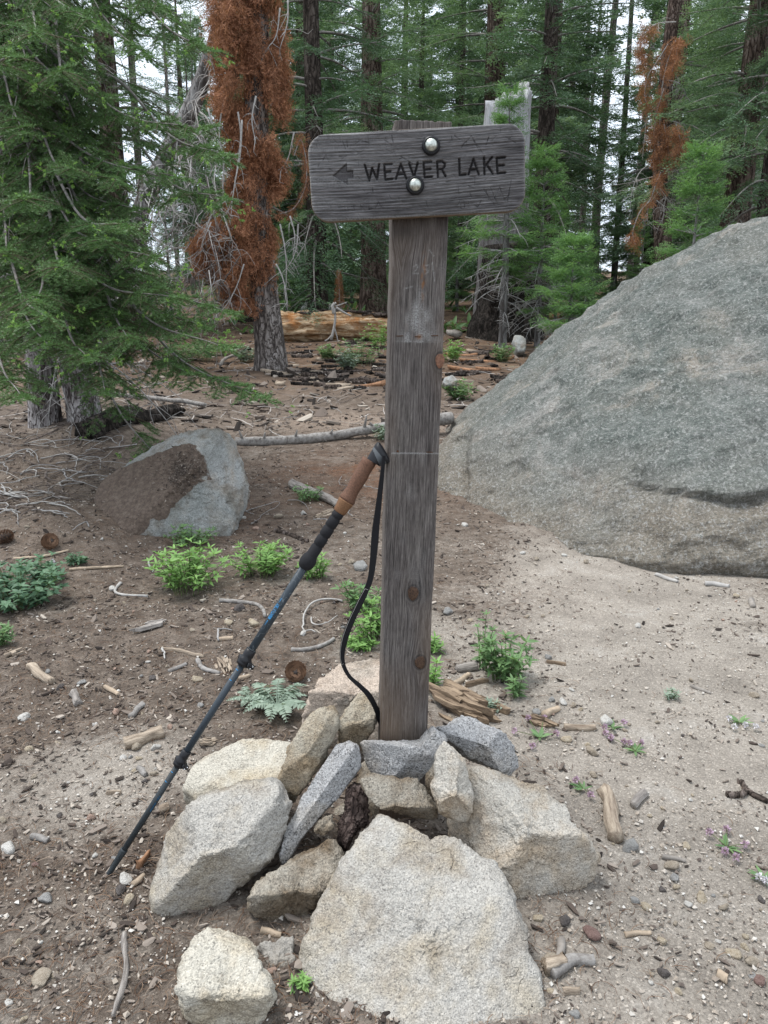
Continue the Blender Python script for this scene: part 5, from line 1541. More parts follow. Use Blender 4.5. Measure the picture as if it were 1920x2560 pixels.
# the rusty dead fir (trunk below, a curtain of brown needles above)
def rusty():
    Y = 13.4
    loc = spot(684, Y)
    e = empty('dead_fir', loc, 'dead fir wrapped in a hanging curtain of rust-brown needles', 'dead tree')
    xw = lambda px, z: np.array((((px - 684) / FPX) * (Y * CP + .3), 0, z))
    path = [xw(684, -.25), xw(682, .5), xw(674, 1.3), xw(664, 2.6), xw(672, 4.2), xw(690, 6.5), xw(700, 9)]
    V, F = trunk_mesh(path, [.27, .24, .225, .21, .19, .16, .12], 40, 41, .05, .32, 140, 1.5)
    mk('trunk', V, F, B_trunk, e)
    rng = np.random.RandomState(42)
    PT = spline(path, 200)
    def trunk_at(z): return PT[np.argmin(np.abs(PT[:, 2] - z))]
    # silhouettes of the curtain: (height, left px, right px)
    pf = np.array([(-60, 580, 722), (0, 578, 728), (90, 580, 738), (170, 584, 742), (250, 582, 736), (330, 606, 732), (400, 614, 736), (470, 602, 726), (540, 560, 712), (590, 522, 704), (640, 516, 698), (700, 572, 696), (760, 600, 676)], float)
    zt = np.array([at_y(684, b_, Y)[2] for b_ in pf[:, 0]]) - loc[2]
    o_ = np.argsort(zt); prof = np.stack([zt[o_], pf[o_, 1], pf[o_, 2]], 1)
    N0 = 9000
    z = rng.uniform(zt.min(), zt.max(), N0); a_ = np.interp(z, prof[:, 0], prof[:, 1]); b_ = np.interp(z, prof[:, 0], prof[:, 2]); u = rng.rand(N0)
    px = a_ + (b_ - a_) * u
    dens = .62 + 1.5 * pn(np.stack([px * .024, z * 1.5, 0 * z + 4], 1), 44) + np.clip((z - 3.3) * .2, -.1, .25) + .4 * np.clip((2.9 - z) / .4, 0, 1)
    kp = np.nonzero(rng.rand(N0) < np.clip(dens, .02, 1))[0][:3000]
    z, a_, b_, u, px = z[kp], a_[kp], b_[kp], u[kp], px[kp]; n = len(kp)
    x = (px - 684) / FPX * (Y * CP + .3); wdt = (b_ - a_) / 2 / FPX * Y
    c = np.interp(z, PT[:, 2], PT[:, 0])
    lump = .70 + 1.2 * pn(np.stack([px * .02, z * 1.8, 0 * z + 9], 1), 46)
    y = np.where(rng.rand(n) < .8, -np.sqrt(np.maximum(0, 1 - (2 * u - 1) ** 2)) * np.minimum(wdt, .55) * rng.uniform(.5, 1.0, n) * lump, rng.uniform(-.1, .4, n))
    pos = np.stack([x, y, z], 1)
    dr = unit(np.stack([(x - c) * .5, y * .55, 0 * z - 1.0], 1) + rng.normal(0, .30, (n, 3))); sc = rng.uniform(.6, 1.05, n); va = rng.uniform(0, .35, n)
    acc = Acc()
    put_sprays(acc, RUSTY, np.array(pos), np.array(dr), np.array(sc), np.array(va), roll=rng.uniform(-3, 3, len(pos)), up=(0, 1.0, .1), rng=rng)
    tag(acc.build('crown', N_rust, e, smooth=False), 'hanging rust-brown dead needles', kind='stuff')
    # loop of brown needles bulging to the right, hung on a bent twig
    for k, pts in enumerate([[(735, 390), (752, 350), (766, 410), (762, 470), (735, 520), (700, 535)], [(590, 600), (550, 560), (520, 590), (540, 640), (560, 690)]]):
        p3 = np.array([at_y(a, b, Y - .35) for a, b in pts]) - loc
        pp = spline(p3, 40); acc = Acc(); V, F = tube(pp, .009, 5); acc.add(V, F, .3, 1)
        m = 90; idx = rng.randint(0, 40, m)
        put_sprays(acc, FINE, pp[idx] + rng.normal(0, .02, (m, 3)), unit(np.gradient(pp, axis=0)[idx] + rng.normal(0, .02, (m, 3)) + np.array((0, 0, -.02))), rng.uniform(.4, .75, m), rng.uniform(0, .3, m), rng=rng)
        acc.build('needled_branch', [N_rust, M_twig], e, smooth=False)
    # bare pale limbs sweeping down on both sides
    limbs = [[(560, 250), (548, 330), (560, 420), (555, 500)], [(605, 300), (600, 390), (585, 470), (575, 560)], [(520, 270), (530, 310), (545, 345), (560, 400), (556, 470), (575, 540)], [(595, 280), (602, 340), (593, 420), (580, 500), (560, 545)],
             [(735, 330), (722, 390), (700, 430)], [(745, 560), (742, 610), (730, 650), (700, 690)], [(700, 560), (712, 620), (716, 680), (712, 760)], [(725, 540), (737, 590), (732, 640)], [(690, 660), (705, 690), (715, 730), (720, 770)],
             [(570, 500), (540, 520), (520, 560), (505, 600)], [(560, 470), (520, 480), (470, 520)], [(560, 530), (500, 560), (450, 560), (420, 590)], [(570, 560), (520, 600), (480, 640), (430, 655)], [(590, 620), (540, 660), (500, 680), (460, 720)], [(600, 640), (560, 700), (520, 740), (470, 765)], [(610, 660), (590, 720), (560, 770), (520, 800), (470, 810)], [(600, 700), (560, 760), (510, 790)], [(590, 590), (545, 640), (490, 690), (440, 700)],
             [(700, 20), (690, 90), (660, 130)], [(720, 0), (718, 60), (700, 120)], [(640, 240), (630, 300), (640, 360)]]
    for k, pts in enumerate(limbs):
        p3 = np.array([at_y(a, b, Y - .45 - .25 * math.sin(k)) for a, b in pts]) - loc
        low = k >= 9 and k < 18
        dead_branch(e, spline(p3, 14), .011 if low else .015, 200 + k, M_twig_d if (low and k % 3) else M_twig_l, 16 if low else 7, .42 if low else .28, .9 if low else .5)
rusty()

# the leaning bare grey tree left of it
def leaning():
    Y = 13.9
    pts = [(235, 1010), (270, 860), (312, 660), (355, 520), (420, 380), (480, 265), (530, 130), (572, 0), (610, -150)]
    base = spot(232, Y)
    P3 = np.array([at_y(a, b, Y) for a, b in pts])
    P3[0] = base - np.array((0, 0, .2))
    e = empty('leaning_dead_tree', base, 'bare grey dead tree leaning to the right with tangled pale twigs', 'dead tree')
    V, F = trunk_mesh(P3 - base, [.17, .16, .155, .15, .145, .14, .12, .10, .08], 28, 51, .05, .2, 110, 1.3)
    mk('trunk', V, F, B_grey, e)
    rng = np.random.RandomState(52)
    limbs = [[(470, 290), (450, 330), (440, 400), (430, 480), (425, 560)], [(500, 210), (490, 260), (500, 330), (520, 400)], [(515, 160), (500, 240), (470, 260)], [(440, 340), (470, 400), (490, 450), (540, 500)],
             [(430, 360), (445, 420), (455, 470), (470, 520)], [(400, 420), (420, 450), (435, 500), (430, 600), (420, 690)], [(390, 430), (360, 480), (350, 540)], [(365, 500), (400, 540), (420, 600), (400, 680)], [(350, 540), (330, 600), (335, 680), (350, 760)],
             [(330, 600), (380, 640), (400, 700), (385, 780)], [(540, 100), (525, 180), (530, 260), (545, 350)], [(555, 50), (530, 120), (520, 200)], [(410, 400), (380, 420), (340, 470), (320, 520)], [(310, 660), (290, 700), (300, 760)], [(480, 260), (520, 300), (545, 370), (560, 450), (550, 540)],
             [(455, 310), (500, 350), (530, 420)], [(345, 550), (390, 600), (440, 620), (500, 610)], [(320, 620), (360, 680), (420, 700), (480, 680)], [(375, 470), (420, 520), (480, 540)], [(440, 330), (425, 300), (450, 260)]]
    for k, pts in enumerate(limbs):
        p3 = np.array([at_y(a, b, Y - .3 - .5 * rng.rand()) for a, b in pts]) - base
        p3[0][1] = -.05
        dead_branch(e, spline(p3, 14), .016, 300 + k, M_twig_l if k % 3 else M_twig, 12, .4, .55)
    for k in range(34):
        a, b = rng.uniform(330, 560), rng.uniform(380, 720)
        pts = [(a, b), (a + rng.uniform(-30, 20), b + rng.uniform(40, 80)), (a + rng.uniform(-60, 50), b + rng.uniform(90, 200)), (a + rng.uniform(-80, 80), b + rng.uniform(150, 260))]
        p3 = np.array([at_y(q[0], q[1], Y - rng.uniform(.2, 1.6)) for q in pts]) - base
        dead_branch(e, spline(p3, 12), .009, 340 + k, (M_twig, M_twig_d, M_twig_l)[k % 3], 9, .42, .6)
leaning()

# right-hand dead tree with orange needles
def orange_tree():
    Y = 18.5
    loc = spot(1572, Y)
    e = empty('dead_fir', loc, 'tall dead tree on the right draped with orange-brown needles along its trunk', 'dead tree')
    pts = [(1660, 720), (1650, 500), (1657, 300), (1672, 130), (1690, -30), (1700, -200)]
    P3 = np.array([at_y(a, b, Y) for a, b in pts]); P3 = np.concatenate([[np.array((P3[0][0], Y, gz1(P3[0][0], Y) - .2))], P3])
    e.location = P3[0]; loc = P3[0]
    V, F = trunk_mesh(P3 - loc, [.19, .18, .165, .15, .14, .125, .11], 20, 61, .05, .3, 90)
    mk('trunk', V, F, B_red, e)
    rng = np.random.RandomState(62)
    strands = [[(1690, 100), (1670, 150), (1655, 220), (1650, 300), (1645, 380), (1650, 410)], [(1670, 110), (1645, 150), (1620, 190), (1612, 240), (1622, 270)], [(1660, 220), (1640, 290), (1635, 350), (1640, 400)], [(1660, 310), (1668, 360), (1676, 415)], [(1652, 430), (1640, 460), (1625, 500), (1600, 530), (1582, 580), (1588, 610)], [(1640, 60), (1612, 80), (1600, 120), (1608, 160)], [(1700, 90), (1692, 130), (1680, 180)], [(1690, 310), (1700, 350), (1694, 390)]]
    for k, pts in enumerate(strands):
        p3 = np.array([at_y(a, b, Y - .3 - .1 * k % 3) for a, b in pts]) - loc
        pp = spline(p3, 40); acc = Acc(); V, F = tube(pp, .012, 5); acc.add(V, F, .3, 1)
        m = 90; i = rng.randint(0, 40, m)
        put_sprays(acc, FINE, pp[i] + rng.normal(0, .05, (m, 3)), unit(np.array((0, 0, -1.0)) + rng.normal(0, .5, (m, 3))), rng.uniform(.6, 1.0, m), rng.uniform(0, .35, m), roll=rng.uniform(-3, 3, m), up=(0, 1., .1), rng=rng)
        acc.build('needled_branch', [N_orange, M_twig], e, smooth=False)
    limbs = [[(1650, 260), (1620, 290), (1612, 340), (1606, 400)], [(1660, 300), (1700, 310), (1708, 350), (1690, 390)], [(1640, 400), (1600, 430), (1580, 480), (1575, 540)], [(1650, 420), (1690, 430), (1705, 450), (1690, 480)], [(1650, 470), (1670, 500), (1690, 530)], [(1645, 480), (1620, 520), (1620, 570)], [(1690, 55), (1640, 60), (1610, 90), (1580, 120)], [(1655, 430), (1690, 425), (1708, 460), (1695, 500)], [(1640, 500), (1660, 520), (1655, 560)], [(1668, 200), (1700, 210), (1720, 250)]]
    for k, pts in enumerate(limbs):
        p3 = np.array([at_y(a, b, Y - .3) for a, b in pts]) - loc
        dead_branch(e, spline(p3, 12), .014, 400 + k, M_twig if k % 2 else M_twig_l, 12, .4, .8)
orange_tree()
# small dead orange sapling behind the fallen log
def sapling():
    Y = 19.6
    loc = spot(851, Y)
    e = empty('dead_sapling', loc, 'small dead sapling with a tuft of orange needles behind the fallen log', 'dead tree')
    hT = at_y(850, 668, Y)[2] - loc[2]
    V, F = tube(np.array([(0, 0, -.1), (.01, 0, hT * .5), (0, 0, hT)]), [.02, .016, .006], 6); mk('trunk', V, F, M_twig, e)
    rng = np.random.RandomState(71); acc = Acc(); m = 150
    z = hT * (1 - .55 * rng.rand(m) ** .8); rr = .02 + .13 * (hT - z) / (hT * .55); az = rng.uniform(0, 6.28, m)
    put_sprays(acc, FINE, np.stack([rr * np.cos(az) * .6, rr * np.sin(az) * .6, z], 1), unit(np.stack([np.cos(az) * .6, np.sin(az) * .6, -np.ones(m)], 1)), rng.uniform(.35, .6, m), rng.uniform(0, .3, m), rng=rng)
    tag(acc.build('crown', N_orange, e, smooth=False), kind='stuff')
    for k in range(14):
        az_ = rng.uniform(0, 6.28); pth = branch_path(np.array((0, 0, hT * rng.uniform(.2, .55))), az_, rng.uniform(.3, .6), .1, 1.0, 6, rng)
        dead_branch(e, pth, .006, 500 + k, M_twig, 6, .2, .8)
sapling()

# ---- the near fir on the left --------------------------------------------------------------
def near_fir():
    loc = np.array((-3.15, 7.9, gz1(-3.15, 7.9)))
    e = empty('near_fir', loc, 'near green fir with two pale bark stems and drooping boughs at the left edge', 'tree')
    Y = 7.9
    def pth_(pts): return np.array([at_y(a, b, Y) for a, b in pts]) - loc
    t1 = pth_([(118, 1110), (108, 980), (92, 800), (60, 600), (18, 400), (-20, 200), (-60, 0), (-80, -200)])
    t2 = pth_([(222, 1128), (212, 1040), (190, 930), (165, 800), (140, 600), (120, 400), (110, 200), (105, 0)])
    for t_ in (t1, t2): t_[0][2] -= .15
    V, F = trunk_mesh(t1, [.165, .15, .14, .13, .12, .11, .10, .09], 32, 81, .06, .3, 120, 1.6); mk('trunk', V, F, B_near, e)
    V, F = trunk_mesh(t2, [.19, .165, .15, .135, .12, .105, .09, .08], 32, 82, .07, .4, 120, 1.6); mk('trunk', V, F, B_near, e)
    rng = np.random.RandomState(83)
    # tip pixel, distance of the tip, height of the root on the stem, foliage amount
    tips = [((535, 128), 6.0, 4.4), ((495, 318), 5.7, 3.5), ((548, 382), 5.5, 3.2), ((436, 440), 5.6, 3.0), ((556, 492), 5.4, 2.9), ((270, 602), 4.9, 2.5), ((378, 706), 5.5, 2.25), ((558, 775), 5.3, 2.15), ((490, 808), 5.4, 2.0), ((632, 985), 5.0, 1.75), ((470, 935), 5.4, 1.6),
            ((120, 862), 4.7, 1.9), ((90, 750), 4.6, 2.2), ((85, 85), 4.9, 4.3), ((150, 178), 5.0, 3.9), ((30, 140), 4.6, 3.9), ((385, 1135), 5.6, 1.45), ((300, 250), 5.9, 3.9), ((355, 130), 6.2, 4.5), ((240, 60), 5.6, 4.8), ((420, 30), 6.3, 5.0), ((330, 520), 5.9, 2.7), ((180, 420), 5.3, 3.0), ((60, 500), 5.0, 2.8), ((300, 780), 5.7, 2.0), ((200, 700), 5.4, 2.3),
            ((230, 900), 5.6, 1.8), ((70, 180), 5.8, 4.4), ((30, 300), 6.0, 3.9), ((160, 330), 6.3, 3.9), ((250, 380), 6.2, 3.5), ((90, 560), 5.9, 2.9), ((230, 620), 5.9, 2.6), ((20, 820), 5.6, 2.1), ((160, 800), 5.9, 2.1), ((280, 700), 6.2, 2.3), ((200, 90), 6.4, 4.9), ((330, 60), 6.6, 4.9), ((220, 300), 6.6, 4.0), ((60, 330), 5.6, 3.6), ((20, 640), 5.2, 2.5), ((100, 240), 6.3, 4.0), ((140, 620), 6.2, 2.7),
            ((290, 450), 5.5, 3.1), ((340, 850), 6.0, 1.9), ((40, 420), 6.5, 3.3), ((200, 180), 6.2, 4.4), ((130, 20), 5.9, 5.0)]
    tips += [((545, 862), 4.9, 1.9), ((300, 560), 4.7, 2.6), ((110, 790), 4.4, 2.0), ((430, 742), 4.9, 2.1), ((215, 890), 4.6, 1.75), ((50, 985), 4.6, 1.55), ((262, 975), 4.9, 1.5), ((150, 668), 4.5, 2.3), ((375, 640), 5.0, 2.4), ((320, 845), 4.8, 1.9)]
    for k, (tp_, Yt, hz) in enumerate(tips):
        tip = at_y(tp_[0], tp_[1], Yt) - loc
        st = t1 if k % 2 else t2
        zz_ = st[:, 2]; sx = np.interp(hz, zz_, st[:, 0]); sy = 0
        o = np.array((sx, sy, hz))
        # a bough bows outwards and levels off towards its tip
        L = np.linalg.norm(tip - o)
        c1 = o + (tip - o) * .33 + np.array((0, 0, .05 * L)); c2 = o + (tip - o) * .7 + np.array((0, 0, -.035 * L + .02 * rng.normal()))
        sw = unit(np.cross(tip - o, (0, 0, 1.0))) * rng.normal(0, .04) * L
        pth = spline(np.array([o, c1 + sw, c2 + sw * .6, tip]), 26)
        acc = Acc()
        V, F = tube(pth, np.linspace(.0075 + .0038 * L, .0026, 26), 6); acc.add(V, F, .3)
        # grey dead twigs near the root
        for q in range(10):
            i = rng.randint(2, 15); d = unit(rng.normal(size=3) * np.array((1, 1, .6)) + np.array((0, 0, -.55))); l = rng.uniform(.15, .5)
            e1 = pth[i] + d * l * .5; e2 = e1 + unit(d + np.array((0, 0, -.5)) + rng.normal(0, .4, 3)) * l * .5
            V, F = tube(spline(np.array([pth[i], e1, e2]), 5), np.linspace(.005, .002, 5), 4, cap=False); acc.add(V, F, .5)
        T = unit(np.gradient(pth, axis=0))
        pos, dr, sc, va = [], [], [], []
        ends = []
        seglen = L / 25
        bd = rng.uniform(-.12, .12)
        for i in range(7, 26):
            s_ = i / 25
            S_ = unit(np.cross(T[i], (0, 0, 1.0)))
            for sd in (-1, 1):
                if rng.rand() < .36: continue
                ll = .14 + L * .22 * (1.06 - s_) * rng.uniform(.5, 1.15)
                dv = unit(T[i] * rng.uniform(.65, 1.0) + S_ * sd * rng.uniform(.55, .95) + np.array((0, 0, rng.uniform(-.42, -.02))))
                lp = spline(np.array([pth[i], pth[i] + dv * ll * .5, pth[i] + dv * ll + np.array((0, 0, -.05 * ll))]), 6)
                V, F = tube(lp, np.linspace(.0034, .0013, 6), 4, cap=False); acc.add(V, F, .3, 1)
                if rng.rand() < .10 + .3 * (s_ > .75): ends.append((lp[-1] + dv * .03, dv))
                nk = max(1, int(round(ll / .19)))
                for w_ in range(nk):
                    f_ = w_ / nk; b0 = pth[i] + (lp[-1] - pth[i]) * f_
                    for s2 in ((-1, 1) if w_ < nk - 1 else (0,)):
                        if rng.rand() < .30: continue
                        d3 = unit(dv + np.cross(dv, (0, 0, 1.0)) * s2 * rng.uniform(.35, .7) + np.array((0, 0, rng.normal(-.1, .12))))
                        pos.append(b0); dr.append(d3); sc.append(rng.uniform(.75, 1.1)); va.append(np.clip(.12 + bd + .25 * s_ + rng.uniform(-.1, .1), 0, .5))
        ends.append((pth[-1], T[-1]))
        for q in range(3):
            pos.append(pth[-1 - q * 2]); dr.append(unit(T[-1] + rng.normal(0, .12, 3) + np.array((0, 0, .12)))); sc.append(rng.uniform(.9, 1.15)); va.append(.5)
        b_o = acc.build('branch', [M_greylimb, M_stem], e)
        fa = Acc()
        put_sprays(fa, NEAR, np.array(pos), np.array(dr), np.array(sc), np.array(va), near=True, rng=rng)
        for pe, de in ends:
            for w_ in range(rng.randint(2, 5)):
                m = 20; ax_ = unit(de + rng.normal(0, .55, 3)); b0 = pe + ax_ * .012 + rng.normal(0, .012, 3)
                nd = unit(ax_ + rng.normal(0, .5, (m, 3))); wv = unit(np.cross(nd, rng.normal(size=(m, 3)))) * .0026; bb = b0 + ax_ * rng.uniform(-.004, .018, (m, 1))
                fa.add(np.stack([bb + wv, bb - wv, bb + nd * .017], 1).reshape(-1, 3), np.arange(3 * m).reshape(-1, 3), np.repeat(rng.uniform(.2, 1, m), 3), 2)
        tag(fa.build('foliage', [N_near, M_stem, N_tip], b_o, smooth=False), kind='stuff')
    # bare dead limbs of the lower trunk
    for k in range(26):
        hz = rng.uniform(.7, 3.6); st = t1 if rng.rand() < .5 else t2
        o = np.array((np.interp(hz, st[:, 2], st[:, 0]), -.1, hz))
        az = rng.uniform(-2.9, .3); L = rng.uniform(.6, 1.7)
        dead_branch(e, branch_path(o, az, L, .0, rng.uniform(.3, .9), 10, rng), .010, 600 + k, M_twig, 11, .45, .5, 'dead_branch')
near_fir()
# ------------------------------------------------------------------ fallen wood
def rot_mat():
    m, n, p, out = newmat('rotten_wood')
    g = G(n); c = g.coord()
    f = g.noise(g.scale(c, (.12, 1, 1)), 16, 7, .75, .4)
    base = g.ramp(f, [(.34, (.05, .025, .012)), (.44, (.28, .155, .07)), (.54, (.50, .37, .235)), (.70, (.64, .535, .41))])
    o_ = g.noise(c, 2.6, 5, .7)
    base = g.mix(g.ramp(o_, [(.52, 0.0), (.66, .8)]), base, (.40, .17, .055))
    n.links.new(base, p.inputs['Base Color']); n.links.new(g.bump(f, 1.0, .06), p.inputs['Normal']); p.inputs['Roughness'].default_value = .95
    return m
M_rot = rot_mat()
B_debris = bark('loose_bark', (.03, .024, .02), (.10, .078, .066), (.22, .185, .165), 1.3, .8)
B_char = bark('dark_rotten_bark', (.010, .009, .008), (.038, .032, .028), (.085, .072, .064), 1.1, 1.0)
W_grey = plain('grey_dry_wood', (.25, .225, .20), .9, nz=.4, nsc=25)
W_tan = plain('tan_dry_wood', (.36, .285, .21), .9, nz=.4, nsc=30)
W_orange = plain('orange_rotten_wood', (.25, .135, .075), .95, nz=.5, nsc=25)
def stick_bark():
    m, n, p, out = newmat('ringed_stick_bark'); g = G(n); c = g.coord()
    f = g.noise(g.scale(c, (1, .12, .12)), 42, 3, .7); f2 = g.noise(c, 30, 5, .7)
    base = g.mix(g.ramp(f2, [(.35, 0.0), (.6, 1.0)]), (.135, .12, .108), (.29, .275, .258))
    base = g.mix(g.ramp(f, [(.30, .9), (.38, 0.0)]), base, (.05, .042, .036))
    n.links.new(base, p.inputs['Base Color']); n.links.new(g.bump(f2, .8, .006), p.inputs['Normal']); p.inputs['Roughness'].default_value = .9
    return m
B_stick = stick_bark()

def grain_wood(name, dark, light, sx=.10, sc=70):
    m, n, p, out = newmat(name)
    g = G(n); c = g.coord('Object')
    f = g.noise(g.scale(c, (sx, 1, 1)), sc, 6, .72, .3)
    base = g.ramp(f, [(.33, dark), (.66, light)])
    n.links.new(base, p.inputs['Base Color']); n.links.new(g.bump(f, 1.0, .008), p.inputs['Normal']); p.inputs['Roughness'].default_value = .93
    return m
WG_tan = grain_wood('split_tan_wood', (.15, .11, .08), (.48, .40, .31))
WG_grey = grain_wood('weathered_grey_wood', (.12, .105, .095), (.40, .365, .33))
WG_rot = grain_wood('shredded_rotten_wood', (.075, .05, .034), (.34, .255, .175), sc=60)

def wood_between(name, a, b, r, mat, label, cat, group=None, sag=0.0, flat=1.0, ns=12, rough=.18, seed=0, taper=.8, bend=0.0, ends=True, n=26, lift=.6):
    """a stick lying on the ground between two photograph pixels"""
    A = on_ground(*a); B = on_ground(*b)
    mid = (A + B) / 2; d = B - A; L = np.linalg.norm(d); X = d / L
    S_ = unit(np.cross((0, 0, 1.0), X)); N_ = np.cross(X, S_)
    t = np.linspace(0, 1, n)
    rng = np.random.RandomState(seed + 700)
    y = bend * L * np.sin(t * np.pi) + .02 * L * np.sin(t * 7 + seed)
    zz = r * lift * flat + sag * np.sin(t * np.pi)
    pth = np.stack([(t - .5) * L, y, zz + 0 * t], 1)
    w3 = mid + pth[:, 0:1] * X + pth[:, 1:2] * S_
    gzz = gz(w3[:, 0], w3[:, 1]); line = A[2] + (B[2] - A[2]) * t
    pth[:, 2] += np.maximum(gzz - line, 0)
    rr = r * (1 - (1 - taper) * t) * (1 + rough * .5 * pn(np.stack([t * L / r * .35, 0 * t + seed, 0 * t], 1), 3))
    if not ends: rr[-1] *= .3
    a_ = np.arange(ns) * 2 * np.pi / ns
    q = np.stack([np.cos(a_)[None] * 1.6 * np.ones((n, 1)), np.sin(a_)[None] * 1.6 * np.ones((n, 1)), np.broadcast_to((t * L / r * .25)[:, None], (n, ns))], -1).reshape(-1, 3)
    bmp = 1 + rough * fbm(q, 3, seed).reshape(n, ns)
    V, F = tube(pth, rr, ns, bump=bmp, flat=flat, up=(0, 1.0, 0.01))
    V = V + (rng.normal(0, r * .12, V.shape) * (np.abs(V[:, 0:1]) > L * .48))
    o = mk(name, V, F, mat)
    o.matrix_world = Matrix((( *X[:1], S_[0], N_[0], mid[0]), (X[1], S_[1], N_[1], mid[1]), (X[2], S_[2], N_[2], mid[2]), (0, 0, 0, 1)))
    return tag(o, label, cat, group)


# a dark bark-covered piece of wood wedged in the gap behind the slab
GRB = bark('wedge_bark', (.03, .022, .02), (.085, .062, .055), (.15, .118, .105), 2.2, .8)
stone('dark bark-covered wood wedged upright in the middle of the stone pile', P(ZC, [(365, 650), (380, 590), (392, 520), (440, 450), (485, 440), (512, 560), (505, 640), (450, 700), (390, 785), (352, 740)]), (883, 2038), 1.74, 38, .05, .06, GRB, planes=[(180, 40, .04), (0, 40, .035)], seed=40, k=5, sub=6, cat='wood', name='wood_chunk', rough=1.8)
stone('dark stone deep at the bottom of the gap in the pile', P(ZC, [(330, 560), (560, 520), (760, 600), (820, 700), (640, 760), (420, 780), (250, 700)]), (940, 2085), 1.93, 45, .03, .08, GR_brown, seed=41, k=6, sub=5, group=GRP)

# the long grey fallen branch behind the post
def fallen_branch():
    pts = [(588, 1108), (690, 1104), (800, 1094), (890, 1080), (965, 1066), (1060, 1052), (1130, 1046)]
    base = on_ground(588, 1112)
    P3 = []
    Y0 = on_ground(640, 1116)[1]
    for k, (a, b) in enumerate(pts):
        g0 = at_y(a, b, Y0 + .10 * k); P3.append((g0[0], g0[1], max(g0[2], gz1(g0[0], g0[1]) + .03)))
    P3 = np.array(P3)
    e = empty('fallen_branch', P3[0], 'long grey fallen branch with broken stubs lying behind the signpost', 'branch')
    pp = spline(P3 - P3[0], 60)
    t = np.linspace(0, 1, 60); a_ = np.arange(14) * 2 * np.pi / 14
    q = np.stack([np.cos(a_)[None] * 1.5 * np.ones((60, 1)), np.sin(a_)[None] * 1.5 * np.ones((60, 1)), np.broadcast_to((t * 16)[:, None], (60, 14))], -1).reshape(-1, 3)
    V, F = tube(pp, .046 + .012 * np.sin(t * 9) * t + .014 * t, 14, bump=1 + .14 * fbm(q, 3, 3).reshape(60, 14))
    mk('stem', V, F, B_stick, e)
    for s_, dz, dx in ((.05, .12, -.03), (.12, .10, .02), (.24, .11, .03), (.38, .08, .04), (.55, .16, .03), (.62, .07, -.06)):
        p0 = pp[int(s_ * 59)]
        V, F = tube(np.array([p0, p0 + np.array((dx * .5, -.03, dz * .5)), p0 + np.array((dx, -.04, dz))]), [.020, .014, .008], 7); mk('branch_stub', V, F, B_stick, e)
fallen_branch()

# the rotten log in the middle distance
def log():
    Y = 18.6
    a = at_y(668, 815, Y + .3); b = at_y(1010, 842, Y - .2)
    a[2] = gz1(a[0], a[1]) + .30; b[2] = gz1(b[0], b[1]) + .26
    e = empty('fallen_log', (a + b) / 2, 'big rotten orange fallen log lying in the middle distance', 'log')
    n, ns = 90, 36; t = np.linspace(0, 1, n); c = (a + b) / 2
    pth = spline(np.array([a, (a + b) / 2 + np.array((0, .05, .03)), b]) - c, n)
    ang = np.arange(ns) * 2 * np.pi / ns
    q = np.stack([np.cos(ang)[None] * 1.4 * np.ones((n, 1)), np.sin(ang)[None] * 1.4 * np.ones((n, 1)), np.broadcast_to((t * 3.0)[:, None], (n, ns))], -1).reshape(-1, 3)
    bm_ = 1 + .30 * fbm(q * np.array((2.6, 2.6, 1.1)), 5, 5, .62).reshape(n, ns) - .34 * np.clip(pn(q * np.array((1.6, 1.6, 1.6)), 6).reshape(n, ns) - .2, 0, 1)
    V, F = tube(pth, .37 - .04 * t, ns, bump=bm_)
    mk('wood', V, F, M_rot, e)
    rng = np.random.RandomState(9)
    for k in range(16):                                     # slabs of bark still lying on its top
        s_ = rng.choice([rng.uniform(.30, .55), rng.uniform(.68, 1.0)]); p0 = pth[int(s_ * (n - 1))] + np.array((0, rng.uniform(-.16, .12), .30 + rng.uniform(0, .07)))
        V, F = slab(rng, rng.uniform(.3, .8), rng.uniform(.10, .22), .05)
        o = mk('bark', V, F, B_char if k % 2 else B_debris, e, loc=p0); o.rotation_euler = (rng.normal(-.35, .3), rng.normal(0, .12), rng.normal(0, .15))
    # pale forked root standing against it
    for pts, r in (([(828, 850), (836, 815), (838, 790), (836, 770)], .035), ([(836, 785), (832, 768), (836, 758), (840, 760)], .045), ([(838, 765), (850, 762), (868, 755)], .014), ([(840, 768), (858, 780), (878, 790)], .03), ([(832, 835), (820, 848), (812, 852)], .02), ([(836, 820), (842, 840), (844, 852)], .02)):
        p3 = np.array([at_y(x, y, Y - .42) for x, y in pts]) - c
        V, F = tube(spline(p3, 10), np.linspace(r, r * .6, 10), 7); mk('root', V, F, M_twig_l, e)

def slab(rng, L, W, T, n=11):
    """an irregular flat piece with a broken outline (top, bottom, rim)"""
    a = np.sort(rng.uniform(0, 2 * np.pi, n)); a = np.linspace(0, 2 * np.pi, n, endpoint=False) + rng.normal(0, .12, n)
    r = rng.uniform(.72, 1.1, n)
    x = np.sign(np.cos(a)) * np.abs(np.cos(a)) ** .7 * r * L / 2; y = np.sin(a) * r * W / 2
    curve = lambda x_, y_: -(y_ / W * 2) ** 2 * W * .12
    Vt = np.stack([x, y, T / 2 + curve(x, y) + rng.normal(0, T * .15, n)], 1); Vb = Vt.copy(); Vb[:, 2] -= T; Vb[:, :2] *= .93
    V = np.concatenate([Vt, Vb, [(0, 0, T / 2)], [(0, 0, -T / 2)]])
    i = np.arange(n); j = (i + 1) % n
    F = np.concatenate([np.stack([i, j, np.full(n, 2 * n)], 1), np.stack([n + j, n + i, np.full(n, 2 * n + 1)], 1), np.stack([i, n + i, j], 1), np.stack([j, n + i, n + j], 1)])
    return V, F
log()

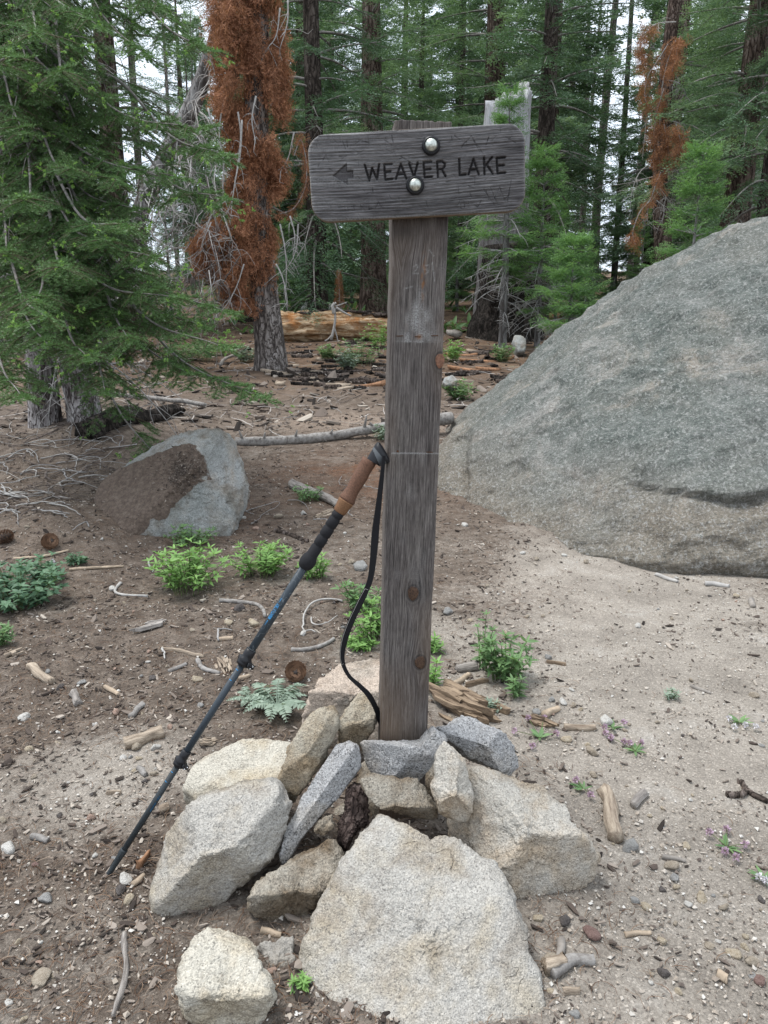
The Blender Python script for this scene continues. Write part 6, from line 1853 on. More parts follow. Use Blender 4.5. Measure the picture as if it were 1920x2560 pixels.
def lay_slab(px, L, W, T, mat, label, cat, rot, seed, group=None, tiltx=0.0, name='bark_piece', up=.35):
    rng = np.random.RandomState(seed + 900)
    c = on_ground(*px)
    V, F = slab(rng, L, W, T, 13)
    o = mk(name, V, F, mat, loc=c + np.array((0, 0, T * up)))
    o.rotation_euler = (rng.normal(tiltx, .06), rng.normal(0, .08), R(rot))
    return tag(o, label, cat, group)

# bark and rotten wood strewn in front of the log and at the boulder's left
brng = np.random.RandomState(12)
GB = 'slabs of fallen bark strewn in front of the rotten log'
lay_slab((700, 935), .75, .16, .05, WG_tan, 'long pale slab of bark lying against the base of the rusty dead tree', 'bark', -12, 1)
lay_slab((760, 950), .5, .12, .04, WG_tan, 'short pale slab of bark right of the foot of the rusty dead tree', 'bark', -20, 2)
for k in range(120):
    px = brng.uniform(690, 985) if k % 5 else brng.uniform(1120, 1290); py = brng.uniform(850, 975) if px < 1000 else brng.uniform(875, 960)
    big = (py - 840) / 130
    dark = brng.rand()
    lay_slab((px, py), brng.uniform(.15, .55), brng.uniform(.08, .18), brng.uniform(.03, .07), B_char if dark < .45 else (B_debris if dark < .85 else WG_tan), ('dark slab of fallen bark just behind the fallen branch' if py > 930 else 'dark slab of fallen bark close before the rotten log') + (' near the rusty dead tree' if px < 790 else ' in mid ground' if px < 880 else ' near the signpost') if px < 1000 else ('dark slab' if dark < .45 else 'brown slab' if dark < .85 else 'pale slab') + ' of fallen bark at the left foot of the boulder, ' + ('behind the post' if px < 1180 else 'under the young fir'), 'bark', brng.normal(0, 22), 20 + k, GB if px < 1000 else 'slabs of fallen bark at the left foot of the boulder', brng.normal(0, .15))
for k, (px, py, L) in enumerate([(1200, 905, .9), (1250, 900, .6), (1160, 925, .7), (930, 965, .6), (1140, 890, .5), (1220, 925, .5), (1175, 890, .4)]):
    lay_slab((px, py), L, .16, .05, W_orange, 'orange rotten wood slab on the ground between the signpost and the boulder', 'rotten wood', brng.normal(0, 14), 60 + k, 'orange rotten wood slabs by the boulder', name='wood_piece')
lay_slab((1132, 848), .62, .3, .06, W_grey, 'pale grey broken plank of wood tilted beside the young fir', 'wood', 55, 70, name='wood_piece', tiltx=.5, up=2.5)
for k, (px, py, L, m_) in enumerate([(1335, 820, 1.1, B_stick), (1395, 790, .9, M_rot), (1420, 780, 1.0, M_rot), (1370, 800, .8, W_orange), (1445, 768, .8, WG_tan), (1350, 842, .7, WG_tan), (1320, 852, .6, B_debris)]):
    lay_slab((px, py), L, .26, .16, m_, ('grey-barked chunk of rotten log behind the young firs', 'crumbling orange log end behind the boulder slope', 'shredded orange rotten wood furthest right behind the boulder', 'orange rotten wood slab between the young firs and the boulder', 'pale split wood piece at the boulder skyline', 'pale split wood piece low beside the boulder', 'dark bark slab low beside the boulder')[k], 'rotten wood', brng.normal(0, 20), 80 + k, name='wood_piece', up=.8)
stone('small grey rock at the left foot of the boulder behind the young fir', np.array([(1278, 858), (1285, 842), (1300, 840), (1318, 858), (1312, 885), (1290, 888)]), (1298, 866), 15.2, 30, .12, .15, LICH, seed=31, sub=4, k=8)
stone('low grey rock behind the fallen log near the dead sapling', np.array([(745, 790), (765, 768), (800, 762), (830, 764), (845, 790), (800, 800)]), (795, 784), 24.5, 35, .4, .5, LICH, seed=32, sub=4, k=7)
stone('small grey rock between the fallen bark and the boulder', np.array([(1105, 960), (1112, 945), (1130, 942), (1145, 955), (1140, 968), (1115, 970)]), (1125, 958), 10.6, 40, .07, .1, LICH, seed=33, sub=4, k=8)

# dark root mass behind the young fir and dark logs at the near fir
def dark_stump():
    loc = spot(1250, 18.6)
    e = empty('rotten_stump', loc, 'black rotten stump behind the bare lower limbs of the young fir', 'stump')
    n, ns = 24, 22; t = np.linspace(0, 1, n); a = np.arange(ns) * 2 * np.pi / ns
    q = np.stack([np.cos(a)[None] * 2 * np.ones((n, 1)), np.sin(a)[None] * 2 * np.ones((n, 1)), np.broadcast_to((t * 3)[:, None], (n, ns))], -1).reshape(-1, 3)
    V, F = tube(np.stack([.05 * np.sin(t * 4), 0 * t, -.2 + 2.3 * t], 1), .85 * (1 - .45 * t ** .7), ns, bump=1 + .28 * fbm(q, 3, 7).reshape(n, ns))
    mk('wood', V, F, B_char, e)
dark_stump()
wood_between('rotten_log', (225, 1098), (452, 1036), .11, B_char, 'dark rotten log on the ground between the near fir and the grey rock', 'log', seed=8, ns=18, rough=.4, lift=.4, taper=.7)
wood_between('fallen_branch', (232, 1010), (520, 1046), .032, B_stick, 'grey fallen branch lying behind the grey rock under the near fir', 'branch', seed=4, rough=.15, lift=5)
wood_between('fallen_branch', (545, 925), (600, 890), .03, W_grey, 'short pale broken branch left of the rusty dead tree', 'branch', seed=5, lift=3)

# ------------------------------------------------------------------ loose sticks and wood on the dirt
def splinters(za, zb, r, mat, label, cat, seed, n=16, name='rotten_wood', z=None):
    """a shredded piece of wood: a bundle of long splinters"""
    A = on_ground(*zp(z, *za)); B = on_ground(*zp(z, *zb)); d = B - A; L = np.linalg.norm(d); rng = np.random.RandomState(seed + 40)
    acc = Acc()
    for k in range(n):
        V, F = slab(rng, L * rng.uniform(.2, .75), r * rng.uniform(.18, .6), r * rng.uniform(.15, .4), 9)
        a = rng.normal(0, .13); t = rng.normal(0, .16); c_, s_ = math.cos(a), math.sin(a)
        V = V @ np.array(((c_, -s_, t * .3), (s_, c_, t), (0, -t, 1))).T
        acc.add(V + np.array((rng.uniform(-.25, .25) * L, rng.normal(0, r * .45), r * rng.uniform(.05, .62))), F)
    o = acc.build(name, mat, None, loc=A + d / 2, smooth=False)
    o.rotation_euler = (0, -math.asin(d[2] / L), math.atan2(d[1], d[0]))
    return tag(o, label, cat)
def zp(z, x, y): return tuple(PX(z, [(x, y)])[0])
def stick(z, a, b, r, mat, label, seed, bend=0.0, flat=1.0, taper=.8, cat='stick', name='stick', rough=.16, ends=True):
    wood_between(name, zp(z, *a), zp(z, *b), r, mat, label, cat, None, seed=seed, bend=bend, flat=flat, taper=taper, rough=rough * 1.5, ends=ends, ns=8, n=18)
stick(Z5, (130, 815), (222, 885), .020, WG_tan, 'thick short stick stripped of bark at the left edge', 1)
splinters((565, 655), (745, 612), 0.037, WG_grey, 'weathered grey split wood piece left of the pole', 'wood', 2, z=Z5, n=12)
stick(Z5, (948, 525), (1148, 595), .011, B_stick, 'curved grey-white barked twig beside the pole shaft', 3, bend=.22)
stick(Z5, (1258, 738), (1440, 690), .011, B_stick, 'dark curved twig between the pole and the pink stone', 4, bend=-.22)
stick(Z5, (700, 732), (885, 765), .013, WG_tan, 'flat pale strip of wood left of the upper pole lock', 5, flat=.5, ends=False)
stick(Z5, (730, 832), (805, 800), .010, B_stick, 'short grey-barked twig left of the upper pole lock', 6)
stick(Z5, (850, 782), (945, 842), .010, B_stick, 'grey-barked twig just left of the upper pole lock', 7, bend=-.1)
splinters((955, 775), (975, 850), 0.030, WG_tan, 'chunky split wood scrap touching the upper pole lock', 'wood', 8, z=Z5, n=12)
stick(Z5, (455, 897), (512, 932), .010, W_tan, 'short tan stick in the middle of the left dirt', 9)
stick(Z5, (565, 1030), (618, 975), .013, B_stick, 'short barked stick left of the lower pole', 10)
splinters((10, 775), (95, 745), 0.040, WG_tan, 'crumbled tan wood chunk at the left edge', 'wood', 11, z=Z5, n=12)
stick(Z5, (318, 930), (340, 975), .018, WG_grey, 'small grey-brown wood knot on the left dirt', 12, rough=.4)
stick(Z5, (300, 392), (535, 378), .009, W_tan, 'straight tan stick right of the dark green plant', 13, bend=.05)
stick(Z5, (60, 345), (300, 308), .009, W_tan, 'bent tan stick below the pine cones', 14, bend=-.10)
stick(Z5, (520, 448), (640, 505), .008, M_twig_l, 'curved pale twig left of the bright green plant', 15, bend=-.3)
stick(Z5, (1265, 30), (1472, 122), .042, WG_grey, 'weathered log piece lying behind the grip of the pole', 16, rough=.3, taper=.7, name='log_piece', cat='wood')
splinters((1340, 178), (1442, 132), 0.040, WG_tan, 'pale split wood piece behind the foam sleeve of the pole', 'wood', 17, z=Z5, n=12)
stick(Z5, (1190, 225), (1330, 270), .022, B_debris, 'dark strip of bark behind the foam sleeve', 18, flat=.5)
stick(Z5, (1030, 865), (1078, 850), .010, W_tan, 'short pale stick right of the upper pole lock', 19)
stick(Z5, (950, 695), (1008, 688), .012, W_tan, 'short pale stick left of the printed pole shaft', 20)
stick(Z5, (640, 350), (660, 400), .006, M_twig_l, 'pale twig at the left of the bright green plant', 21)
stick(ZL, (540, 118), (706, 65), .024, WG_tan, 'weathered tan stick above the lower pole lock', 22, taper=1.1, rough=.25)
stick(ZL, (545, 935), (500, 1288), .014, WG_grey, 'long thin grey splinter of wood in the lower left', 23, flat=.5, rough=.25, bend=.03)
stick(ZL, (140, 508), (208, 528), .010, B_stick, 'short twig near the left edge in the lower left', 24)
stick(ZL, (1130, 918), (1216, 938), .012, W_tan, 'small wood piece in the gap below the rough stone', 25, flat=.6)
stick(ZL, (600, 645), (640, 590), .020, W_orange, 'red-brown bark scrap against the big pale stone', 26, flat=.5, rough=.4)
stick(ZL, (575, 720), (625, 675), .008, W_tan, 'thin tan stick at the foot of the big pale stone', 27)
stick(ZL, (690, 400), (730, 385), .014, WG_tan, 'small chunk of wood left of the big pale stone', 28, rough=.3)
stick(ZL, (460, 320), (525, 318), .012, WG_tan, 'flat splinter of wood left of the lower pole', 29, flat=.4)
splinters((865, 110), (950, 98), 0.025, WG_tan, 'split wood scrap behind the yellowish rounded stone', 'wood', 30, z=ZL, n=12)
stick(ZL, (600, 215), (632, 245), .011, B_stick, 'short grey twig left of the lower pole lock', 31)
stick(ZR, (948, 318), (990, 528), .023, WG_tan, 'thick tan stick with a broken end right of the stone pile', 32, taper=.95, bend=.04)
stick(ZR, (1122, 325), (1072, 380), .016, WG_grey, 'short grey stick to the right of the thick tan stick', 33)
stick(ZR, (690, 1085), (782, 1062), .020, WG_tan, 'short split stick beside the front slab', 34, rough=.25)
stick(ZR, (718, 1108), (906, 1052), .016, B_stick, 'curved white-barked stick beside the front slab', 35, bend=.12)
stick(ZR, (768, 958), (758, 1045), .011, W_grey, 'small upright-lying stick right of the front slab', 36)
stick(ZR, (775, 1182), (845, 1178), .014, WG_tan, 'pale chip of wood low beside the front slab', 37, flat=.5)
stick(ZR, (778, 42), (915, 42), .014, WG_tan, 'straight pale stick behind the angular grey stone', 38)
stick(ZR, (1555, 305), (1655, 360), .010, B_debris, 'dark twig at the right edge', 39)
stick(ZR, (1480, 330), (1545, 272), .010, B_debris, 'dark hooked twig near the right edge', 40, bend=-.3)
stick(ZR, (1200, 595), (1300, 612), .007, W_grey, 'thin grey twig right of the big warm boulder', 41)
stick(ZR, (1040, 930), (1150, 925), .007, W_tan, 'thin tan twig right of the reddish stone', 42)
stick(ZR, (1440, 1105), (1480, 1130), .012, W_tan, 'small tan stick in the lower right', 43)
stick(ZR, (620, 1080), (635, 1250), .006, B_debris, 'spray of dark dry needles on the edge of the front slab', 44)
splinters((205, 925), (475, 1062), 0.069, WG_rot, 'shredded rotten wood chunk just right of the post', 'wood', 45, z=Z6, n=46)
stick(Z6, (300, 892), (368, 848), .013, W_tan, 'short pale stick under the plant right of the post', 46)
stick(Z6, (350, 892), (448, 872), .016, WG_rot, 'flat rotten splinter under the plant right of the post', 47, flat=.5)
stick(Z6, (315, 828), (400, 815), .022, WG_grey, 'grey wood chunk at the foot of the plant right of the post', 48, rough=.35)
splinters((600, 1030), (765, 1085), 0.037, WG_rot, 'crumbling brown wood chunk behind the angular grey stone', 'wood', 49, z=Z6, n=12)
stick(Z6, (1385, 455), (1490, 465), .014, M_twig_l, 'pale twig below the boulder at the right', 50, bend=.08)
stick(Z6, (1172, 412), (1268, 445), .012, M_twig_l, 'pale twig at the boulder foot', 51)
stick(Z6, (1583, 525), (1592, 552), .016, W_grey, 'short pale stick near the right edge below the boulder', 52)
stick(Z6, (1325, 895), (1410, 925), .008, W_grey, 'thin forked twig on the bare trail', 53)
stick(Z6, (700, 790), (785, 800), .012, WG_rot, 'thin rotten splinter right of the plant', 54, flat=.5)
stick(Z6, (690, 1025), (750, 995), .014, W_tan, 'small pale stick behind the flowering plants', 55)
# twig rings on the litter
def twig(pts, r, mat, label, group=None, zone=Z5, name='twig', cat='twig'):
    p3 = np.array([on_ground(*zp(zone, *q)) for q in pts]); c = p3[0].copy()
    pp = spline(p3 - c, 22); kk = np.random.RandomState(int(abs(c[0] * 1e4)) % 9999); L_ = np.linalg.norm(p3[-1] - p3[0]); pp[1:] += np.repeat(kk.normal(0, .022 * L_, (8, 3)), 3, 0)[:21] * np.array((1, 1, .15)); pp[:, 2] += .008 + .015 * np.sin(np.linspace(0, np.pi, 22))
    V, F = tube(pp, np.linspace(r, r * .5, 22), 6); return tag(mk(name, V, F, mat, loc=c), label, cat, group)
twig([(1480, 530), (1400, 528), (1345, 555), (1312, 610), (1320, 655), (1355, 672)], .006, M_twig_l, 'pale twig curled in a wide loop behind the strap')
twig([(1345, 600), (1352, 640), (1400, 640), (1460, 590)], .004, M_twig_l, 'thin pale twig inside the curled twig loop')
twig([(945, 700), (945, 665), (1000, 655)], .005, M_twig, 'thin hooked twig left of the printed shaft')
twig([(700, 735), (715, 780)], .006, M_twig_l, 'tiny forked twig below the grey split wood')
trng = np.random.RandomState(19)
for k in range(110):
    x, y = trng.uniform(-30, 300), trng.uniform(1060, 1290)
    if y > 1230: x *= .6
    an = trng.uniform(-.6, .9) if k % 3 else trng.uniform(0, 3.1); l = trng.uniform(40, 150); cu_ = trng.normal(0, .35)
    pts = [(x + l * (t - .5) * math.cos(an) - cu_ * l * math.sin(an) * (t - .5) ** 2 * 4, y + .35 * l * (t - .5) * math.sin(an) + .4 * cu_ * l * (t - .5) ** 2 * 4) for t in (0, .33, .66, 1)]
    try: twig(pts, trng.uniform(.003, .0075), [M_twig_l, M_twig, M_twig_d, M_twig_d][k % 4], ('pale' if k % 4 == 0 else 'grey' if k % 4 == 1 else 'brown') + ' dead twig on the ground ' + ('at the left edge' if x < 60 else 'at the stems of the near fir' if y < 1130 else 'above the pine cones' if x < 190 else 'left of the grey rock'), 'tangle of dead twigs under the near fir', (0, 0, 1.0))
    except Exception: pass
for k in range(60):
    x, y = trng.uniform(0, 960), trng.uniform(930, 1330)
    an = trng.uniform(0, 3.1); l = trng.uniform(25, 90); cu_ = trng.normal(0, .4)
    pts = [(x + l * (t - .5) * math.cos(an) - cu_ * l * math.sin(an) * (t - .5) ** 2 * 4, y + .35 * l * (t - .5) * math.sin(an) + .4 * cu_ * l * (t - .5) ** 2 * 4) for t in (0, .33, .66, 1)]
    twig(pts, trng.uniform(.002, .005), [M_twig, M_twig, M_twig_d][k % 3], ('thin grey' if k % 3 < 2 else 'thin brown') + ' twig on the litter ' + ('before the near fir' if x < 280 else 'around the grey rock' if x < 600 else 'behind the pole grip' if y > 1100 else 'before the rusty dead tree'), 'thin twigs scattered on the needle litter', (0, 0, 1.0))

# pine cones
def cone(px, r, label, seed, rot):
    c = on_ground(*px); rng = np.random.RandomState(seed)
    e = empty('pine_cone', c + np.array((0, 0, r * .8)), label, 'pine cone')
    sv = []; n = 90
    acc = Acc()
    for k in range(n):
        t = (k + .5) / n; th = k * 2.39996; rr = r * math.sin(math.pi * (.12 + .8 * t)) ** .7; z = (t - .5) * 2.3 * r
        d = np.array((math.cos(th), math.sin(th), .35)); s_ = np.array((-math.sin(th), math.cos(th), 0)); o = np.array((0, 0, z)); w_ = r * .26
        q = np.array([o + d * rr * .35, o + d * rr * .9 + s_ * w_, o + d * rr * 1.08, o + d * rr * .9 - s_ * w_, o + d * rr * .8 - np.array((0, 0, r * .10))])
        acc.add(q, [(0, 1, 2), (0, 2, 3), (0, 4, 1), (4, 2, 1), (0, 3, 4), (4, 3, 2)], rng.uniform(.2, .9))
    o = acc.build('scale', leafmat('cone_scales', (.05, .026, .015), (.20, .115, .07), trans=0.0, rough=.7), e, smooth=False); o['kind'] = 'stuff'
    V, F = tube(np.array([(0, 0, -1.05 * r), (0, 0, 0), (0, 0, 1.05 * r)]), [r * .3, r * .5, r * .2], 8); mk('core', V, F, M_twig_d, e)
    e.rotation_euler = rot
cone(zp(Z5, 215, 292), .048, 'closed brown pine cone above the dark green plant', 1, (1.2, .5, .6))
cone(zp(Z5, 18, 272), .045, 'brown pine cone at the left edge', 2, (1.3, .2, 1.8))
cone(zp(Z5, 545, 22), .042, 'open brown pine cone on the needles left of the grey rock', 3, (.4, .4, 0))
cone(zp(Z5, 1278, 858), .042, 'broken pale pine cone above the grey-green ferny plant', 4, (1.2, -.4, .3))

# ------------------------------------------------------------------ green plants
L_bright = leafmat('bright_green_leaves', (.10, .205, .055), (.235, .40, .125), trans=.3)
L_blue = leafmat('blue_green_leaves', (.045, .105, .062), (.125, .215, .125), trans=.25)
L_silver = leafmat('silvery_green_leaves', (.13, .185, .135), (.28, .345, .27), trans=.2)
L_mid = leafmat('mid_green_leaves', (.075, .15, .06), (.185, .30, .13), trans=.3)
M_gstem = plain('green_stem', (.10, .13, .05), .8)
PET = leafmat('pink_purple_petals', (.36, .24, .34), (.56, .42, .54), trans=.3)
PETW = leafmat('pale_lilac_petals', (.55, .52, .62), (.75, .72, .8), trans=.3)

def leaf_template(n=5, wid=.28, fold=.25, droop=.35):
    t = np.linspace(0, 1, n); w_ = wid * np.sin(np.pi * t ** .75) ** .9 * (1 - .1 * t)
    z = -droop * t ** 2
    V = np.concatenate([np.stack([t, 0 * t, z], 1), np.stack([t, w_ / 2, z + fold * w_ / 2], 1), np.stack([t, -w_ / 2, z + fold * w_ / 2], 1)])
    F = []
    for i in range(n - 1):
        F += [(i, i + 1, n + i + 1), (i, n + i + 1, n + i), (i, 2 * n + i + 1, i + 1), (i, 2 * n + i, 2 * n + i + 1)]
    return V, np.array(F)
LT = [leaf_template(5, .30, .3, .25), leaf_template(5, .34, .2, .5), leaf_template(5, .26, .35, .05)]
LTo = [leaf_template(5, .52, .25, .3), leaf_template(5, .48, .2, .5)]

def herb(label, px, wid, hgt, nst, leaf, mat, lib=LT, seed=0, nodes=6, cat='plant', name='green_plant', spread=1.0, group=None, lean=.7):
    rng = np.random.RandomState(seed + 1300)
    c = on_ground(*px)
    e = empty(name, c, label, cat, group)
    st = Acc(); fo = Acc()
    pos, dr, sc, va, up_ = [], [], [], [], []
    for k in range(nst):
        a = rng.uniform(0, 2 * np.pi); rr = wid * .5 * math.sqrt(rng.rand())
        b = np.array((rr * .45 * math.cos(a), rr * .35 * math.sin(a), 0.0)); b[2] = gz1(c[0] + b[0], c[1] + b[1]) - c[2] - .005
        tip = np.array((rr * math.cos(a) * spread, rr * .8 * math.sin(a) * spread, hgt * rng.uniform(.5, 1.0) * (1 - .35 * (rr / (wid * .5)) ** 2)))
        pth = spline(np.array([b, b + (tip - b) * np.array((.3, .3, .55)), tip]), 9)
        V, F = tube(pth, np.linspace(.0022, .0012, 9), 4, cap=False); st.add(V, F, .5)
        rot = rng.uniform(0, 3.14)
        for q in range(nodes):
            s_ = .25 + .75 * q / (nodes - 1); p0 = pth[min(8, int(s_ * 8))]
            for w_ in range(2 if q < nodes - 1 else 5):
                az = rot + q * 1.57 + w_ * (np.pi if q < nodes - 1 else 1.257)
                el = rng.uniform(.05, .5) + (.35 if q == nodes - 1 else 0)
                pos.append(p0); dr.append((math.cos(az) * math.cos(el), math.sin(az) * math.cos(el), math.sin(el)))
                sc.append(leaf * rng.uniform(.6, 1.1) * (.75 + .4 * math.sin(s_ * 2.6))); va.append(rng.uniform(0, .55) + .35 * s_)
    pos, dr, sc, va = map(np.array, (pos, dr, sc, va))
    which = rng.randint(0, len(lib), len(pos)); roll = rng.normal(0, .4, len(pos))
    for k, t in enumerate(lib):
        q = which == k
        X, Y_, Z_ = frame(dr[q], roll[q])
        scatter(fo, t[0], t[1], pos[q], X, Y_, Z_, sc[q], va[q])
    tag(st.build('stem', M_gstem, e), kind='stuff')
    tag(fo.build('foliage', mat, e), kind='stuff')
    return e
herb('bright green leafy plant in front of the grey rock', zp(Z5, 815, 478), .46, .27, 46, .050, L_bright, seed=1)
herb('bright green leafy plant behind the pole sleeve', zp(Z5, 1120, 410), .42, .20, 36, .046, L_bright, seed=2)
herb('small bright green plant right of the pole sleeve', zp(Z5, 1370, 425), .22, .15, 16, .042, L_bright, seed=3)
herb('low green plant at the foot of the grey rock', zp(Z5, 830, 275), .34, .12, 22, .042, L_mid, seed=4)
herb('green leafy plant close behind the strap and post', zp(Z5, 1600, 690), .24, .22, 26, .040, L_bright, seed=5)
herb('green leafy plant further behind the strap', zp(Z5, 1560, 560), .26, .16, 20, .042, L_mid, seed=6)
herb('low green rosette plant against the pink stone', zp(Z5, 1545, 725), .17, .06, 12, .040, L_bright, seed=7)
herb('dark blue-green leafy plant at the left edge', zp(Z5, 70, 545), .50, .24, 54, .046, L_blue, LTo, seed=8)
herb('dark blue-green plant with a white flower near the left edge', zp(Z5, 200, 440), .26, .16, 18, .042, L_blue, LTo, seed=9)
herb('small green plant cut by the left edge', zp(Z5, -5, 720), .16, .10, 12, .040, L_mid, seed=10)
herb('tiny green sprout right of the dark green plant', zp(Z5, 330, 360), .16, .07, 8, .035, L_blue, LTo, seed=11)
herb('upright green plant right of the post with pointed leaves', zp(Z6, 525, 868), .22, .21, 24, .046, L_mid, seed=12, nodes=7)
herb('tall thin green shoot left in the plant right of the post', zp(Z6, 425, 820), .09, .27, 7, .034, L_mid, seed=13, nodes=8)
herb('small green sprout below the plant right of the post', zp(Z6, 570, 940), .07, .09, 5, .038, L_mid, seed=14)
herb('green sprout at the right edge of the post', zp(Z6, 205, 745), .10, .07, 7, .042, L_bright, seed=15)
herb('green sprout low at the right edge of the post', zp(Z6, 205, 900), .10, .12, 7, .042, L_bright, seed=16)
herb('tiny grey-green sprout on the bare trail', zp(Z6, 1235, 945), .06, .05, 5, .022, L_silver, seed=17)
herb('green plant growing over the weathered log piece', zp(Z5, 1330, 90), .30, .12, 14, .045, L_mid, seed=18, nodes=5)
herb('small pale plant beside the fallen branch', (955, 1100), .3, .16, 14, .045, L_silver, seed=19)
herb('small lone sprout under the front slab', zp(ZL, 1297, 1155), .035, .03, 4, .022, L_bright, seed=20)
herb('tiny silvery sprouts behind the angular stone', zp(Z6, 460, 1000), .10, .04, 8, .024, L_silver, seed=21)
for k, (x, y, w_, h_, m_) in enumerate([(905, 912, .9, .55, L_mid), (955, 870, .8, .6, L_bright), (755, 850, .5, .45, L_mid), (870, 925, .5, .35, L_silver), (1128, 905, .55, .45, L_bright), (1150, 1000, .5, .28, L_mid), (1255, 905, .5, .35, L_mid), (560, 890, .9, .4, L_bright), (500, 900, .8, .35, L_mid), (615, 905, .5, .3, L_silver), (440, 905, .8, .4, L_mid), (820, 900, .4, .3, L_mid), (740, 770, .7, .5, L_mid)]):
    herb(('pale green bush of low stems left of the signpost', 'bright green low bush close to the left side of the post', 'small green bush in front of the rotten log', 'silvery low plant among the dark bark', 'small bright green bush just right of the post', 'low green plants between the post and the boulder', 'small green bush at the left foot of the boulder', 'bright green herb patch left of the rusty dead tree', 'green herb patch under the leaning dead tree', 'silvery herb patch beside the rusty dead tree', 'green herb patch behind the near fir', 'small green plant among the dark bark', 'green bush behind the rotten log')[k], (x, y), w_, h_, 34, .075, m_, LT, 30 + k, 6, name='low_bush')

# silvery fern-leaved rosette
def ferny(px, wid, n, label, seed):
    rng = np.random.RandomState(seed); c = on_ground(*px); e = empty('silvery_plant', c, label, 'plant')
    for k in range(n):
        az = 2 * np.pi * k / n + rng.normal(0, .2); L = wid * .5 * rng.uniform(.65, 1.1)
        d = np.array((math.cos(az), math.sin(az), 0)); s_ = np.array((-d[1], d[0], 0)); acc = Acc()
        t = np.linspace(0, 1, 14); pth = d * (t * L)[:, None] + np.array((0, 0, 1.0)) * (.012 + .25 * L * np.sin(t * 2.6))[:, None] + s_ * (rng.normal(0, .12) * L * t ** 2)[:, None]
        V, F = tube(pth, np.linspace(.0022, .001, 14), 4, cap=False); acc.add(V, F, .4)
        for q in range(2, 14):
            for sd in (-1, 1):
                l = L * .20 * math.sin(np.pi * (.12 + .85 * t[q]) ** 1.0) + .004
                dv = unit(d * .6 + s_ * sd + np.array((0, 0, rng.uniform(-.1, .3))))
                X, Y_, Z_ = frame(dv[None], np.array([rng.normal(0, .3)]))
                scatter(acc, *LTo[0], pth[q][None], X, Y_, Z_, np.array([l]), np.array([rng.uniform(.2, 1)]))
        acc.build('leaf', L_silver, e)
ferny(zp(Z5, 1195, 985), .30, 15, 'grey-green fern-leaved plant flat on the ground beside the pole', 3)
ferny(zp(Z5, 1080, 960), .16, 7, 'smaller grey-green ferny plant touching the pole', 4)

def flower_plant(label, leaves_px, heads, seed, pet=PET, size=.0105, n=9):
    rng = np.random.RandomState(seed); c = on_ground(*leaves_px); e = empty('flowering_plant', c, label, 'flower')
    acc = Acc(); k = n; az = rng.uniform(0, 6.28, k); el = rng.uniform(.15, .5, k)
    dr = np.stack([np.cos(az) * np.cos(el), np.sin(az) * np.cos(el), np.sin(el)], 1); X, Y_, Z_ = frame(dr)
    scatter(acc, *LT[2], np.zeros((k, 3)) + np.array((0, 0, .004)), X, Y_, Z_, rng.uniform(.03, .055, k), rng.uniform(.1, .9, k)); acc.build('rosette', L_mid, e)
    for h in heads:
        p0 = on_ground(*h) - c + np.array((0, 0, .018))
        V, F = tube(spline(np.array([(0, 0, .005), p0 * np.array((.5, .5, .4)) + np.array((0, 0, .006)), p0]), 7), .0012, 4); mk('stem', V, F, M_gstem, e)
        acc = Acc(); m = 46; d = unit(rng.normal(size=(m, 3)) + np.array((0, 0, .35))); X, Y_, Z_ = frame(d, rng.uniform(0, 3, m))
        scatter(acc, *LTo[0], p0 + d * size * .3, X, Y_, Z_, rng.uniform(.7, 1.1, m) * size, rng.uniform(0, 1, m)); acc.build('flower_head', pet, e)
flower_plant('pink-purple flowers behind the angular grey stone', zp(ZR, 672, 82), [zp(ZR, 562, 66), zp(ZR, 640, 130), zp(ZR, 622, 10), zp(ZR, 742, 78), zp(ZR, 690, 8)], 1)
flower_plant('two pink flowers on a small plant right of the big warm boulder', zp(ZR, 862, 305), [zp(ZR, 828, 280), zp(ZR, 892, 346)], 2)
flower_plant('reddish small flowering plant beside the white stone', zp(ZR, 1085, 140), [zp(ZR, 1035, 112), zp(ZR, 1060, 120), zp(ZR, 980, 95), zp(ZR, 1108, 118)], 3)
flower_plant('pale pink flowers near the straight pale stick', zp(ZR, 990, 40), [zp(ZR, 952, 50), zp(ZR, 1035, 30), zp(ZR, 955, 75)], 4)
flower_plant('flowering rosette with pale lilac heads at the right on bare ground', zp(ZR, 1480, 555), [zp(ZR, 1402, 508), zp(ZR, 1478, 496), zp(ZR, 1470, 590), zp(ZR, 1516, 616), zp(ZR, 1556, 560)], 5, PET)
flower_plant('pale lilac flowers at the right edge of the trail', zp(ZR, 1535, 15), [zp(ZR, 1510, 48), zp(ZR, 1602, 48), zp(ZR, 1490, 12), zp(ZR, 1560, 40)], 6, PETW)
flower_plant('small flowering plant cut by the right edge', zp(ZR, 1640, 690), [zp(ZR, 1618, 705), zp(ZR, 1650, 720)], 7, PETW)
flower_plant('single white flower above the dark green plant', zp(Z5, 226, 380), [zp(Z5, 227, 368)], 8, PETW, .016, 3)
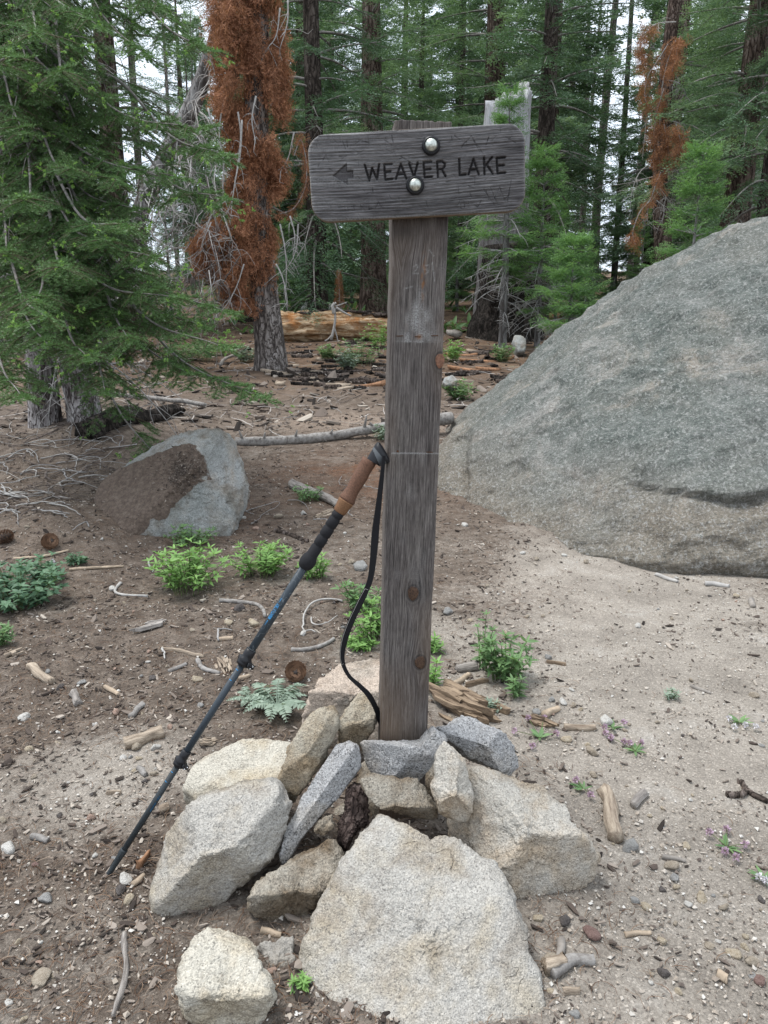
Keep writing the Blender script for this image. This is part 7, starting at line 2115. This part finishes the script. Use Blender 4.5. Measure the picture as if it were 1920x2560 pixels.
# ------------------------------------------------------------------ loose stones one can pick out
def pebble_mesh(seed, mat, sub=3):
    D, F = ico(sub); rng = np.random.RandomState(seed)
    r = np.ones(len(D))
    for _ in range(13):
        nrm = unit(rng.normal(size=3)); q = D @ nrm; h = rng.uniform(.50, .85)
        lim = np.where(q > 1e-3, h / np.maximum(q, 1e-3), 9); r = (r ** -40. + lim ** -40.) ** (-1 / 40)
    V = D * r[:, None]; V = V + D * (.06 * fbm(V * 2.2, 3, seed))[:, None]
    return mesh_from('stone', V * np.array((1, .8, .62)), F, mat)
def smat(name, a, b, sc=45):
    m, n, p, out = newmat(name); g = G(n); c = g.coord()
    f = g.noise(c, 3.0, 5, .7)
    n.links.new(g.ramp(f, [(.3, a), (.7, b)]), p.inputs['Base Color']); n.links.new(g.bump(g.noise(c, 9, 5, .7), .6, .12), p.inputs['Normal']); p.inputs['Roughness'].default_value = .9
    return m
SM = {'cream': smat('cream_stone', (.34, .27, .185), (.55, .48, .37)), 'white': smat('white_quartz', (.46, .43, .39), (.70, .68, .63)), 'grey': smat('grey_stone', (.22, .215, .205), (.42, .41, .39)),
      'pink': smat('pinkish_stone', (.34, .22, .165), (.50, .37, .30)), 'dark': smat('dark_stone', (.07, .06, .055), (.17, .15, .14)), 'red': smat('reddish_stone', (.16, .095, .08), (.28, .19, .165)), 'tan': smat('tan_stone', (.29, .235, .175), (.46, .40, .32))}
PM = {k: [pebble_mesh(hash(k) % 7 * 0 + i * 7 + len(k) * 3, m) for i in range(3)] for k, m in SM.items()}
prng = np.random.RandomState(3)
def pebble(px, wpx, kind, label, group=None, k=0, flat=1.0):
    c = on_ground(*px); d = np.linalg.norm(c - EYE); r = wpx / 2 / FPX * d
    o = link('stone', PM[kind][k % 3]); o.location = c + np.array((0, 0, r * .28 * flat)); o.scale = (r, r * prng.uniform(.85, 1.1), r * flat * prng.uniform(.9, 1.2)); o.rotation_euler = (prng.normal(0, .2), prng.normal(0, .2), prng.uniform(0, 6.28))
    return tag(o, label, 'stone', group)
S_ = [(Z5, 1092, 628, 68, 'cream', 'cream stone left of the printed pole shaft, larger of the pair'), (Z5, 992, 620, 50, 'cream', 'cream stone left of the printed pole shaft, smaller of the pair'), (Z5, 850, 866, 54, 'cream', 'cream stone left of the upper pole lock'),
      (Z5, 110, 1028, 62, 'white', 'pale flat stone near the left edge'), (Z5, 490, 476, 46, 'white', 'white stone left of the bright green plant'), (Z5, 500, 1010, 48, 'pink', 'pink stone on the left dirt'), (Z5, 415, 1062, 36, 'white', 'small white stone below the pink stone'),
      (Z5, 868, 978, 44, 'grey', 'grey stone left of the lower pole'), (Z5, 736, 1072, 36, 'pink', 'small pale pink stone beside the lower pole'), (Z5, 636, 790, 30, 'white', 'small white stone below the flat strip of wood'), (Z5, 205, 832, 32, 'grey', 'grey stone touching the thick short stick'), (Z5, 212, 698, 30, 'cream', 'small cream stone left of the split wood'),
      (Z5, 655, 862, 48, 'dark', 'dark flat stone left of the upper pole lock'), (Z5, 352, 880, 44, 'grey', 'grey flat stone on the left dirt'), (Z5, 262, 900, 50, 'dark', 'dark flat stone below the thick short stick'), (Z5, 1552, 385, 90, 'grey', 'knobby brown-grey stone behind the strap'), (Z5, 1520, 360, 40, 'tan', 'small tan stone behind the strap'), (Z5, 1490, 232, 26, 'white', 'small white stone right of the pole sleeve'), (Z5, 1310, 148, 34, 'white', 'white stone behind the pole sleeve'), (Z5, 1055, 166, 30, 'white', 'white stone right of the grey rock'), (Z5, 1053, 40, 24, 'cream', 'small cream stone right of the grey rock'), (Z5, 1200, 165, 46, 'tan', 'tan stone behind the bright green plants'), (Z5, 1105, 215, 38, 'pink', 'pinkish stone behind the bright green plants'), (Z5, 562, 124, 30, 'grey', 'bluish flat chip left of the grey rock'), (Z5, 442, 258, 24, 'white', 'small white pebble below the grey rock'), (Z5, 1310, 670, 40, 'white', 'white stone inside the twig loop'), (Z5, 1035, 560, 72, 'dark', 'dark grey flat stone under the curved grey twig'),
      (ZL, 670, 126, 56, 'white', 'white stone under the weathered tan stick'), (ZL, 590, 125, 54, 'tan', 'brown stone under the weathered tan stick'), (ZL, 38, 562, 76, 'white', 'pale round stone at the left edge'), (ZL, 540, 692, 76, 'white', 'pale stone beside the pole tip'), (ZL, 555, 788, 60, 'cream', 'upright cream stone touching the big pale stone'), (ZL, 198, 778, 66, 'grey', 'pale grey flat stone in the lower left'), (ZL, 185, 1125, 84, 'tan', 'tan flat stone in the lower left'), (ZL, 235, 1108, 40, 'tan', 'small tan stone beside the tan flat stone'), (ZL, 392, 430, 46, 'pink', 'pinkish stone left of the pole'), (ZL, 154, 628, 28, 'red', 'small orange-red stone in the lower left'), (ZL, 412, 25, 30, 'white', 'white pebble above the weathered tan stick'), (ZL, 258, 418, 34, 'dark', 'dark grey stone left of the pole'), (ZL, 130, 130, 44, 'cream', 'pale stone near the left edge'), (ZL, 580, 222, 34, 'cream', 'cream round stone left of the lower pole lock'), (ZL, 598, 170, 34, 'cream', 'cream stone just above the cream round stone'), (ZL, 565, 162, 30, 'grey', 'grey stone in the cluster left of the lower lock'), (ZL, 535, 170, 40, 'white', 'pale stone in the cluster left of the lower lock'), (ZL, 668, 238, 38, 'tan', 'tan oblong stone right of the cluster'), (ZL, 627, 268, 34, 'dark', 'dark lump below the cluster of stones'), (ZL, 410, 588, 34, 'white', 'white pebble left of the pole tip'), (ZL, 520, 740, 66, 'dark', 'dark flat chip between the pole tip stone and the upright stone'), (ZL, 80, 965, 38, 'cream', 'cream stone at the left edge low down'), (ZL, 168, 1050, 30, 'pink', 'small pink stone above the tan flat stone'), (ZL, 38, 1228, 36, 'white', 'white stone at the lower left corner'), (ZL, 662, 935, 30, 'cream', 'small cream stone left of the round cream boulder'), (ZL, 150, 250, 30, 'tan', 'small tan stone at the left'), (ZL, 15, 440, 40, 'tan', 'tan stone cut by the left edge'), (ZL, 100, 1300, 36, 'cream', 'cream stone cut by the bottom edge'), (ZL, 1175, 1085, 40, 'pink', 'pinkish pebble between the cream boulder and the slab'),
      (ZR, 1064, 553, 92, 'grey', 'flat grey stone under the thick tan stick'), (ZR, 1240, 640, 62, 'tan', 'tan stone right of the big warm boulder'), (ZR, 1256, 688, 48, 'grey', 'grey stone below the tan stone'), (ZR, 1264, 725, 40, 'cream', 'small cream stone below the grey stone'), (ZR, 1370, 772, 66, 'cream', 'cream stone at the lower right'), (ZR, 1310, 800, 44, 'white', 'pale stone left of the cream stone'), (ZR, 1470, 815, 44, 'tan', 'tan stone right of the cream stone'), (ZR, 1085, 788, 50, 'grey', 'grey stone right of the slab'), (ZR, 1136, 812, 54, 'cream', 'oblong yellow-brown stone right of the slab'), (ZR, 778, 876, 64, 'dark', 'dark grey lump beside the slab'), (ZR, 892, 934, 78, 'red', 'reddish-brown stone beside the slab'), (ZR, 662, 862, 52, 'cream', 'yellowish stone touching the slab'), (ZR, 835, 1050, 56, 'grey', 'grey stone above the curved white-barked stick'), (ZR, 718, 1042, 62, 'tan', 'tan stone above the short split stick'), (ZR, 1196, 957, 50, 'cream', 'cream stone right of the reddish stone'), (ZR, 1515, 1020, 66, 'cream', 'yellowish stone low at the right, front of a trio'), (ZR, 1557, 985, 42, 'cream', 'yellowish stone low at the right, middle of a trio'), (ZR, 1563, 938, 34, 'cream', 'yellowish stone low at the right, back of a trio'), (ZR, 1586, 1052, 66, 'tan', 'grey-tan flat stone beside the trio'), (ZR, 1588, 1110, 40, 'grey', 'grey stone below the flat stone at the right'), (ZR, 1404, 982, 50, 'tan', 'flat tan stone in the lower right'), (ZR, 1208, 1100, 54, 'dark', 'dark curved stone in the lower right'), (ZR, 825, 1278, 56, 'grey', 'grey stone at the bottom edge'), (ZR, 790, 88, 62, 'cream', 'cream angular stone behind the warm boulder'), (ZR, 898, 146, 62, 'tan', 'oblong tan stone behind the warm boulder'), (ZR, 880, 112, 34, 'cream', 'small cream stone between the two behind the warm boulder'), (ZR, 955, 12, 86, 'white', 'white smooth stone near the straight pale stick'), (ZR, 905, 245, 42, 'tan', 'tan stone right of the warm boulder top'), (ZR, 1202, 738, 40, 'dark', 'dark stone at the right of the warm boulder'), (ZR, 1440, 960, 30, 'white', 'white pebble in the lower right'), (ZR, 1305, 552, 46, 'cream', 'cream stone left of the lilac flowers'), (ZR, 1625, 1135, 50, 'red', 'red-brown lump at the lower right edge'), (ZR, 1630, 780, 34, 'dark', 'dark stone at the right edge'), (ZR, 720, 1178, 34, 'cream', 'pale stone beside the slab low down'), (ZR, 1275, 1180, 40, 'cream', 'cream pebble near the bottom right'),
      (Z6, 1098, 636, 38, 'white', 'white stone on the bare trail'), (Z6, 1600, 938, 44, 'tan', 'tan stone at the right side of the trail'), (Z6, 708, 770, 46, 'grey', 'grey stone right of the plant by the post'), (Z6, 352, 200, 44, 'white', 'white stone between the post and the boulder'), (Z6, 776, 328, 30, 'white', 'white stone against the boulder foot'), (Z6, 872, 358, 34, 'tan', 'tan stone against the boulder foot'), (Z6, 660, 346, 36, 'tan', 'tan stone before the boulder'), (Z6, 600, 318, 30, 'white', 'small white stone before the boulder'), (Z6, 525, 672, 50, 'cream', 'cream stone above the plant by the post'), (Z6, 375, 610, 36, 'cream', 'cream pebble right of the post'), (Z6, 275, 578, 60, 'grey', 'bluish grey stone right of the post'), (Z6, 770, 962, 50, 'white', 'white stone behind the flowering plants'), (Z6, 820, 978, 40, 'tan', 'tan stone behind the flowering plants'), (Z6, 725, 955, 40, 'grey', 'grey stone behind the flowering plants'), (Z6, 655, 1005, 54, 'grey', 'grey flat stone left of the flowering plants'), (Z6, 486, 962, 38, 'cream', 'cream chunk below the plant by the post'), (Z6, 1520, 505, 40, 'cream', 'cream stone below the boulder at the right'), (Z6, 850, 995, 30, 'cream', 'small cream stone behind the flowers'), (Z6, 1180, 1050, 26, 'tan', 'small tan stone on the trail')]
for i, (z, x, y, wz, kd, lab) in enumerate(S_):
    pebble(zp(z, x, y), wz * z[2], kd, lab, k=i, flat=.8 if 'flat' in lab else 1.0)
cols = ['cream', 'white', 'grey', 'tan', 'pink', 'cream', 'tan', 'dark']
for i in range(150):
    px, py = prng.uniform(0, 1920), prng.uniform(1480, 2540) if i % 4 else prng.uniform(1280, 1600)
    if 330 < px < 1520 and 1820 < py: continue
    if px > 1100 and py < 1440: continue
    kd = cols[prng.randint(len(cols))]; side_ = 'left of the stone pile' if px < 900 else 'right of the stone pile'
    pebble((px, py), prng.uniform(9, 17), kd, f'small {kd} pebble loose on the dirt {side_}', f'small {kd} pebbles on the dirt {side_}', i)

# ------------------------------------------------------------------ litter nobody could count
lr = np.random.RandomState(21)
def field(n, y0, y1, spread=.62, power=1.5):
    """random ground points in view, denser towards the viewer"""
    y = y0 + (y1 - y0) * lr.rand(n) ** power
    x = lr.uniform(-spread, spread, n) * (y * .97 + .4)
    return x, y
def normals(x, y):
    e = .02
    return unit(np.stack([-(gz(x + e, y) - gz(x - e, y)) / (2 * e), -(gz(x, y + e) - gz(x, y - e)) / (2 * e), np.ones_like(x)], 1))
def attr_mat(name, stops, rough=.92):
    m, n, p, out = newmat(name); g = G(n)
    n.links.new(g.ramp(g.attr('v'), stops), p.inputs['Base Color']); p.inputs['Roughness'].default_value = rough; p.inputs['Specular IOR Level'].default_value = .12
    return m
def lay(acc, tmpl, x, y, size, a, lift=.2, tilt=.25, squash=None):
    n = len(x); N_ = unit(normals(x, y) + lr.normal(0, tilt, (n, 3)))
    az = lr.uniform(0, 2 * np.pi, n); h = np.stack([np.cos(az), np.sin(az), 0 * az], 1)
    X = unit(h - N_ * (h * N_).sum(1)[:, None]); Y_ = np.cross(N_, X)
    P3 = np.stack([x, y, gz(x, y) + .003], 1)
    sc = size[:, None] * (np.ones((n, 3)) if squash is None else squash)
    which = lr.randint(0, len(tmpl), n)
    for k, t in enumerate(tmpl):
        q = which == k
        zmin = t[0][:, 2].min() * sc[q][:, 2]
        pos = P3[q] + np.array((0, 0, 1.0)) * (lift * size[q] * (sc[q][:, 2] / size[q]))[:, None]
        scatter(acc, t[0], t[1], pos, X[q], Y_[q], N_[q], sc[q], a[q])
def grit_t(seed):
    rng = np.random.RandomState(seed)
    D = np.array([(1, 0, 0), (0, 1, 0), (-1, 0, 0), (0, -1, 0), (0, 0, 1), (0, 0, -1)], float) + rng.normal(0, .22, (6, 3))
    F = np.array([(0, 1, 4), (1, 2, 4), (2, 3, 4), (3, 0, 4), (1, 0, 5), (2, 1, 5), (3, 2, 5), (0, 3, 5)])
    return D * np.array((1, .85, .7)), F
def chip_t(seed):
    rng = np.random.RandomState(seed); V, F = slab(rng, 2.0, rng.uniform(.4, 1.1), .22, 6)
    return V[:13], np.concatenate([F[:6], F[12:18]] + [F[18:]])
def needle_t():
    return np.array([(-1, 0, 0), (0, .018, .05), (1, 0, 0), (0, -.018, .05)]), np.array([(0, 3, 1), (1, 3, 2)])
def needle_bent(s):
    rng = np.random.RandomState(s); t = np.linspace(-1, 1, 5); c = rng.normal(0, .25)
    w_ = np.array((.5, 1, 1, 1, .5)) * .028; z = .07 + .05 * rng.normal(size=5); y = c * (1 - t ** 2)
    V = np.concatenate([np.stack([t, y - w_, z], 1), np.stack([t, y + w_, z + .02], 1)]); i = np.arange(4)
    return V, np.concatenate([np.stack([i, i + 1, i + 6], 1), np.stack([i, i + 6, i + 5], 1)])
# gravel
x, y = field(46000, 1.05, 7.0, .60, 1.7)
lit, ru, ta = ground_cover(x, y)
keep = lr.rand(len(x)) < np.clip(1.05 - .45 * lit, .3, 1) * np.clip(.65 + 1.1 * pn(xy0(x * 4, y * 4), 99), .12, 1)
x, y = x[keep], y[keep]
acc = Acc(); sz = np.exp(lr.normal(np.log(.0026), .55, len(x))); sz = np.clip(sz, .0012, .0075)
lay(acc, [grit_t(i) for i in range(5)], x, y, sz, lr.rand(len(x)), .25)
GRAV = attr_mat('gravel_grains', [(0, (.10, .08, .07)), (.3, (.24, .20, .165)), (.6, (.40, .345, .285)), (.85, (.48, .44, .39)), (1, (.56, .54, .50))])
tag(acc.build('gravel', GRAV, None, smooth=False), 'fine gravel grains scattered over the dirt', 'gravel', kind='stuff')
# bark chips and wood flakes
x, y = field(48000, 1.05, 9.5, .59, 1.5)
lit, ru, ta = ground_cover(x, y)
clump = np.clip(.62 + 1.0 * pn(xy0(x * 3.2, y * 3.2), 97) + .7 * pn(xy0(x * 9, y * 9), 98), .08, 1)
keep = lr.rand(len(x)) < np.clip(.12 + 1.0 * lit, .10, 1) * clump * 1.35
x, y = x[keep], y[keep]
acc = Acc(); sz = np.clip(np.exp(lr.normal(np.log(.0062), .5, len(x))), .002, .026) * (1 + .05 * y)
lay(acc, [chip_t(i) for i in range(8)], x, y, sz, lr.rand(len(x)) ** 1.1, .14, .30)
k_ = DRIFT[lr.randint(0, len(DRIFT), 1500)] + lr.normal(0, .006, (1500, 3)); up_ = unit(np.array((0, -.45, .9)) + lr.normal(0, .3, (1500, 3)))
h_ = lr.normal(size=(1500, 3)); X_ = unit(h_ - up_ * (h_ * up_).sum(1)[:, None])
for t_, a_, b_, s_ in ((chip_t(3), 0, 700, .009), (needle_bent(2), 700, 1500, .022)):
    q_ = slice(a_, b_); scatter(acc, t_[0], t_[1], k_[q_] + up_[q_] * .006, X_[q_], np.cross(up_[q_], X_[q_]), up_[q_], s_ * lr.uniform(.5, 1.4, b_ - a_), lr.rand(b_ - a_) * .9)
CHIP = attr_mat('bark_chips', [(0, (.030, .025, .022)), (.35, (.080, .062, .052)), (.65, (.165, .135, .113)), (.88, (.27, .23, .195)), (1, (.44, .39, .33))])
tag(acc.build('bark_litter', CHIP, None, smooth=False), 'bark chips and wood flakes littering the dirt', 'litter', kind='stuff')
# needles and fine twigs
x, y = field(60000, 1.1, 10, .60, 1.35)
lit, ru, ta = ground_cover(x, y)
keep = lr.rand(len(x)) < np.clip(.06 + .95 * np.maximum(lit, ru), .06, 1)
x, y = x[keep], y[keep]; lit, ru = lit[keep], ru[keep]
acc = Acc(); sz = lr.uniform(.008, .026, len(x)) * (1 + .05 * y)
lay(acc, [needle_t()] + [needle_bent(i) for i in range(4)], x, y, sz, np.clip(lr.rand(len(x)) * .8 + .0, 0, 1), .05, .12)
NEED = attr_mat('dry_needles', [(0, (.045, .028, .019)), (.4, (.125, .072, .045)), (.65, (.20, .135, .09)), (.88, (.33, .275, .22)), (1, (.46, .42, .36))])
tag(acc.build('needle_litter', NEED, None, smooth=False), 'dry brown needles and fine twigs littering the dirt', 'litter', kind='stuff')
# coarse debris in the middle distance
x, y = field(7000, 8.5, 26, .6, 1.2)
acc = Acc(); sz = np.clip(np.exp(lr.normal(np.log(.035), .6, len(x))), .01, .16)
lay(acc, [chip_t(i) for i in range(8)], x, y, sz, lr.rand(len(x)) ** 1.6, .12, .3)
tag(acc.build('forest_litter', CHIP, None, smooth=False), 'sticks and bark littering the forest floor', 'litter', kind='stuff')
x, y = field(4000, 8, 26, .6, 1.2)
acc = Acc(); sz = lr.uniform(.05, .28, len(x))
lay(acc, [needle_bent(i + 9) for i in range(5)], x, y, sz, lr.rand(len(x)), .06, .12, np.array((1, .8, .5)))
TW = attr_mat('forest_twigs', [(0, (.07, .055, .045)), (.5, (.20, .175, .155)), (1, (.44, .41, .38))])
tag(acc.build('twig_litter', TW, None, smooth=False), 'dead twigs littering the forest floor', 'litter', kind='stuff')
# needles drifted over the left half of the half-buried rock come as soil: see the ground mound
# green ground cover far back
x, y = field(1800, 20, 60, .55, 1.3)
keep = pn(xy0(x * .25, y * .25), 88) > .05; x, y = x[keep], y[keep]
acc = Acc(); n = len(x)
for k in range(4):
    az = lr.uniform(0, 6.28, n); el = lr.uniform(.3, 1.2, n)
    d = np.stack([np.cos(az) * np.cos(el), np.sin(az) * np.cos(el), np.sin(el)], 1); X, Y_, Z_ = frame(d, lr.normal(0, .5, n))
    scatter(acc, *LT[0], np.stack([x, y, gz(x, y)], 1), X, Y_, Z_, lr.uniform(.15, .45, n), lr.rand(n))
tag(acc.build('ground_cover', L_mid, None), 'low green herbs covering the far forest floor', 'ground cover', kind='stuff')
